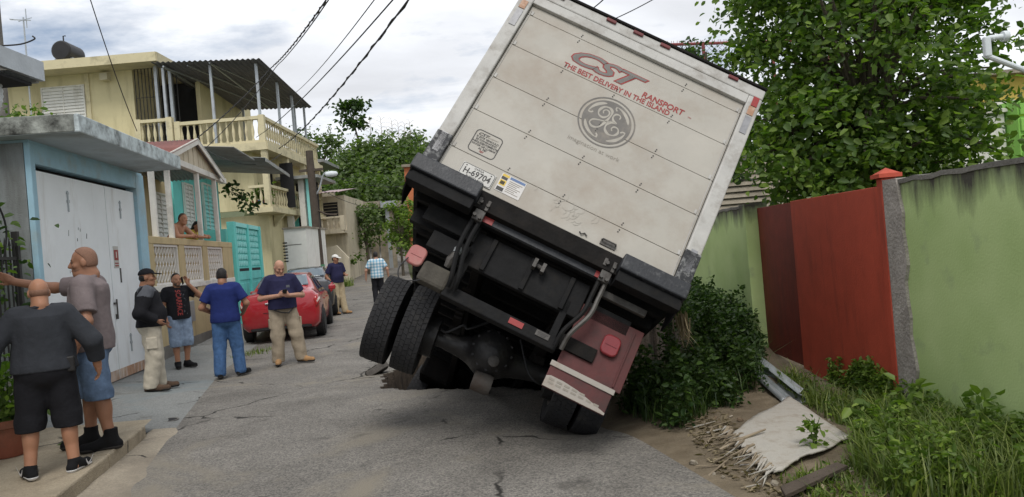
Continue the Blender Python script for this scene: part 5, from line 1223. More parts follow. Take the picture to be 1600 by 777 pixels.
MB().bb(-.03, .10, .065, .15, 0, 2.02).build('post', 'gate_red', gp, bevel=.008)
mb = MB(); mb.bb(-.06, .13, .03, .18, 2.022, 2.055); mb.add([(-.05, .04, 2.055), (.12, .04, 2.055), (.12, .17, 2.055), (-.05, .17, 2.055), (.035, .105, 2.105)], [(0, 1, 4), (1, 2, 4), (2, 3, 4), (3, 0, 4)]); mb.build('cap', 'gate_red', gp)
gt = thing('red_gate', 'tall plain red sheet metal double gate, far leaf set back', 'gate', (WX, 6.16, 0))
MB().bb(.0, .03, .0, 1.98, .03, 1.96).build('gate_leaf', 'gate_red', gt, bevel=.004)
o = MB().bb(.0, .03, .0, 1.60, .10, 1.955).build('gate_leaf', 'gate_red_shaded', gt, bevel=.004); o.location = (.10, 1.94, 0); o['label'] = 'far leaf set back, shade painted into its red'; o.rotation_euler = (0, 0, rad(-1))
w2 = wall_piece('green_wall', 'shaded green wall with corner post behind the leaning truck', 9.85, 19, -.3, 2.0, x0=WX + .04)
MB().bb(WX - .04, WX + .26, 9.62, 9.85, -.2, 2.02).build('end_post', 'wall_green', w2, world=True, bevel=.01)
# yard ground, slatted house, far green and yellow house
Y = 14.5; x0, x1, zb, zt = far_box(1120, 1235, 258, 330, Y)
SH = thing('slatted_house', 'pale slatted house wall glimpsed under the tree behind the red gate', 'house', (x0, Y, 0))
wb(SH, 'wall', 'concrete_dark', x0 - .3, x1 + .3, Y + .06, Y + .25, 0, zt + .15)
me = MB().box((0, 0, 0), (x1 - x0 + .5, .02, .10), (rad(-25), 0, 0)).mesh('siding_board', 'concrete')
for i in range(16): inst(me, 'siding_board', SH, ((x1 - x0) / 2, 0, zt - .05 - i * .115))
Y = 13.0; a = at(1540, 200, Y); b = at(1700, 200, Y)
GH = thing('green_white_house', 'white house corner with bright green shutter box at the tree edge', 'house', (a.x, Y, 0))
wb(GH, 'white_wall', 'white_paint', at(1505, 220, Y).x, at(1572, 220, Y).x, Y, Y + .2, 0, at(1540, 178, Y).z); wb(GH, 'wall_cap', 'white_trim', at(1500, 220, Y).x, at(1576, 220, Y).x, Y - .06, Y + .3, at(1540, 178, Y).z, at(1540, 172, Y).z)
gx0, gx1 = at(1573, 200, Y).x, at(1720, 200, Y).x; gz0, gz1 = at(1585, 262, Y).z, at(1585, 160, Y).z
wb(GH, 'green_wall', 'green_house', gx0, gx1, Y - .3, Y + .2, 0, gz1)
for i in range(4): wb(GH, 'green_band', 'green_house', gx0 + .03, gx1, Y - .34, Y - .301, gz0 + (gz1 - gz0) * (i + .08) / 4, gz0 + (gz1 - gz0) * (i + .86) / 4, .01)
Y = 17; YH = thing('yellow_far_house', 'mustard yellow upper wall behind the tree', 'house', (at(1550, 130, Y).x, Y, 0))
wb(YH, 'wall', 'yellow_house_far', at(1530, 140, Y).x, at(1800, 140, Y).x, Y, Y + .3, 0, at(1580, 118, Y).z); wb(YH, 'cornice', 'white_trim', at(1528, 140, Y).x, at(1800, 140, Y).x, Y - .08, Y - .002, at(1570, 168, Y).z, at(1570, 158, Y).z)
wb(YH, 'roof', 'concrete', at(1528, 140, Y).x, at(1800, 140, Y).x, Y - .3, Y + 4, at(1580, 118, Y).z, at(1580, 112, Y).z)
# white service mast with an elbow
Y = 7.2; MS = thing('service_mast', 'white plastic pipe with an elbow and round cap above the wall', 'pipe', at(1650, 130, Y)); o_ = MS.location
MB().tube([at(1660, 132, Y) - o_, at(1543, 88, Y) - o_, at(1543, 60, Y) - o_, at(1552, 60, Y) - o_], [.026, .026, .03, .03], 10).build('pipe', 'pvc_white', MS, smooth=False)
q = at(1542, 72, Y) - o_; MB().bb(q.x - .032, q.x + .032, q.y - .03, q.y + .03, q.z - .11, q.z + .09).build('elbow', 'pvc_white', MS, bevel=.015)
a_, b_ = at(1545, 60, Y) - o_, at(1570, 57, Y) - o_; MB().cyl(a_, b_, .028, n=12).build('nozzle', 'pvc_white', MS, smooth=True); MB().lathe([(.01, -.03), (.05, -.025), (.055, .0), (.05, .025), (.01, .03)], b_, 12, 'X').build('cap', 'pvc_white', MS, smooth=True)
MB().tube([at(1660, 132, Y) - o_, Vector((.35, 0, -2))], .026, 8).build('riser', 'pvc_white', MS)
# chain link fence with a red rail and barbs
Y = 15; a, b = at(985, 72, Y), at(1300, 62, Y); CF = thing('chain_link_fence', 'chain link fence with rusty red top rail behind the truck roof', 'fence', (a.x, Y, 2.0)); A, B = a - CF.location, b - CF.location
mat('rail_red', (.22, .05, .05), .6, .2, 6, .1)
MB().tube([A, B], .03, 6).build('top_rail', 'rail_red', CF)
for t in (0.02, .36, .70, .98): q = A.lerp(B, t); MB().cyl((q.x, 0, -2), (q.x, 0, q.z + .03), .035, n=6).build('fence_post', 'rail_red', CF)
mb = MB(); L = B.x - A.x; h = 1.25; st = .105
def wire(p, q): mb.tube([p, q], .0045, 3)
n = int((L + h) / st)
for i in range(n):
    x = A.x - h + i * st
    for s in (1, -1):
        xa, xb = (x, x + h) if s > 0 else (x + h, x); za, zb_ = A.z - h, A.z
        # clip to the fence
        lo, hi = A.x, B.x
        def cl(xa, za, xb, zb_):
            d = xb - xa; t0 = max(0, min((lo - xa) / d, (hi - xa) / d)); t1 = min(1, max((lo - xa) / d, (hi - xa) / d)); return t0, t1
        t0, t1 = cl(xa, za, xb, zb_)
        if t1 - t0 < .02: continue
        sl = (B.z - A.z) / L
        P0 = Vector((xa + (xb - xa) * t0, .02 * s, za + h * t0)); P1 = Vector((xa + (xb - xa) * t1, .02 * s, za + h * t1)); P0.z += sl * (P0.x - A.x); P1.z += sl * (P1.x - A.x); wire(P0, P1)
mb.build('mesh_wire', 'galvanised', CF)
mb = MB()
for i in range(70): q = A.lerp(B, i / 69); mb.tube([q, q + Vector((.01 * (-1) ** i, 0, .075))], .006, 3)
mb.build('barbs', 'rail_red', CF)

# ---------------------------------------------------------------- verge: boards, tin, weeds
def vp(u, v, dz=0.0):
    """where the sight line meets the verge"""
    z = 0.1
    for _ in range(12): p = atz(u, v, z); z = .5 * z + .5 * (verge_z(p.x, p.y) if p.x > road_r(p.y) else gz(p.x, p.y))
    p = atz(u, v, z); return Vector((p.x, p.y, z + dz))
cor = [vp(1140, 688), vp(1203, 750), vp(1332, 694), vp(1235, 630)]
cen = sum(cor, Vector()) / 4; PLY = thing('plywood_sheet', 'weathered pale plywood sheet with a splintered edge lying on the verge', 'plywood', (cen.x, cen.y, cen.z))
def bil(s, t): return cor[0].lerp(cor[3], s).lerp(cor[1].lerp(cor[2], s), t)
# irregular outline, slightly warped
top = []; 
for i in range(25):
    row = []
    for j in range(25):
        s, t = i / 24, j / 24; e = .0
        p = bil(s, t); 
        if i == 0: p += (cor[0] - cor[3]) * .06 * random.uniform(-1.2, .6)
        if j == 24: p += (cor[1] - cor[0]) * (.03 * math.sin(i * .5) + .012 * random.uniform(-1, 1))
        if j == 0: p += (cor[1] - cor[0]) * (.03 * math.sin(i * .4 + 1) + .010 * random.uniform(-1, 1))
        row.append((p.x - cen.x, p.y - cen.y, p.z - cen.z + .04 + .010 * math.sin(3 * s) + .008 * math.sin(5 * t + s)))
    top.append(row)
o = MB().grid(top).build('sheet', 'plywood', PLY, smooth=True, recalc=False); o.modifiers.new('s', 'SOLIDIFY').thickness = -.014
edge = (cor[0] - cor[3]).normalized(); side = (cor[1] - cor[0]).normalized(); 
for i in range(40):
    t = random.uniform(-.15, 1.05); b = cor[0].lerp(cor[1], t) - cen; L = random.uniform(.08, .30); w = random.uniform(.005, .016)
    d = (edge + side * random.uniform(-.55, .45)).normalized() * L; n_ = Vector((-d.y, d.x, 0)).normalized() * w; st = b - d * .35 + Vector((0, 0, .06 + .02 * random.random())); en = b + d * .8 + Vector((0, 0, random.uniform(.0, .09)))
    mb = MB(); mb.add([st + n_, st - n_, en, st + n_ + Vector((0, 0, -.008)), st - n_ + Vector((0, 0, -.008)), en + Vector((0, 0, -.005))], [(0, 1, 2), (3, 5, 4), (0, 3, 4, 1), (1, 4, 5, 2), (2, 5, 3, 0)]); mb.build('splinter', 'splinter' if i % 3 else 'plywood', PLY)
# loose splinters on the dirt
for i in range(34):
    u, v = random.uniform(1075, 1200), random.uniform(665, 765); v = 640 + (u - 1075) * .55 + random.uniform(0, 75); p = vp(u, v); a = random.uniform(-.6, 1.3); L = random.uniform(.04, .16); w = random.uniform(.003, .009)
    o = MB().prism([(-L, -w), (L * .7, -w * .8), (L, 0), (L * .6, w * .7), (-L * .9, w)], 0, .005).build('wood_splinter', 'splinter' if i % 4 else 'plywood'); o.location = p + Vector((0, 0, .015)); o.rotation_euler = (random.uniform(-.15, .15), random.uniform(-.2, .1), a)
    tag(o, 'loose splinter of weathered wood on the dirt beside the plywood sheet', 'splinter', 'loose wood splinters on the verge')
p = vp(1160, 700); o = MB().tube([Vector((-.2, -.10, .03)), Vector((0, 0, .07)), Vector((.22, .10, .10))], [.012, .014, .008], 6).build('wood_lath', 'splinter'); o.location = p; tag(o, 'broken wooden lath lying across the splintered plywood edge', 'lath')
# corrugated sheet propped at the gate
a, b = vp(1186, 578), vp(1250, 632); CT_ = thing('tin_sheet', 'bent corrugated galvanised sheet propped at the foot of the gate', 'tin sheet', (a.x, a.y, a.z))
d = b - a; upv = Vector((.07, .035, .13)); rows = []
for w in range(5):
    rows.append([tuple(d * (i / 60) + upv * (w / 4) + Vector((.05 * math.sin(w * 1.5), 0, .022 * math.sin(w * 3.14 + .3)))) for i in range(61)])
o = MB().grid(rows).build('sheet', 'galvanised', CT_, smooth=True, recalc=False); o.modifiers.new('s', 'SOLIDIFY').thickness = .005
rows = [[tuple(d * (i / 20) * .9 + Vector((-.02 - .025 * w, -.01 * w, .02 + .012 * math.sin(w * 2.2)))) for i in range(21)] for w in range(6)]
o = MB().grid(rows).build('lower_sheet', 'galvanised', CT_, smooth=True, recalc=False); o.modifiers.new('s', 'SOLIDIFY').thickness = .005
p = vp(1270, 765); o = thing('dark_board', 'dark rotten board lying at the verge edge under the grass', 'board', p); bo = MB().prism([(-.28, -.05), (.28, -.04), (.27, .04), (-.22, .05)], 0, .03).build('plank', 'timber_pole', o, bevel=.004); bo.rotation_euler = (.1, -.12, rad(25)); bo.location = (0, 0, .05)
# stones
for i in range(26):
    u = random.uniform(1000, 1330); v = random.uniform(640, 775); p = vp(u, v)
    if p.x < road_r(p.y) + .05: continue
    s = random.uniform(.012, .035); f_ = MB().lathe([(s * .5, -s * .5), (s, -s * .1), (s * .8, s * .4), (s * .2, s * .55)], n=6); o = f_.build('stone', 'concrete' if i % 2 else 'soil', smooth=True); o.location = p + Vector((0, 0, s * .3)); o.rotation_euler = (random.random(), random.random(), random.random() * 6)
    tag(o, 'small stone lying on the bare dirt verge', 'stone', 'stones on the verge')
# grass and weeds
def blades(name, m, P, hgt, wid, lean=.5):
    P = np.asarray(P); n = len(P); a = RNG.uniform(0, 6.283, n); d = np.stack([np.cos(a), np.sin(a), 0 * a], 1); s = np.stack([-np.sin(a), np.cos(a), 0 * a], 1)
    h = hgt * RNG.uniform(.5, 1.3, n)[:, None]; w = wid * RNG.uniform(.6, 1.3, n)[:, None]; le = lean * RNG.uniform(.2, 1.3, n)[:, None]; up = np.array([[0, 0, 1.]])
    m1 = P + up * h * .55 + d * h * le * .25; t = P + up * h * .92 + d * h * le
    V = np.stack([P - s * w, P + s * w, m1 + s * w * .8, m1 - s * w * .8, t], 1).reshape(-1, 3); b = np.arange(n)[:, None] * 5
    F = np.concatenate([b + np.array([[0, 1, 2]]), b + np.array([[0, 2, 3]]), b + np.array([[3, 2, 4]])], 1).reshape(-1, 3)
    return V, F
def scatter(n, poly_uv):
    """random points on the verge inside a pixel quad (u0,u1,v_of_u range)"""
    out = []
    xs = [vp(u, v) if u > 20 else Vector((u, v, 0)) for u, v in poly_uv]; x0, x1 = min(p.x for p in xs), max(p.x for p in xs); y0, y1 = min(p.y for p in xs), max(p.y for p in xs); pl = [(p.x, p.y) for p in xs]; k = len(pl)
    while len(out) < n:
        x, y = random.uniform(x0, x1), random.uniform(y0, y1); ins = False
        for i in range(k):
            (ax, ay), (bx, by) = pl[i], pl[(i + 1) % k]
            if (ay > y) != (by > y) and x < (bx - ax) * (y - ay) / (by - ay) + ax: ins = not ins
        if ins: out.append((x, y, verge_z(x, y) - .01))
    return np.array(out)
def weed_mass(name, label, poly, nb, nl, h, mb_, ml, leaf, lh, clumps=0):
    P = scatter(nb, poly); P = P[P[:, 2] > -.2]; V1, F1 = blades(name, mb_, P, h, .0055, .9); me = arrmesh(name, V1, F1, mb_); o = link(name, me); tag(o, label, 'weeds', kind='stuff')
    Q = scatter(nl, poly); Q = Q[Q[:, 2] > -.2]; k = RNG.uniform(.05, 1, len(Q)) ** 1.3; hh = .45 + .55 * np.sin(Q[:, 0] * 5.1 + 1.3 * np.sin(Q[:, 1] * 4)) * np.sin(Q[:, 1] * 6.3 + Q[:, 0] * 2.2) + .25 * np.sin(Q[:, 0] * 17) * np.sin(Q[:, 1] * 15); Q[:, 2] += lh * k * np.clip(hh + .25, .15, 1.4)
    if clumps:
        C = scatter(clumps, poly); C = C[C[:, 2] > -.2]; Q = []
        for c_ in C:
            hh = lh * RNG.uniform(.25, 1.25); rr = RNG.uniform(.10, .24); k_ = int(nl / clumps * RNG.uniform(.5, 1.6)); a = RNG.uniform(0, 6.283, k_); ra = rr * np.sqrt(RNG.uniform(0, 1, k_)); t = RNG.uniform(.0, 1, k_) ** .7
            le = RNG.normal(size=2) * .18 * hh; z = c_[2] + hh * t; ra = ra * (1 - .6 * t)
            Q.append(np.stack([np.minimum(c_[0] + le[0] * t + ra * np.cos(a), 3.06), c_[1] + le[1] * t + ra * np.sin(a), z], 1))
        Q = np.concatenate(Q)
    V, F = leaf_cloud(0, leaf, Q, up=.9, droop=-.1); c = link('weed_leaves', arrmesh('weed_leaves', V, F, ml), o); c['kind'] = 'stuff'; return o
weed_mass('weeds', 'mass of weeds with the truck shadow painted into its green against the green wall', [(965, 640), (1010, 662), (1060, 675), (1150, 630), (1195, 592), (3.0, 9.3), (3.05, 12.5), (2.0, 12.5), (1.5, 9), (1.0, 7.6)], 5000, 19000, .30, 'grass_shaded', 'leaf_deep', .060, .52, clumps=230)  # truck shade is put into these darker blade and leaf colours
weed_mass('weeds', 'sunlit green weeds and grass at the foot of the light green wall', [(1330, 735), (1420, 800), (1680, 800), (1680, 560), (1460, 600), (1395, 640)], 8000, 9000, .30, 'grass_blade', 'leaf_bright', .048, .30, clumps=170)
weed_mass('weeds', 'thin grass tufts along the foot of the red gate', [(1215, 600), (1255, 632), (1330, 668), (1395, 680), (1392, 645), (1300, 620), (1240, 590)], 1100, 700, .18, 'grass_blade', 'leaf_mid', .045, .16)
weed_mass('weeds', 'sparse short grass on the dirt below the plywood sheet', [(1215, 752), (1290, 800), (1420, 800), (1330, 720)], 420, 260, .10, 'grass_blade', 'leaf_bright', .04, .06)
# single taller plants against the wall
for i, (u, v, h, lab) in enumerate(((1490, 640, .55, 'tall leafy weed standing against the mould stained green wall'), (1415, 690, .42, 'broad leaved weed beside the bare concrete wall end'), (1580, 660, .5, 'tall grassy weed at the green wall beside the leafy ones'), (1275, 705, .22, 'small serrated weed growing at the plywood corner'), (1345, 690, .25, 'low weed between the plywood sheet and the red gate'), (1440, 640, .5, 'thin branching weed in front of the green wall'), (1540, 720, .4, 'bushy bright weed in the grass below the green wall'))):
    p = vp(u, v); WP = thing('weed_plant', lab, 'weed', p); P = []; mb = MB()
    for k in range(7 if i != 3 else 4):
        a = random.uniform(0, 6.28); l = random.uniform(.1, .35) * h; top = Vector((l * math.cos(a), l * math.sin(a), h * random.uniform(.7, 1.15))); mb.tube(crv([Vector((0, 0, -.02)), top * .5 + Vector((0, 0, .05)), top], 3), [.006, .0055, .005, .0045, .004, .003, .002], 4)
        for q in range(16): t = random.uniform(.2, 1); P.append(np.array(top * t) + RNG.normal(size=3) * .035)
    mb.build('stem', 'leaf_mid', WP); V, F = leaf_cloud(0, .085 if i != 3 else .06, np.array(P), up=1.0, droop=0); link('foliage', arrmesh('foliage', V, F, 'leaf_bright' if i in (6, 3, 1) else 'leaf_mid'), WP)
# dry litter trampled into the dirt
Pl = scatter(520, [(1065, 660), (1120, 640), (1165, 690), (1215, 748), (1330, 760), (1300, 798), (1180, 775), (1105, 725)]); Pl[:, 2] += .018
V, F = leaf_cloud(0, .06, Pl, up=5.0, droop=0, asp=.2); tag(link('dry_litter', arrmesh('dry_litter', V, F, 'dry_blade')), 'brown dry litter trampled into the dirt round the plywood sheet', 'litter', kind='stuff')
# tufts on the left pavement edge
for i, (u, v) in enumerate(((390, 552), (405, 548), (262, 540), (560, 405))):
    p = atz(u, v, .05) if i < 3 else at(540, 415, 36); p.z = apron_z(p.x, p.y) if i < 3 else base_z(0, 36)
    P = np.array(p) + RNG.normal(size=(70, 3)) * np.array([.13, .2, 0]); V, F = blades('grass_tuft', 'grass_blade', P, .10 if i < 3 else .45, .008 if i < 3 else .02); o = link('grass_tuft', arrmesh('grass_tuft', V, F, 'grass_blade')); o['kind'] = 'stuff'
    tag(o, ('grass tuft by the red car bumper', 'low grass patch beside the rear wheel of the red car', 'grass tuft at the tan wall foot near the garage', 'grass tufts below the cream house ramp')[i], 'grass')
# dry leaf bundle caught under the bumper corner
p = at(1066, 492, 6.35); o = thing('dry_grass_bundle', 'bundle of dry grass caught under the right bumper corner', 'dry grass', p); P = np.zeros((70, 3)) + RNG.normal(size=(70, 3)) * np.array([.025, .03, .02]); V, F = blades('x', 'dry_blade', P, .24, .006, .35); V[:, 2] *= -1; link('dry_blades', arrmesh('dry_blades', V, F, 'dry_blade'), o)
# ---------------------------------------------------------------- people
def clothmat(name, c, var=.14, **k): return mat(name, c, .9, var, 14, .42, 18, spec=.2, **k)
def skinmat(name, c):
    m = mat(name, c, .55, .12, 9, .08, 120, spec=.35); P = m.node_tree.nodes['Principled BSDF']; P.inputs['Subsurface Weight'].default_value = .08; P.inputs['Subsurface Radius'].default_value = (.012, .005, .003); return m
skinmat('skin_tan', (.40, .20, .12)); skinmat('skin_brown', (.33, .165, .10)); skinmat('skin_light', (.46, .25, .17))
clothmat('charcoal', (.036, .039, .046)); clothmat('black_cloth', (.014, .014, .017)); clothmat('grey_tee', (.20, .165, .165)); clothmat('denim', (.11, .165, .26), .3); clothmat('denim_light', (.24, .31, .42), .35)
clothmat('denim_blue', (.06, .125, .26), .35); clothmat('cream_cargo', (.52, .47, .38)); clothmat('khaki', (.35, .29, .215)); clothmat('khaki_far', (.42, .34, .22)); clothmat('royal_polo', (.018, .030, .135)); clothmat('navy_polo', (.022, .022, .060)); clothmat('jacket_grey', (.10, .105, .12))
clothmat('shoe_black', (.012, .012, .013)); clothmat('shoe_brown', (.10, .065, .045)); clothmat('shoe_tan', (.36, .21, .10)); mat('sole_white', (.62, .61, .6), .7, .1, 9, .05); mat('sole_dark', (.03, .027, .025), .8, .2, 9, .1)
mat('hair_black', (.012, .010, .009), .6, .3, 40, .3, 200); mat('beard_shadow', (.235, .125, .082), .7, .2, 60, .3, 300); mat('hair_stubble', (.085, .055, .040), .8, .3, 60, .3, 300); clothmat('cap_white', (.68, .67, .64)); clothmat('yellow_top', (.58, .47, .08)); mat('eye_dark', (.02, .015, .012), .3, .1, 5, 0); mat('lip', (.27, .105, .08), .5, .1, 20, 0)
mat('leather_black', (.015, .014, .014), .5, .2, 20, .1); mat('phone_black', (.012, .012, .014), .25, .1, 5, 0)
def plaid():
    m, nt, N, L, P = nodes('plaid'); tc = N.new('ShaderNodeTexCoord'); sp = N.new('ShaderNodeSeparateXYZ'); L.new(tc.outputs['Object'], sp.inputs[0])
    def stripes(sock, f, lo, hi):
        a = N.new('ShaderNodeMath'); a.operation = 'MULTIPLY'; a.inputs[1].default_value = f; L.new(sock, a.inputs[0]); b = N.new('ShaderNodeMath'); b.operation = 'SINE'; L.new(a.outputs[0], b.inputs[0])
        r = N.new('ShaderNodeValToRGB'); r.color_ramp.elements[0].position = lo; r.color_ramp.elements[1].position = hi; c = N.new('ShaderNodeMath'); c.operation = 'MULTIPLY_ADD'; c.inputs[1].default_value = .5; c.inputs[2].default_value = .5; L.new(b.outputs[0], c.inputs[0]); L.new(c.outputs[0], r.inputs[0]); return r.outputs[0]
    s1, s2 = stripes(sp.outputs[0], 62, .45, .6), stripes(sp.outputs[2], 62, .45, .6)
    m1 = N.new('ShaderNodeMix'); m1.data_type = 'RGBA'; L.new(s1, m1.inputs[0]); m1.inputs[6].default_value = (.66, .69, .70, 1); m1.inputs[7].default_value = (.30, .46, .58, 1)
    m2 = N.new('ShaderNodeMix'); m2.data_type = 'RGBA'; m2.blend_type = 'MULTIPLY'; L.new(s2, m2.inputs[0]); L.new(m1.outputs[2], m2.inputs[6]); m2.inputs[7].default_value = (.50, .70, .80, 1); L.new(m2.outputs[2], P.inputs['Base Color']); P.inputs['Roughness'].default_value = .9
plaid()
V3 = lambda *a: np.array(a, float)
def rot(axis, deg): return np.array(Matrix.Rotation(rad(deg), 3, axis))
def person(label, loc, rz, H=1.75, vox=.012, w=1.0, belly=0.0, J=None, head=(0, 0), skin='skin_tan', top=None, bottom=None, shoes='shoe_black', sole='sole_dark', boot=0.0, hair=None, lean=0.0, fat=0.0, seed=1, collar=None, belt=None, legs=True, beard=None):
    J = dict(J or {}); sc = H / 1.75
    D = dict(shR=(.185, -.01, 1.415), shL=(-.185, -.01, 1.415), elR=(.25, -.04, 1.13), elL=(-.25, -.04, 1.13), wrR=(.265, .05, .885), wrL=(-.265, .05, .885),
             hipR=(.092, 0, .93), hipL=(-.092, 0, .93), knR=(.105, .03, .50), knL=(-.105, .03, .50), anR=(.115, -.03, .085), anL=(-.115, -.03, .085), toeR=(.14, .155, .03), toeL=(-.14, .155, .03))
    for k_ in D:
        D[k_] = V3(*J.get(k_, D[k_]))
        if k_[:2] in ('el', 'wr') and .2 < abs(D[k_][0]) < .34 and not lean: D[k_][0] += math.copysign(.035 + fat * .8 + .08 * (w - 1), D[k_][0])
    LR = rot('X', -lean); piv = V3(0, 0, .95)
    def U(p): return LR @ (V3(*p) - piv) + piv          # upper body follows the lean
    if lean:
        for k_ in ('shR', 'shL'): D[k_] = U(D[k_])
    hc = U((0, .015, 1.62)); HR = LR @ rot('Z', head[0]) @ rot('X', head[1])
    def hp(p): return HR @ V3(*p) + hc
    allp = np.array(list(D.values()) + [hc]); lo = allp.min(0) - .26; hi = allp.max(0) + .26; lo[2] = min(lo[2], -.02) if legs else .7; hi[2] = hc[2] + .2
    root = thing('person', label, 'person', loc, rz)
    w0 = w
    def torso(f, e=0.0, k=.05):
        f.ell(U((0, .0, 1.27)), V3(.165 * w + e, .112 * w + e, .20 + e), LR, k); f.cap(D['shR'] * .86 + U((0, 0, 1.40)) * .14, D['shL'] * .86 + U((0, 0, 1.40)) * .14, .062 * w + e, k=k)
        f.ell(U((0, .012 + belly * .6, 1.09)), V3(.150 * w + e + fat, .112 * w + e + belly, .17 + e), LR, k); f.ell((0, -.012, .95), V3(.165 * w + e + fat * .6, .118 * w + e + belly * .3, .13 + e), None, k)
        f.ell(U((0, -.035, 1.36)), V3(.15 * w + e, .085 * w + e, .11 + e), LR, k)
    def arm(f, s, e=0.0, up=1.0, k=.03, lower=0.0, clip=True):
        sh, el, wr = D['sh' + s], D['el' + s], D['wr' + s]
        a = sh + (el - sh) * min(1, up); f.cap(sh, a, .056 * w + e, (.056 - .014 * min(1, up)) * w + e * 1.15, k, clip1=clip and lower == 0)
        if lower > 0: b = el + (wr - el) * lower; f.cap(el, b, .044 * w + e * 1.1, (.044 - .013 * lower) * w + e, k, clip1=clip)
    def leg(f, s, e=0.0, k=.03, kn=1.0):
        h, n, a = D['hip' + s], D['kn' + s], D['an' + s]
        f.cap(h + V3(0, 0, -.02), n, .086 * w + e, .058 * w + e * kn, k); f.cap(n, a, .056 * w + e * kn, .040 * w + e * kn, k); f.ell((n * .68 + a * .32) + V3(0, -.018, 0), V3(.052 * w + e, .056 * w + e, .12), None, k)
    # body: one continuous surface
    f = Field(lo, hi, vox); torso(f)
    for s, sg in (('R', 1), ('L', -1)):
        arm(f, s, up=1, lower=1, clip=False)
        if legs: leg(f, s); a, t = D['an' + s], D['toe' + s]; f.cap(a + V3(0, -.02, -.02), t, .034, .022, .02); f.cap(a, a + V3(0, -.03, -.045), .032, .030, .02)
        el, wr = D['el' + s], D['wr' + s]; d = J.get('hd' + s); d = (wr - el) / np.linalg.norm(wr - el) if d is None else V3(*d) / np.linalg.norm(d)
        lat = V3(*J.get('th' + s, (0, 1, 0))); lat = lat - d * (lat @ d); lat /= np.linalg.norm(lat) + 1e-9; nr = np.cross(d, lat) * sg * J.get('pf' + s, 1)
        nr = -nr if (nr[0] * sg > 0 and abs(nr[0]) > .3) else nr
        f.cap(wr, wr + d * .05, .027, .030, .015); f.box(wr + d * .058, (.040, .040, .016), np.stack([lat, d, nr], 1), .014, .012)
        for i, (o, L) in enumerate(((.029, .070), (.010, .078), (-.010, .072), (-.029, .058))):
            b = wr + d * .092 + lat * o; m_ = b + d * L * .52 + nr * .012; e_ = m_ + d * L * .36 + nr * L * .42; f.cap(b, m_, .0095, .009, .004); f.cap(m_, e_, .009, .0078, .004)
        b = wr + d * .03 + lat * .034; m_ = b + d * .03 + lat * .022 + nr * .006; f.cap(b, m_, .0125, .011, .01); f.cap(m_, m_ + d * .034 + lat * .004 + nr * .006, .011, .0085, .004)
    f.cap(U((0, -.02, 1.42)), hc + HR @ V3(0, -.02, -.06), .062 * w, .056 * w, .04)
    f.ell(hp((0, -.014, .03)), V3(.076, .096, .095), HR, .02); f.ell(hp((0, .022, -.045)), V3(.060, .068, .084), HR, .03); f.ell(hp((0, .060, -.098)), V3(.030, .028, .024), HR, .025)
    f.cap(hp((-.036, .072, .026)), hp((.036, .072, .026)), .013, k=.015); f.cap(hp((0, .086, .016)), hp((0, .106, -.026)), .009, .016, k=.01); f.ell(hp((0, .094, -.030)), V3(.021, .014, .010), HR, .008)
    for s in (-1, 1):
        f.ell(hp((.034 * s, .096, .006)), V3(.018, .014, .011), HR, .01, neg=True); f.ell(hp((.079 * s, -.012, -.008)), V3(.011, .026, .034), HR, .008); f.ell(hp((.045 * s, .058, -.025)), V3(.022, .022, .020), HR, .02)
    f.ell(hp((0, .084, -.060)), V3(.026, .012, .007), HR, .008); f.ell(hp((0, .080, -.072)), V3(.022, .012, .007), HR, .008)
    if fat or w > 1.1: f.cap(hp((0, -.07, -.11)), hp((0, -.05, -.07)), .045, k=.04); f.ell(hp((0, .03, -.10)), V3(.055, .05, .03), HR, .03)
    body = link('body', f.mesh('body', skin, sc), root)
    def head_piece(name, m, fn, h=.006):
        g = Field(hc - .2, hc + .22, h); fn(g); return link(name, g.mesh(name, m, sc), root)
    def eyes(g):
        for s in (-1, 1): g.ell(hp((.034 * s, .0795, .006)), V3(.010, .009, .0042), HR, .001)
    def brows(g):
        for s in (-1, 1): g.cap(hp((.020 * s, .086, .027)), hp((.047 * s, .077, .031)), .0042, .0035, .001)
    def mouth(g): g.cap(hp((-.02, .0925, -.066)), hp((.02, .0925, -.066)), .0045, k=.001)
    head_piece('eyes', 'eye_dark', eyes, .003)['kind'] = 'stuff'; head_piece('eyebrows', 'hair_stubble', brows, .003)['kind'] = 'stuff'; head_piece('lips', 'lip', mouth, .004)
    if beard: head_piece('beard', beard, lambda g: (g.ell(hp((0, .022, -.047)), V3(.0622, .0705, .0865), HR, .001, planes=[((0, 0, 1), -.004), ((0, -1, 0), .02)]), g.ell(hp((0, .060, -.098)), V3(.0325, .0305, .0262), HR, .012), g.ell(hp((0, .084, -.066)), V3(.027, .014, .012), HR, .004, neg=True)))
    if hair:
        kind, hm = hair
        if kind == 'buzz': head_piece('hair', hm, lambda g: (g.ell(hp((0, -.016, .034)), V3(.080, .100, .099), HR, .001, planes=[((0, .72, -.69), -.004)]), g.ell(hp((0, -.03, .0)), V3(.081, .085, .09), HR, .01, planes=[((0, .98, -.2), .01), ((0, 0, -1), .045)])))
        if kind == 'long': head_piece('hair', hm, lambda g: (g.ell(hp((0, -.02, .035)), V3(.088, .108, .105), HR, .001, planes=[((0, .75, -.66), .02)]), g.cap(hp((0, -.10, .0)), hp((.02, -.13, -.14)), .055, .03, .03), g.ell(hp((0, -.05, -.02)), V3(.088, .07, .10), HR, .02)))
        if kind == 'ring': head_piece('hair', hm, lambda g: g.ell(hp((0, -.022, .0)), V3(.0795, .092, .060), HR, .001, planes=[((0, .95, -.3), .012), ((0, 0, 1), .045), ((0, 0, -1), .05)]))
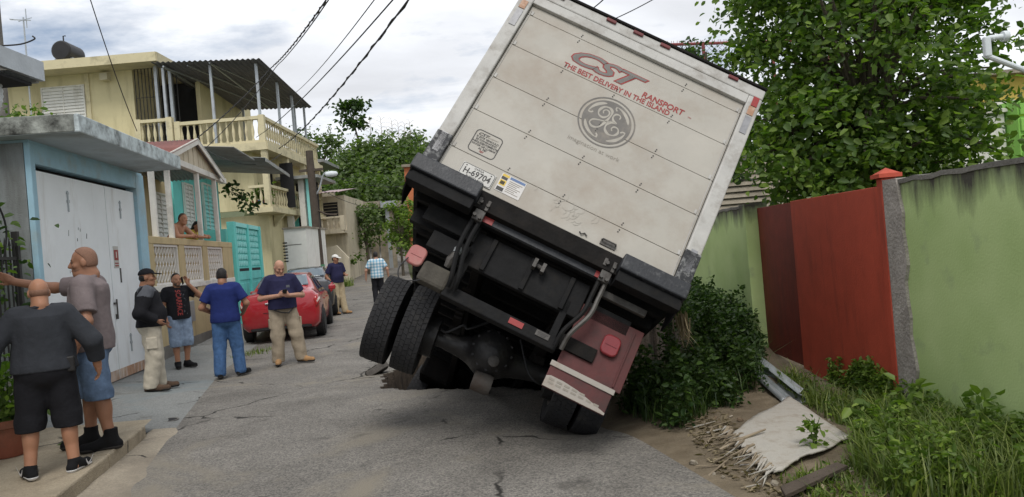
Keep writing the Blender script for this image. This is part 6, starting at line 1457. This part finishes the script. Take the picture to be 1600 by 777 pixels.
        if kind == 'cap':
            head_piece('hair', 'hair_black', lambda g: g.ell(hp((0, -.03, -.005)), V3(.081, .085, .075), HR, .001, planes=[((0, .98, -.2), .01), ((0, 0, -1), .055)]))
            head_piece('cap', hm, lambda g: (g.ell(hp((0, -.012, .045)), V3(.090, .110, .088), HR, .001, planes=[((0, .12, -1), -.0)]), g.ell(hp((0, .115, .047)), V3(.074, .085, .010), HR @ rot('X', -10), .004)))
    if top:
        e = top.get('e', .016); f = Field(lo, hi, vox); torso(f, e); sl = top.get('sleeve', .6)
        lo_ = .012 if top.get('loose') else 0; f.col(top.get('hem', .93) - .03, 1.40, (.168 * w + e + fat + lo_, .122 * w + e + belly * .7 + lo_), (.160 * w + e, .108 * w + e), belly * .35, -.005, LR, piv, .06)
        for s in 'RL': arm(f, s, e + .010, min(1, sl), .025, max(0, sl - 1))
        f.wrinkle(top.get('wr', .006) * .62, (17, 17, 11), seed); hem = top.get('hem', .93)
        if lean == 0: f.plane((0, 0, -1), -hem)
        nk = U((0, .0, 1.515)); n_ = LR @ V3(0, -.25, .97)
        for sx in (-1, 1): f.cap(U((.05 * sx, -.02, 1.475)), U((.13 * sx, -.015, 1.455)), .045 * w + e * .5, .05 * w + e * .5, .03)
        f.plane(n_, n_ @ nk); f.cap(U((0, .0, 1.44)), U((0, .03, 1.60)), .060 * w, .075 * w, .008, neg=True)
        shirt = link(top.get('name', 'shirt'), f.mesh('shirt', top['m'], sc), root)
        if top.get('yoke'):
            g = Field(lo, hi, vox); torso(g, e + .004)
            for s in 'RL': arm(g, s, e + .014, .35, .025)
            g.plane((0, 0, -1), -1.33); g.plane(n_, n_ @ nk); g.cap(U((0, .0, 1.44)), U((0, .03, 1.60)), .062 * w, .077 * w, .008, neg=True); link('jacket_yoke', g.mesh('jacket_yoke', top['yoke'], sc), root)
        if collar:
            mb = MB(); n = 22
            ring = [U((.072 * w * math.cos(2 * math.pi * i / n), -.012 + .068 * w * math.sin(2 * math.pi * i / n), 1.478 - .016 * math.sin(2 * math.pi * i / n))) for i in range(n + 1)]
            mb.tube([tuple(p * sc) for p in ring], .016 * sc, 6); mb.build('collar', collar, root, smooth=True)
    if bottom and legs:
        e = bottom.get('e', .02); cuff = bottom.get('cuff', .03); f = Field(lo, hi, vox)
        f.ell((0, -.012, .95), V3(.166 * w + e * .7 + fat * .6, .120 * w + e * .7 + belly * .3, .14), None, .04); f.ell((0, -.05, .90), V3(.14 * w + e * .6, .09 * w + e * .5, .12), None, .04)
        for s in 'RL':
            h, n, a = D['hip' + s], D['kn' + s], D['an' + s]; f.cap(h, n, .092 * w + e, .066 * w + e * 1.2, .03); f.cap(n, a, .066 * w + e * 1.2, .052 * w + e * 1.3, .03)
        f.wrinkle(bottom.get('wr', .007) * .55, (20, 20, 20), seed + 5); f.plane((0, 0, 1), bottom.get('waist', .985)); f.plane((0, 0, -1), -cuff)
        link(bottom.get('name', 'trousers'), f.mesh('trousers', bottom['m'], sc), root)
        for s in bottom.get('pockets', ''):
            n = D['kn' + s]; h = D['hip' + s]; sgx = 1 if s == 'R' else -1; c = h * .45 + n * .55 + V3(sgx * (.082 * w + e), 0, 0); MB().box(tuple(c * sc), (.03, .15, .17)).build('cargo_pocket', bottom['m'], root, bevel=.012)
    if belt and legs:
        mb = MB(); n = 26; ring = [(.174 * w * math.cos(2 * math.pi * i / n) * (1 + fat * 3) * sc, (-.008 + (.13 * w + belly * .45) * math.sin(2 * math.pi * i / n)) * sc, .965 * sc) for i in range(n + 1)]; mb.tube(ring, .018 * sc, 5); mb.build('belt', belt, root, smooth=True)
    if legs:
        for s in 'RL':
            a, t = D['an' + s], D['toe' + s]; g = Field(np.minimum(a, t) - .13, np.maximum(a, t) + .13, .007); d = t - a; d[2] = 0; d /= np.linalg.norm(d)
            hl = a - d * .045; hl[2] = .045 + (a[2] - .085); tt = t + d * .03; tt[2] = .040 + (t[2] - .03)
            g.cap(hl, tt, .045, .040, .02); g.cap(a + V3(0, 0, .012), hl * .35 + tt * .65, .054, .042, .03); 
            if boot: g.cap(a + V3(0, 0, boot), a, .056, .054, .02, clip0=True)
            zb = min(hl[2] - .045, tt[2] - .04) + .012; g.plane((0, 0, -1), -max(.012, zb)); sh = link('shoe', g.mesh('shoe', shoes, sc), root)
            g = Field(np.minimum(hl, tt) - .09, np.maximum(hl, tt) + .09, .007); g.cap(hl, tt, .05, .046, .01); g.plane((0, 0, 1), max(.0, zb - .012) + .032); g.plane((0, 0, -1), -max(0, zb - .012)); link('sole', g.mesh('sole', sole, sc), sh)
    return root, sc
def ap(x, y): return apron_z(x, y)
# bald man seen from behind, on the pavement
q = atz(84, 742, .125)
R1, s1 = person('bald man seen from behind in charcoal polo, black long shorts and black sneakers', (q.x, q.y, .125), rad(28), 1.66, .0095, 1.16, .05, dict(elR=(.31, -.05, 1.15), wrR=(.33, .06, .92), elL=(-.31, -.06, 1.15), wrL=(-.32, .04, .93), anR=(.165, -.02, .085), anL=(-.165, -.03, .085), knR=(.14, .02, .5), knL=(-.14, .02, .5), toeR=(.24, .12, .03), toeL=(-.22, .13, .03)), (12, -4), 'skin_tan', dict(m='charcoal', sleeve=1.75, e=.02, hem=.93, wr=.006, loose=1), dict(m='black_cloth', cuff=.41, e=.035, name='shorts', waist=1.0, wr=.006), 'shoe_black', 'sole_white', 0, ('ring', 'beard_shadow'), fat=.035, seed=3, beard='beard_shadow', collar='charcoal', belt='leather_black')
MB().box((.20 * s1, -.10 * s1, .97 * s1), (.07, .05, .13)).build('belt_pouch', 'leather_black', R1, bevel=.012)
MB().box((.02, -.1435 * s1, 1.40 * s1), (.03, .004, .018)).build('neck_label', 'jacket_grey', R1)
def swoosh(parent, x, y0, z, side):
    pts = crv([(0, .055), (.03, .012), (.07, .012), (.16, .065)], 6); n = len(pts); o = MB().ribbon(pts, [.004 + .016 * math.sin(math.pi * min(1, (i + 2) / n)) for i in range(n)], 0).build('shoe_swoosh', 'sole_white', parent, recalc=False)
    o.rotation_euler = (0, 0, rad(90 + side)); o.location = (x, y0, z); return o
for sx in (.195, -.165): swoosh(R1, (sx + .062 * (1 if sx > 0 else -1)) * s1, -.02, .035, -20 if sx > 0 else 22); swoosh(R1, (sx - .062 * (1 if sx > 0 else -1)) * s1 * 1.0, -.02, .035, -20 if sx > 0 else 22)
# tall man in grey tee with one arm stretched to the fence
q = atz(146, 706, .125)
person('tall shaven man in grey tee and denim shorts with one arm stretched to the fence', (q.x, q.y + .12, .125), rad(104), 1.93, .0095, 1.05, .04, dict(elR=(.22, .34, 1.42), wrR=(.14, .60, 1.50), hdR=(-.1, .8, .5), elL=(-.25, -.06, 1.12), wrL=(-.24, .06, .88), anR=(.10, .09, .085), toeR=(.12, .28, .03), knR=(.1, .08, .5), anL=(-.11, -.12, .085), toeL=(-.13, .06, .03), knL=(-.11, -.05, .5)), (8, -4), 'skin_brown', dict(m='grey_tee', sleeve=.78, e=.024, hem=.86, loose=1, wr=.008), dict(m='denim', cuff=.44, e=.034, name='shorts', wr=.007), 'shoe_black', 'sole_dark', .10, ('buzz', 'beard_shadow'), fat=.01, seed=9, collar='grey_tee', beard='beard_shadow')
# man in black jacket and cap, hands in pockets
q = atz(243, 606, .10); zq = ap(q.x, q.y)
R3, s3 = person('man in black jacket, black cap and cream cargo trousers standing by the white door', (q.x, q.y, zq), rad(-68), 1.80, .011, 1.06, .05, dict(elR=(.27, -.10, 1.13), wrR=(.19, .09, 1.0), elL=(-.27, -.10, 1.13), wrL=(-.19, .10, 1.0), hdR=(-.3, .6, -.5), hdL=(.3, .6, -.5), anR=(.10, -.05, .085), anL=(-.1, .05, .085), toeR=(.13, .14, .03), toeL=(-.12, .24, .03)), (-5, 0), 'skin_brown', dict(m='black_cloth', sleeve=1.95, e=.026, hem=.92, name='jacket', loose=1, wr=.010, yoke='jacket_grey'), dict(m='cream_cargo', e=.034, cuff=.05, pockets='RL', wr=.009), 'shoe_brown', 'sole_dark', 0, ('cap', 'black_cloth'), seed=21, fat=.015, collar='jacket_grey')
# man on the phone in a printed black tee
q = atz(286, 570, .12); zq = ap(q.x, q.y)
R4, s4 = person('man in black printed tee and light denim shorts holding a hand to his ear', (q.x, q.y, zq), rad(226), 1.70, .011, 1.02, .01, dict(elL=(-.38, .12, 1.29), wrL=(-.15, .16, 1.53), hdL=(.15, -.1, .6), thL=(0, .2, 1), elR=(.24, -.02, 1.13), wrR=(.24, .12, .90), anR=(.10, .03, .085), anL=(-.09, -.02, .085)), (0, -2), 'skin_tan', dict(m='black_cloth', sleeve=.62, e=.022, hem=.90, loose=1, wr=.006), dict(m='denim_light', cuff=.40, e=.036, name='shorts'), 'shoe_black', 'sole_dark', .03, ('buzz', 'hair_black'), seed=31, beard='hair_stubble', collar='black_cloth')
sh4 = [c for c in R4.children if c.name.startswith('shirt')][0]
me = text_mesh('SCARFACE', .115, align='CENTER', m='print_red', offset=.003, sx=.82); me.transform(Matrix.Rotation(rad(180), 4, 'Z') @ Matrix.Rotation(rad(90), 4, 'Y'))
def onto(o, target, off=.006):
    s = o.modifiers.new('wrap', 'SHRINKWRAP'); s.target = target; s.wrap_method = 'PROJECT'; s.use_project_y = True; s.use_negative_direction = True; s.use_positive_direction = True; s.wrap_mode = 'ABOVE_SURFACE'; s.offset = off
o = inst(me, 'shirt_lettering', R4, (.075, .20, 1.17)); onto(o, sh4); o['label'] = 'red letters running down the tee'
mb = MB()
for i in range(16): a, b = random.uniform(-.10, .0), random.uniform(.98, 1.36); mb.add([(a + random.uniform(-.02, .02), .2, b + random.uniform(-.03, .03)) for _ in range(3)] , [(0, 1, 2)])
o = mb.build('shirt_print', 'jacket_grey', R4, recalc=False); onto(o, sh4, .004); o['kind'] = 'stuff'
# man in royal blue polo walking away
q = atz(360, 590, .0)
person('man in royal blue polo and blue jeans seen from behind', (q.x, q.y, .02), rad(14), 1.76, .011, 1.08, .03, dict(elR=(.29, -.02, 1.15), wrR=(.22, .16, 1.02), elL=(-.29, -.03, 1.14), wrL=(-.20, .16, 1.03), anR=(.16, .05, .085), anL=(-.13, -.10, .085), knR=(.13, .06, .5), knL=(-.12, -.01, .5), toeR=(.25, .20, .03), toeL=(-.15, .09, .03)), (-6, -6), 'skin_brown', dict(m='royal_polo', sleeve=.72, e=.022, hem=.88, loose=1, wr=.007), dict(m='denim_blue', cuff=.03, e=.024, wr=.008), 'shoe_black', 'sole_dark', 0, ('buzz', 'hair_black'), fat=.01, seed=41, collar='royal_polo')
# man in navy polo reading his phone
q = atz(449, 570, .0)
R6, s6 = person('balding man in navy polo and khaki trousers looking down at his phone', (q.x, q.y, .02), rad(206), 1.82, .011, 1.08, .06, dict(elR=(.28, -.02, 1.13), wrR=(.09, .26, 1.16), hdR=(-.7, .45, .2), thR=(0, .3, 1), elL=(-.28, -.02, 1.13), wrL=(-.08, .27, 1.15), hdL=(.7, .5, .2), thL=(0, .3, 1), anR=(.13, -.02, .085), anL=(-.24, .02, .085), knR=(.12, .02, .5), knL=(-.18, .05, .5), toeR=(.17, .16, .03), toeL=(-.37, .16, .03), hipL=(-.10, 0, .93)), (12, -30), 'skin_light', dict(m='navy_polo', sleeve=.80, e=.022, hem=.93, loose=1, wr=.007), dict(m='khaki', cuff=.04, e=.034, wr=.010, pockets='RL'), 'shoe_tan', 'sole_dark', 0, ('ring', 'hair_stubble'), fat=.02, seed=51, beard='beard_shadow', collar='navy_polo')
MB().tube([(.17 * s6, .17, .93 * s6), (.06, .215, .88 * s6), (-.06, .215, .86 * s6), (-.17 * s6, .17, .95 * s6)], .012, 5).build('radio_strap', 'leather_black', R6)
sh6 = [c for c in R6.children if c.name.startswith('shirt')][0]
o = MB().prism([(-.035, -.02), (.035, -.02), (.028, .022), (-.028, .022)], 0, .002, 'Y').build('chest_badge', 'jacket_grey', R6); o.location = (-.09 * s6, .2, 1.30 * s6); onto(o, sh6, .004)
def at_person(root, p): return Matrix.Translation(root.location) @ root.rotation_euler.to_matrix().to_4x4() @ Vector(p)
ph = MB().box((0, 0, 0), (.075, .010, .15)).build('mobile_phone', 'phone_black', bevel=.006); ph.location = at_person(R6, (.0, .36 * s6, 1.215 * s6)); ph.rotation_euler = (rad(-50), 0, rad(206)); tag(ph, 'black phone held by the man in navy polo', 'phone')
ph = MB().box((0, 0, 0), (.012, .07, .14)).build('mobile_phone', 'phone_black', bevel=.005); ph.location = at_person(R4, (-.093 * s4, .05 * s4, 1.60 * s4)); ph.rotation_euler = (rad(20), 0, rad(226)); tag(ph, 'dark phone held to the ear of the man in printed tee', 'phone')
# man with white cap beside the parked cars
q = at(531, 492, 22.3); gq_ = base_z(0, 22.3)
person('man in navy polo, white cap and khaki trousers standing beside the dark car', (q.x, 22.3, gq_), rad(-128), 1.80, .016, 1.04, .03, dict(elR=(.27, -.08, 1.13), wrR=(.24, .10, .93), elL=(-.22, .04, 1.14), wrL=(-.10, .30, 1.14), anL=(-.13, .1, .085), toeL=(-.16, .28, .03)), (12, -6), 'skin_brown', dict(m='navy_polo', sleeve=.75, e=.022, hem=.92, wr=.006), dict(m='khaki_far', cuff=.04, e=.03), 'shoe_tan', 'sole_dark', 0, ('cap', 'cap_white'), seed=61, collar='navy_polo')
# man in plaid shirt walking up the lane
q = at(590, 440, 25.0)
person('man in pale blue plaid shirt and black trousers walking up the lane', (q.x, 25.0, base_z(0, 25)), rad(9), 1.76, .016, 1.06, .03, dict(elR=(.31, -.03, 1.14), wrR=(.33, .05, .9), elL=(-.31, -.05, 1.14), wrL=(-.33, .0, .9), anR=(.1, .12, .085), toeR=(.12, .3, .03), anL=(-.1, -.14, .11), toeL=(-.12, .04, .03)), (0, -4), 'skin_light', dict(m='plaid', sleeve=.75, e=.024, hem=.86, loose=1, wr=.006), dict(m='black_cloth', cuff=.03, e=.02), 'shoe_black', 'sole_dark', 0, ('buzz', 'hair_black'), seed=71, collar='plaid')
# two people leaning on the porch parapet
bpy.context.view_layer.update()
mH = Matrix.Translation(H1.location) @ H1.rotation_euler.to_matrix().to_4x4()
p = mH @ Vector((3.30, .50, 1.285))
person('shirtless man leaning on the porch parapet', p, rad(-98), 1.78, .013, 1.16, .05, dict(elR=(.34, .40, 1.13), wrR=(.12, .58, 1.12), hdR=(-.9, .2, 0), thR=(0, .2, 1), elL=(-.34, .38, 1.13), wrL=(-.10, .58, 1.12), hdL=(.9, .2, 0), thL=(0, .2, 1), knR=(.11, .05, .5), knL=(-.11, -.02, .5)), (-10, 24), 'skin_tan', None, dict(m='denim_light', cuff=.45, e=.03, name='shorts'), 'shoe_brown', 'sole_dark', 0, ('buzz', 'hair_stubble'), lean=30, fat=.03, seed=81)
p = mH @ Vector((4.45, .46, 1.285))
person('woman in yellow top leaning over the porch parapet beside the shirtless man', p, rad(-98), 1.62, .013, .95, .01, dict(elR=(.27, .43, 1.27), wrR=(.10, .58, 1.24), hdR=(-.9, .2, 0), thR=(0, .2, 1), elL=(-.27, .40, 1.27), wrL=(-.08, .58, 1.24), hdL=(.9, .2, 0), thL=(0, .2, 1)), (-15, 5), 'skin_tan', dict(m='yellow_top', sleeve=.5, e=.015), dict(m='denim', cuff=.05, e=.02), 'shoe_brown', 'sole_dark', 0, ('long', 'hair_black'), lean=26, seed=91)
# ---------------------------------------------------------------- parked cars
mat('car_red', (.36, .016, .024), .28, .06, 2, .0, coat=.8, dirt=(.30, .06, .05), damt=.3, dscale=2)
mat('car_dark', (.022, .024, .028), .28, .06, 2, 0, coat=.8, dirt=(.07, .07, .07), damt=.3, dscale=2)
mat('car_trim', (.02, .02, .021), .6, .1, 5, 0); mat('chrome', (.7, .7, .72), .15, .05, 5, 0, metal=1.0); mat('tail_red', (.40, .02, .02), .2, .1, 5, 0, coat=.6); mat('tail_clear', (.62, .50, .46), .2, .1, 8, 0, coat=.6)
mat('car_tyre', (.022, .022, .022), .85, .2, 9, .1); mat('alloy', (.45, .46, .47), .35, .1, 6, 0, metal=.8)
glassmat('car_glass', (.015, .018, .02), .04); mat('car_glass_sky', (.10, .14, .17), .06, .05, 2, 0, spec=.9)
def sedan(name, label, paint, loc, rz):
    """sedan, nose to +Y, tail at y=0; body is a lofted skin, panes and lamps are separate pieces"""
    r = thing(name, label, 'car', loc, rz, 'cars parked along the left side')
    # stations along the length: y, half width, sill z, shoulder z, top z, top half width
    St = [(0.00, .74, .36, .84, .88, .58), (.05, .82, .28, .95, 1.04, .66), (.18, .85, .25, .98, 1.09, .70), (.50, .855, .22, .98, 1.105, .68), (.78, .86, .20, .97, 1.15, .63), (1.35, .86, .20, .95, 1.43, .54), (1.9, .86, .20, .94, 1.475, .53), (2.5, .86, .20, .93, 1.465, .53), (2.9, .86, .20, .92, 1.38, .55), (3.4, .855, .20, .90, 1.02, .64), (3.9, .83, .22, .82, .90, .62), (4.22, .76, .28, .68, .74, .54), (4.32, .60, .36, .52, .56, .42)]
    ys = [s[0] for s in St]
    def S_(y):
        i = max(j for j in range(len(ys)) if ys[j] <= y + 1e-9); i = min(i, len(ys) - 2); t = (y - ys[i]) / (ys[i + 1] - ys[i]); p0, p1, p2, p3 = St[max(i - 1, 0)], St[i], St[i + 1], St[min(i + 2, len(St) - 1)]
        lin = [p1[k] + (p2[k] - p1[k]) * t for k in range(6)]; cr = [.5 * (2 * p1[k] + (p2[k] - p0[k]) * t + (2 * p0[k] - 5 * p1[k] + 4 * p2[k] - p3[k]) * t * t + (3 * p1[k] - p0[k] - 3 * p2[k] + p3[k]) * t ** 3) for k in range(6)]
        return [.5 * a + .5 * b for a, b in zip(lin, cr)]
    def sec(y):
        _, w, zb, zs, zt, wt = S_(y); pts = [(0, zb + .02), (w * .85, zb), (w * .97, zb + .10), (w, zb + (zs - zb) * .45), (w * .995, zs - .12), (w * .955, zs)]
        for t in (.12, .35, .6, .85): pts.append((w * .945 + (wt - w * .945) * t, zs + (zt - zs) * (t * .93)))
        pts += [(wt * .96, zt - .018), (wt * .7, zt - .002), (wt * .35, zt + .01), (0, zt + .014)]
        return pts
    yy = list(np.linspace(0, 4.32, 70)); P = [sec(y) for y in yy]; n = len(P[0]); V = []; 
    for y, s in zip(yy, P): V += [(x, y, z) for x, z in s] + [(-x, y, z) for x, z in reversed(s)][1:-1] if False else [(x, y, z) for x, z in s] + [(-x, y, z) for x, z in reversed(s[1:-1])]
    m = 2 * n - 2; F = []
    for i in range(len(yy) - 1):
        for j in range(m): F.append((i * m + j, i * m + (j + 1) % m, (i + 1) * m + (j + 1) % m, (i + 1) * m + j))
    F += [tuple(range(m)), tuple(reversed([(len(yy) - 1) * m + j for j in range(m)]))]
    mb = MB(); mb.add(V, F); body = mb.build('body', paint, r, smooth=True)
    def on(y, k, s, off):
        """point on the skin: station y, ring parameter k (float), side s"""
        q = sec(y); i = int(k); t = k - i; a, b = q[i], q[min(i + 1, n - 1)]; x, z = a[0] + (b[0] - a[0]) * t, a[1] + (b[1] - a[1]) * t; dn = Vector((b[1] - a[1], 0, -(b[0] - a[0]))).normalized()
        return Vector((s * (x + dn.x * off), y, z + dn.z * off))
    def patch(name, m_, y0, y1, k0, k1, s, off=.008, inset=None, par=r, ny=10, nk=5):
        rows = []
        for i in range(nk + 1):
            k = k0 + (k1 - k0) * i / nk; row = []
            for j in range(ny + 1):
                ya, yb = (y0, y1) if inset is None else inset(i / nk); row.append(tuple(on(ya + (yb - ya) * j / ny, k, s, off)))
            rows.append(row)
        mb = MB(); mb.grid(rows); o = mb.build(name, m_, par, smooth=True); sdf = o.modifiers.new('s', 'SOLIDIFY'); sdf.thickness = .006; sdf.offset = 0; return o
    for s in (-1, 1):
        patch('side_window', 'car_glass', 0, 0, 6.1, 9.2, s, inset=lambda t: (1.02 + .46 * t, 1.93)); patch('side_window', 'car_glass', 0, 0, 6.1, 9.2, s, inset=lambda t: (2.0, 3.18 - .50 * t)); patch('window_trim', 'car_trim', 1.0, 3.25, 5.6, 6.0, s)
        patch('tail_lamp', 'tail_red', .012, .34, 3.7, 5.0, s, .012); patch('tail_lamp_clear', 'tail_clear', .03, .30, 4.0, 4.4, s, .018)
        patch('sill_trim', 'car_trim', .9, 3.5, .8, 1.6, s, .004)
        for y in (1.55, 2.55): MB().box((s * .868, y, .82), (.02, .2, .03)).build('door_handle', paint, r, bevel=.006)
        for y in (1.05, 1.96, 3.05): MB().tube([tuple(on(y, k, s, .003)) for k in (1.6, 2.5, 3.4, 4.4, 5.4)], .004, 4).build('door_seam', 'car_trim', r)
        MB().box((s * .98, 2.98, 1.02), (.18, .10, .13)).build('wing_mirror', paint, r, bevel=.03)
        patch('head_lamp', 'tail_clear', 3.95, 4.2, 3.2, 4.8, s, .01)
    # rear screen follows the skin between roof and boot
    for nm, ya, yb, m_ in (('rear_window', .86, 1.32, 'car_glass_sky'), ('windscreen', 2.92, 3.36, 'car_glass')):
        rows = []
        for i in range(9):
            y = ya + (yb - ya) * i / 8; _, w, zb, zs, zt, wt = S_(y); g = sec(y); sl = (S_(y + .02)[4] - S_(y - .02)[4]) / .04; nv = Vector((0, -sl, 1)).normalized() * .012
            rows.append([(x * wt * .93, y + nv.y, zt + .012 * (1 - abs(x)) + nv.z) for x in np.linspace(-1, 1, 9)])
        o = MB().grid(rows).build(nm, m_, r, smooth=True); o.modifiers.new('s', 'SOLIDIFY').thickness = .005
    MB().tube([(-.62, .065, .66), (-.3, -.012, .66), (.3, -.012, .66), (.62, .065, .66)], .006, 4).build('bumper_seam', 'car_trim', r)
    MB().box((0, -.012, .86), (.62, .03, .035)).build('boot_trim', 'chrome', r, bevel=.008)
    pl = MB().box((0, -.014, .76), (.32, .02, .14)).build('number_plate', 'plate_paint', r, bevel=.004)
    MB().box((.0, -.025, .76), (.24, .003, .06)).build('plate_characters', 'sticker_blue', pl)
    MB().lathe([(.045, -.006), (.05, .0), (.045, .006)], (0, .012, .955), 12, 'Y').build('badge', 'chrome', r)
    MB().box((0, .10, .33), (1.3, .16, .12)).build('under_bumper', 'car_trim', r, bevel=.02)
    TYc = MB().lathe([(.20, -.095), (.29, -.10), (.315, -.07), (.32, 0), (.315, .07), (.29, .10), (.20, .095)], n=24, axis='X').mesh('tyre', 'car_tyre', smooth=True)
    RMc = MB().lathe([(.02, .06), (.06, .065), (.07, .05), (.17, .055), (.20, .075), (.205, .06), (.205, -.06), (.05, -.06)], n=20, axis='X').mesh('rim', 'alloy', smooth=True)
    for y in (.80, 3.40):
        for s in (-1, 1):
            MB().cyl((s * .70, y, .34), (s * .866, y, .34), .365, n=28).build('wheel_arch', 'car_trim', r)
            w = inst(RMc, 'wheel', r, (s * .80, y, .32), (0, 0, 0 if s > 0 else math.pi)); inst(TYc, 'tyre', w)
            for k in range(5):
                a = k * 1.2566; MB().box((.068, .12 * math.cos(a), .12 * math.sin(a)), (.012, .035, .15), (-a + math.pi / 2 + 0, 0, 0)).build('spoke', 'alloy', w)
    return r
q = atz(512, 524, .06)
CAR1 = sedan('parked_car', 'glossy red sedan parked nose away beside the turquoise gate', 'car_red', (q.x - .80, q.y - .78, base_z(0, 17.5) + .005), rad(10.5))
c2 = Matrix.Translation(CAR1.location) @ Matrix.Rotation(rad(10.5), 4, 'Z') @ Vector((.05, 5.0, 0))
sedan('parked_car', 'dark sedan parked directly in front of the red one', 'car_dark', (c2.x, c2.y, base_z(0, 23)), rad(11))
# ---------------------------------------------------------------- overhead wires: sagging lines between real supports
def wire_line(label, pts, r, group='overhead wires', twist=False):
    pts = [Vector(p) for p in crv([tuple(p) for p in pts], 14)]; o0 = pts[0]; mb = MB()
    mb.tube([p - o0 for p in pts], r, 5); 
    if twist:
        q = [p - o0 + Vector((r * 1.6 * math.sin(i * 1.4), 0, r * 1.6 * math.cos(i * 1.4))) for i, p in enumerate(pts)]; mb.tube(q, r * .7, 5)
    o = mb.build('overhead_wire', 'wire_black', smooth=True); o.location = o0; return tag(o, label, 'wire', group)
def sag(a, b, s=.3, n=7):
    a, b = Vector(a), Vector(b); return [a.lerp(b, i / (n - 1)) + Vector((0, 0, -s * 4 * (i / (n - 1)) * (1 - i / (n - 1)))) for i in range(n)]
wire_line('thick twisted black cable running down to the terrace corner', sag(at(672, -45, 9), at(436, 232, 31.2), .25), .014, twist=True)
wire_line('single black wire sloping to the yellow house balcony', sag(at(640, -30, 10), at(400, 215, 31), .2), .012)
wire_line('thin wire highest of those above the tin canopy', sag(at(600, -20, 10), at(455, 150, 33), .15), .009)
wire_line('pair of black service cables passing in front of the tin canopy', sag(at(530, -30, 9), at(425, 105, 20), .08) + sag(at(425, 105, 20), at(272, 243, 19), .12)[1:], .011, twist=True)
wire_line('black service cable beside the cable pair over the tin canopy', sag(at(540, -40, 9), at(432, 104, 20), .08) + sag(at(432, 104, 20), at(300, 250, 19), .15)[1:], .010)
wire_line('thin wire hanging in front of the yellow top wall', sag(at(135, -20, 12), at(214, 205, 16), .12), .009)
wire_line('wire crossing the sky behind the truck roof', sag(at(1040, -12, 14), at(940, 38, 15), .03), .010)
wire_line('short cable leaving the truck roof line towards the sky', sag(at(950, -8, 14), at(915, 20, 15), .03), .012)
wire_line('wires strung between the street pole and the far houses', sag(at(488, 262, 31), at(660, 285, 42), .5), .012)
wire_line('low wire from the street pole to the carport', sag(at(490, 290, 31), at(640, 318, 44), .6), .012)
wire_line('wire from the porch gable across to the balcony corner', sag(at(300, 222, 17.2), at(440, 240, 31), .5), .012)
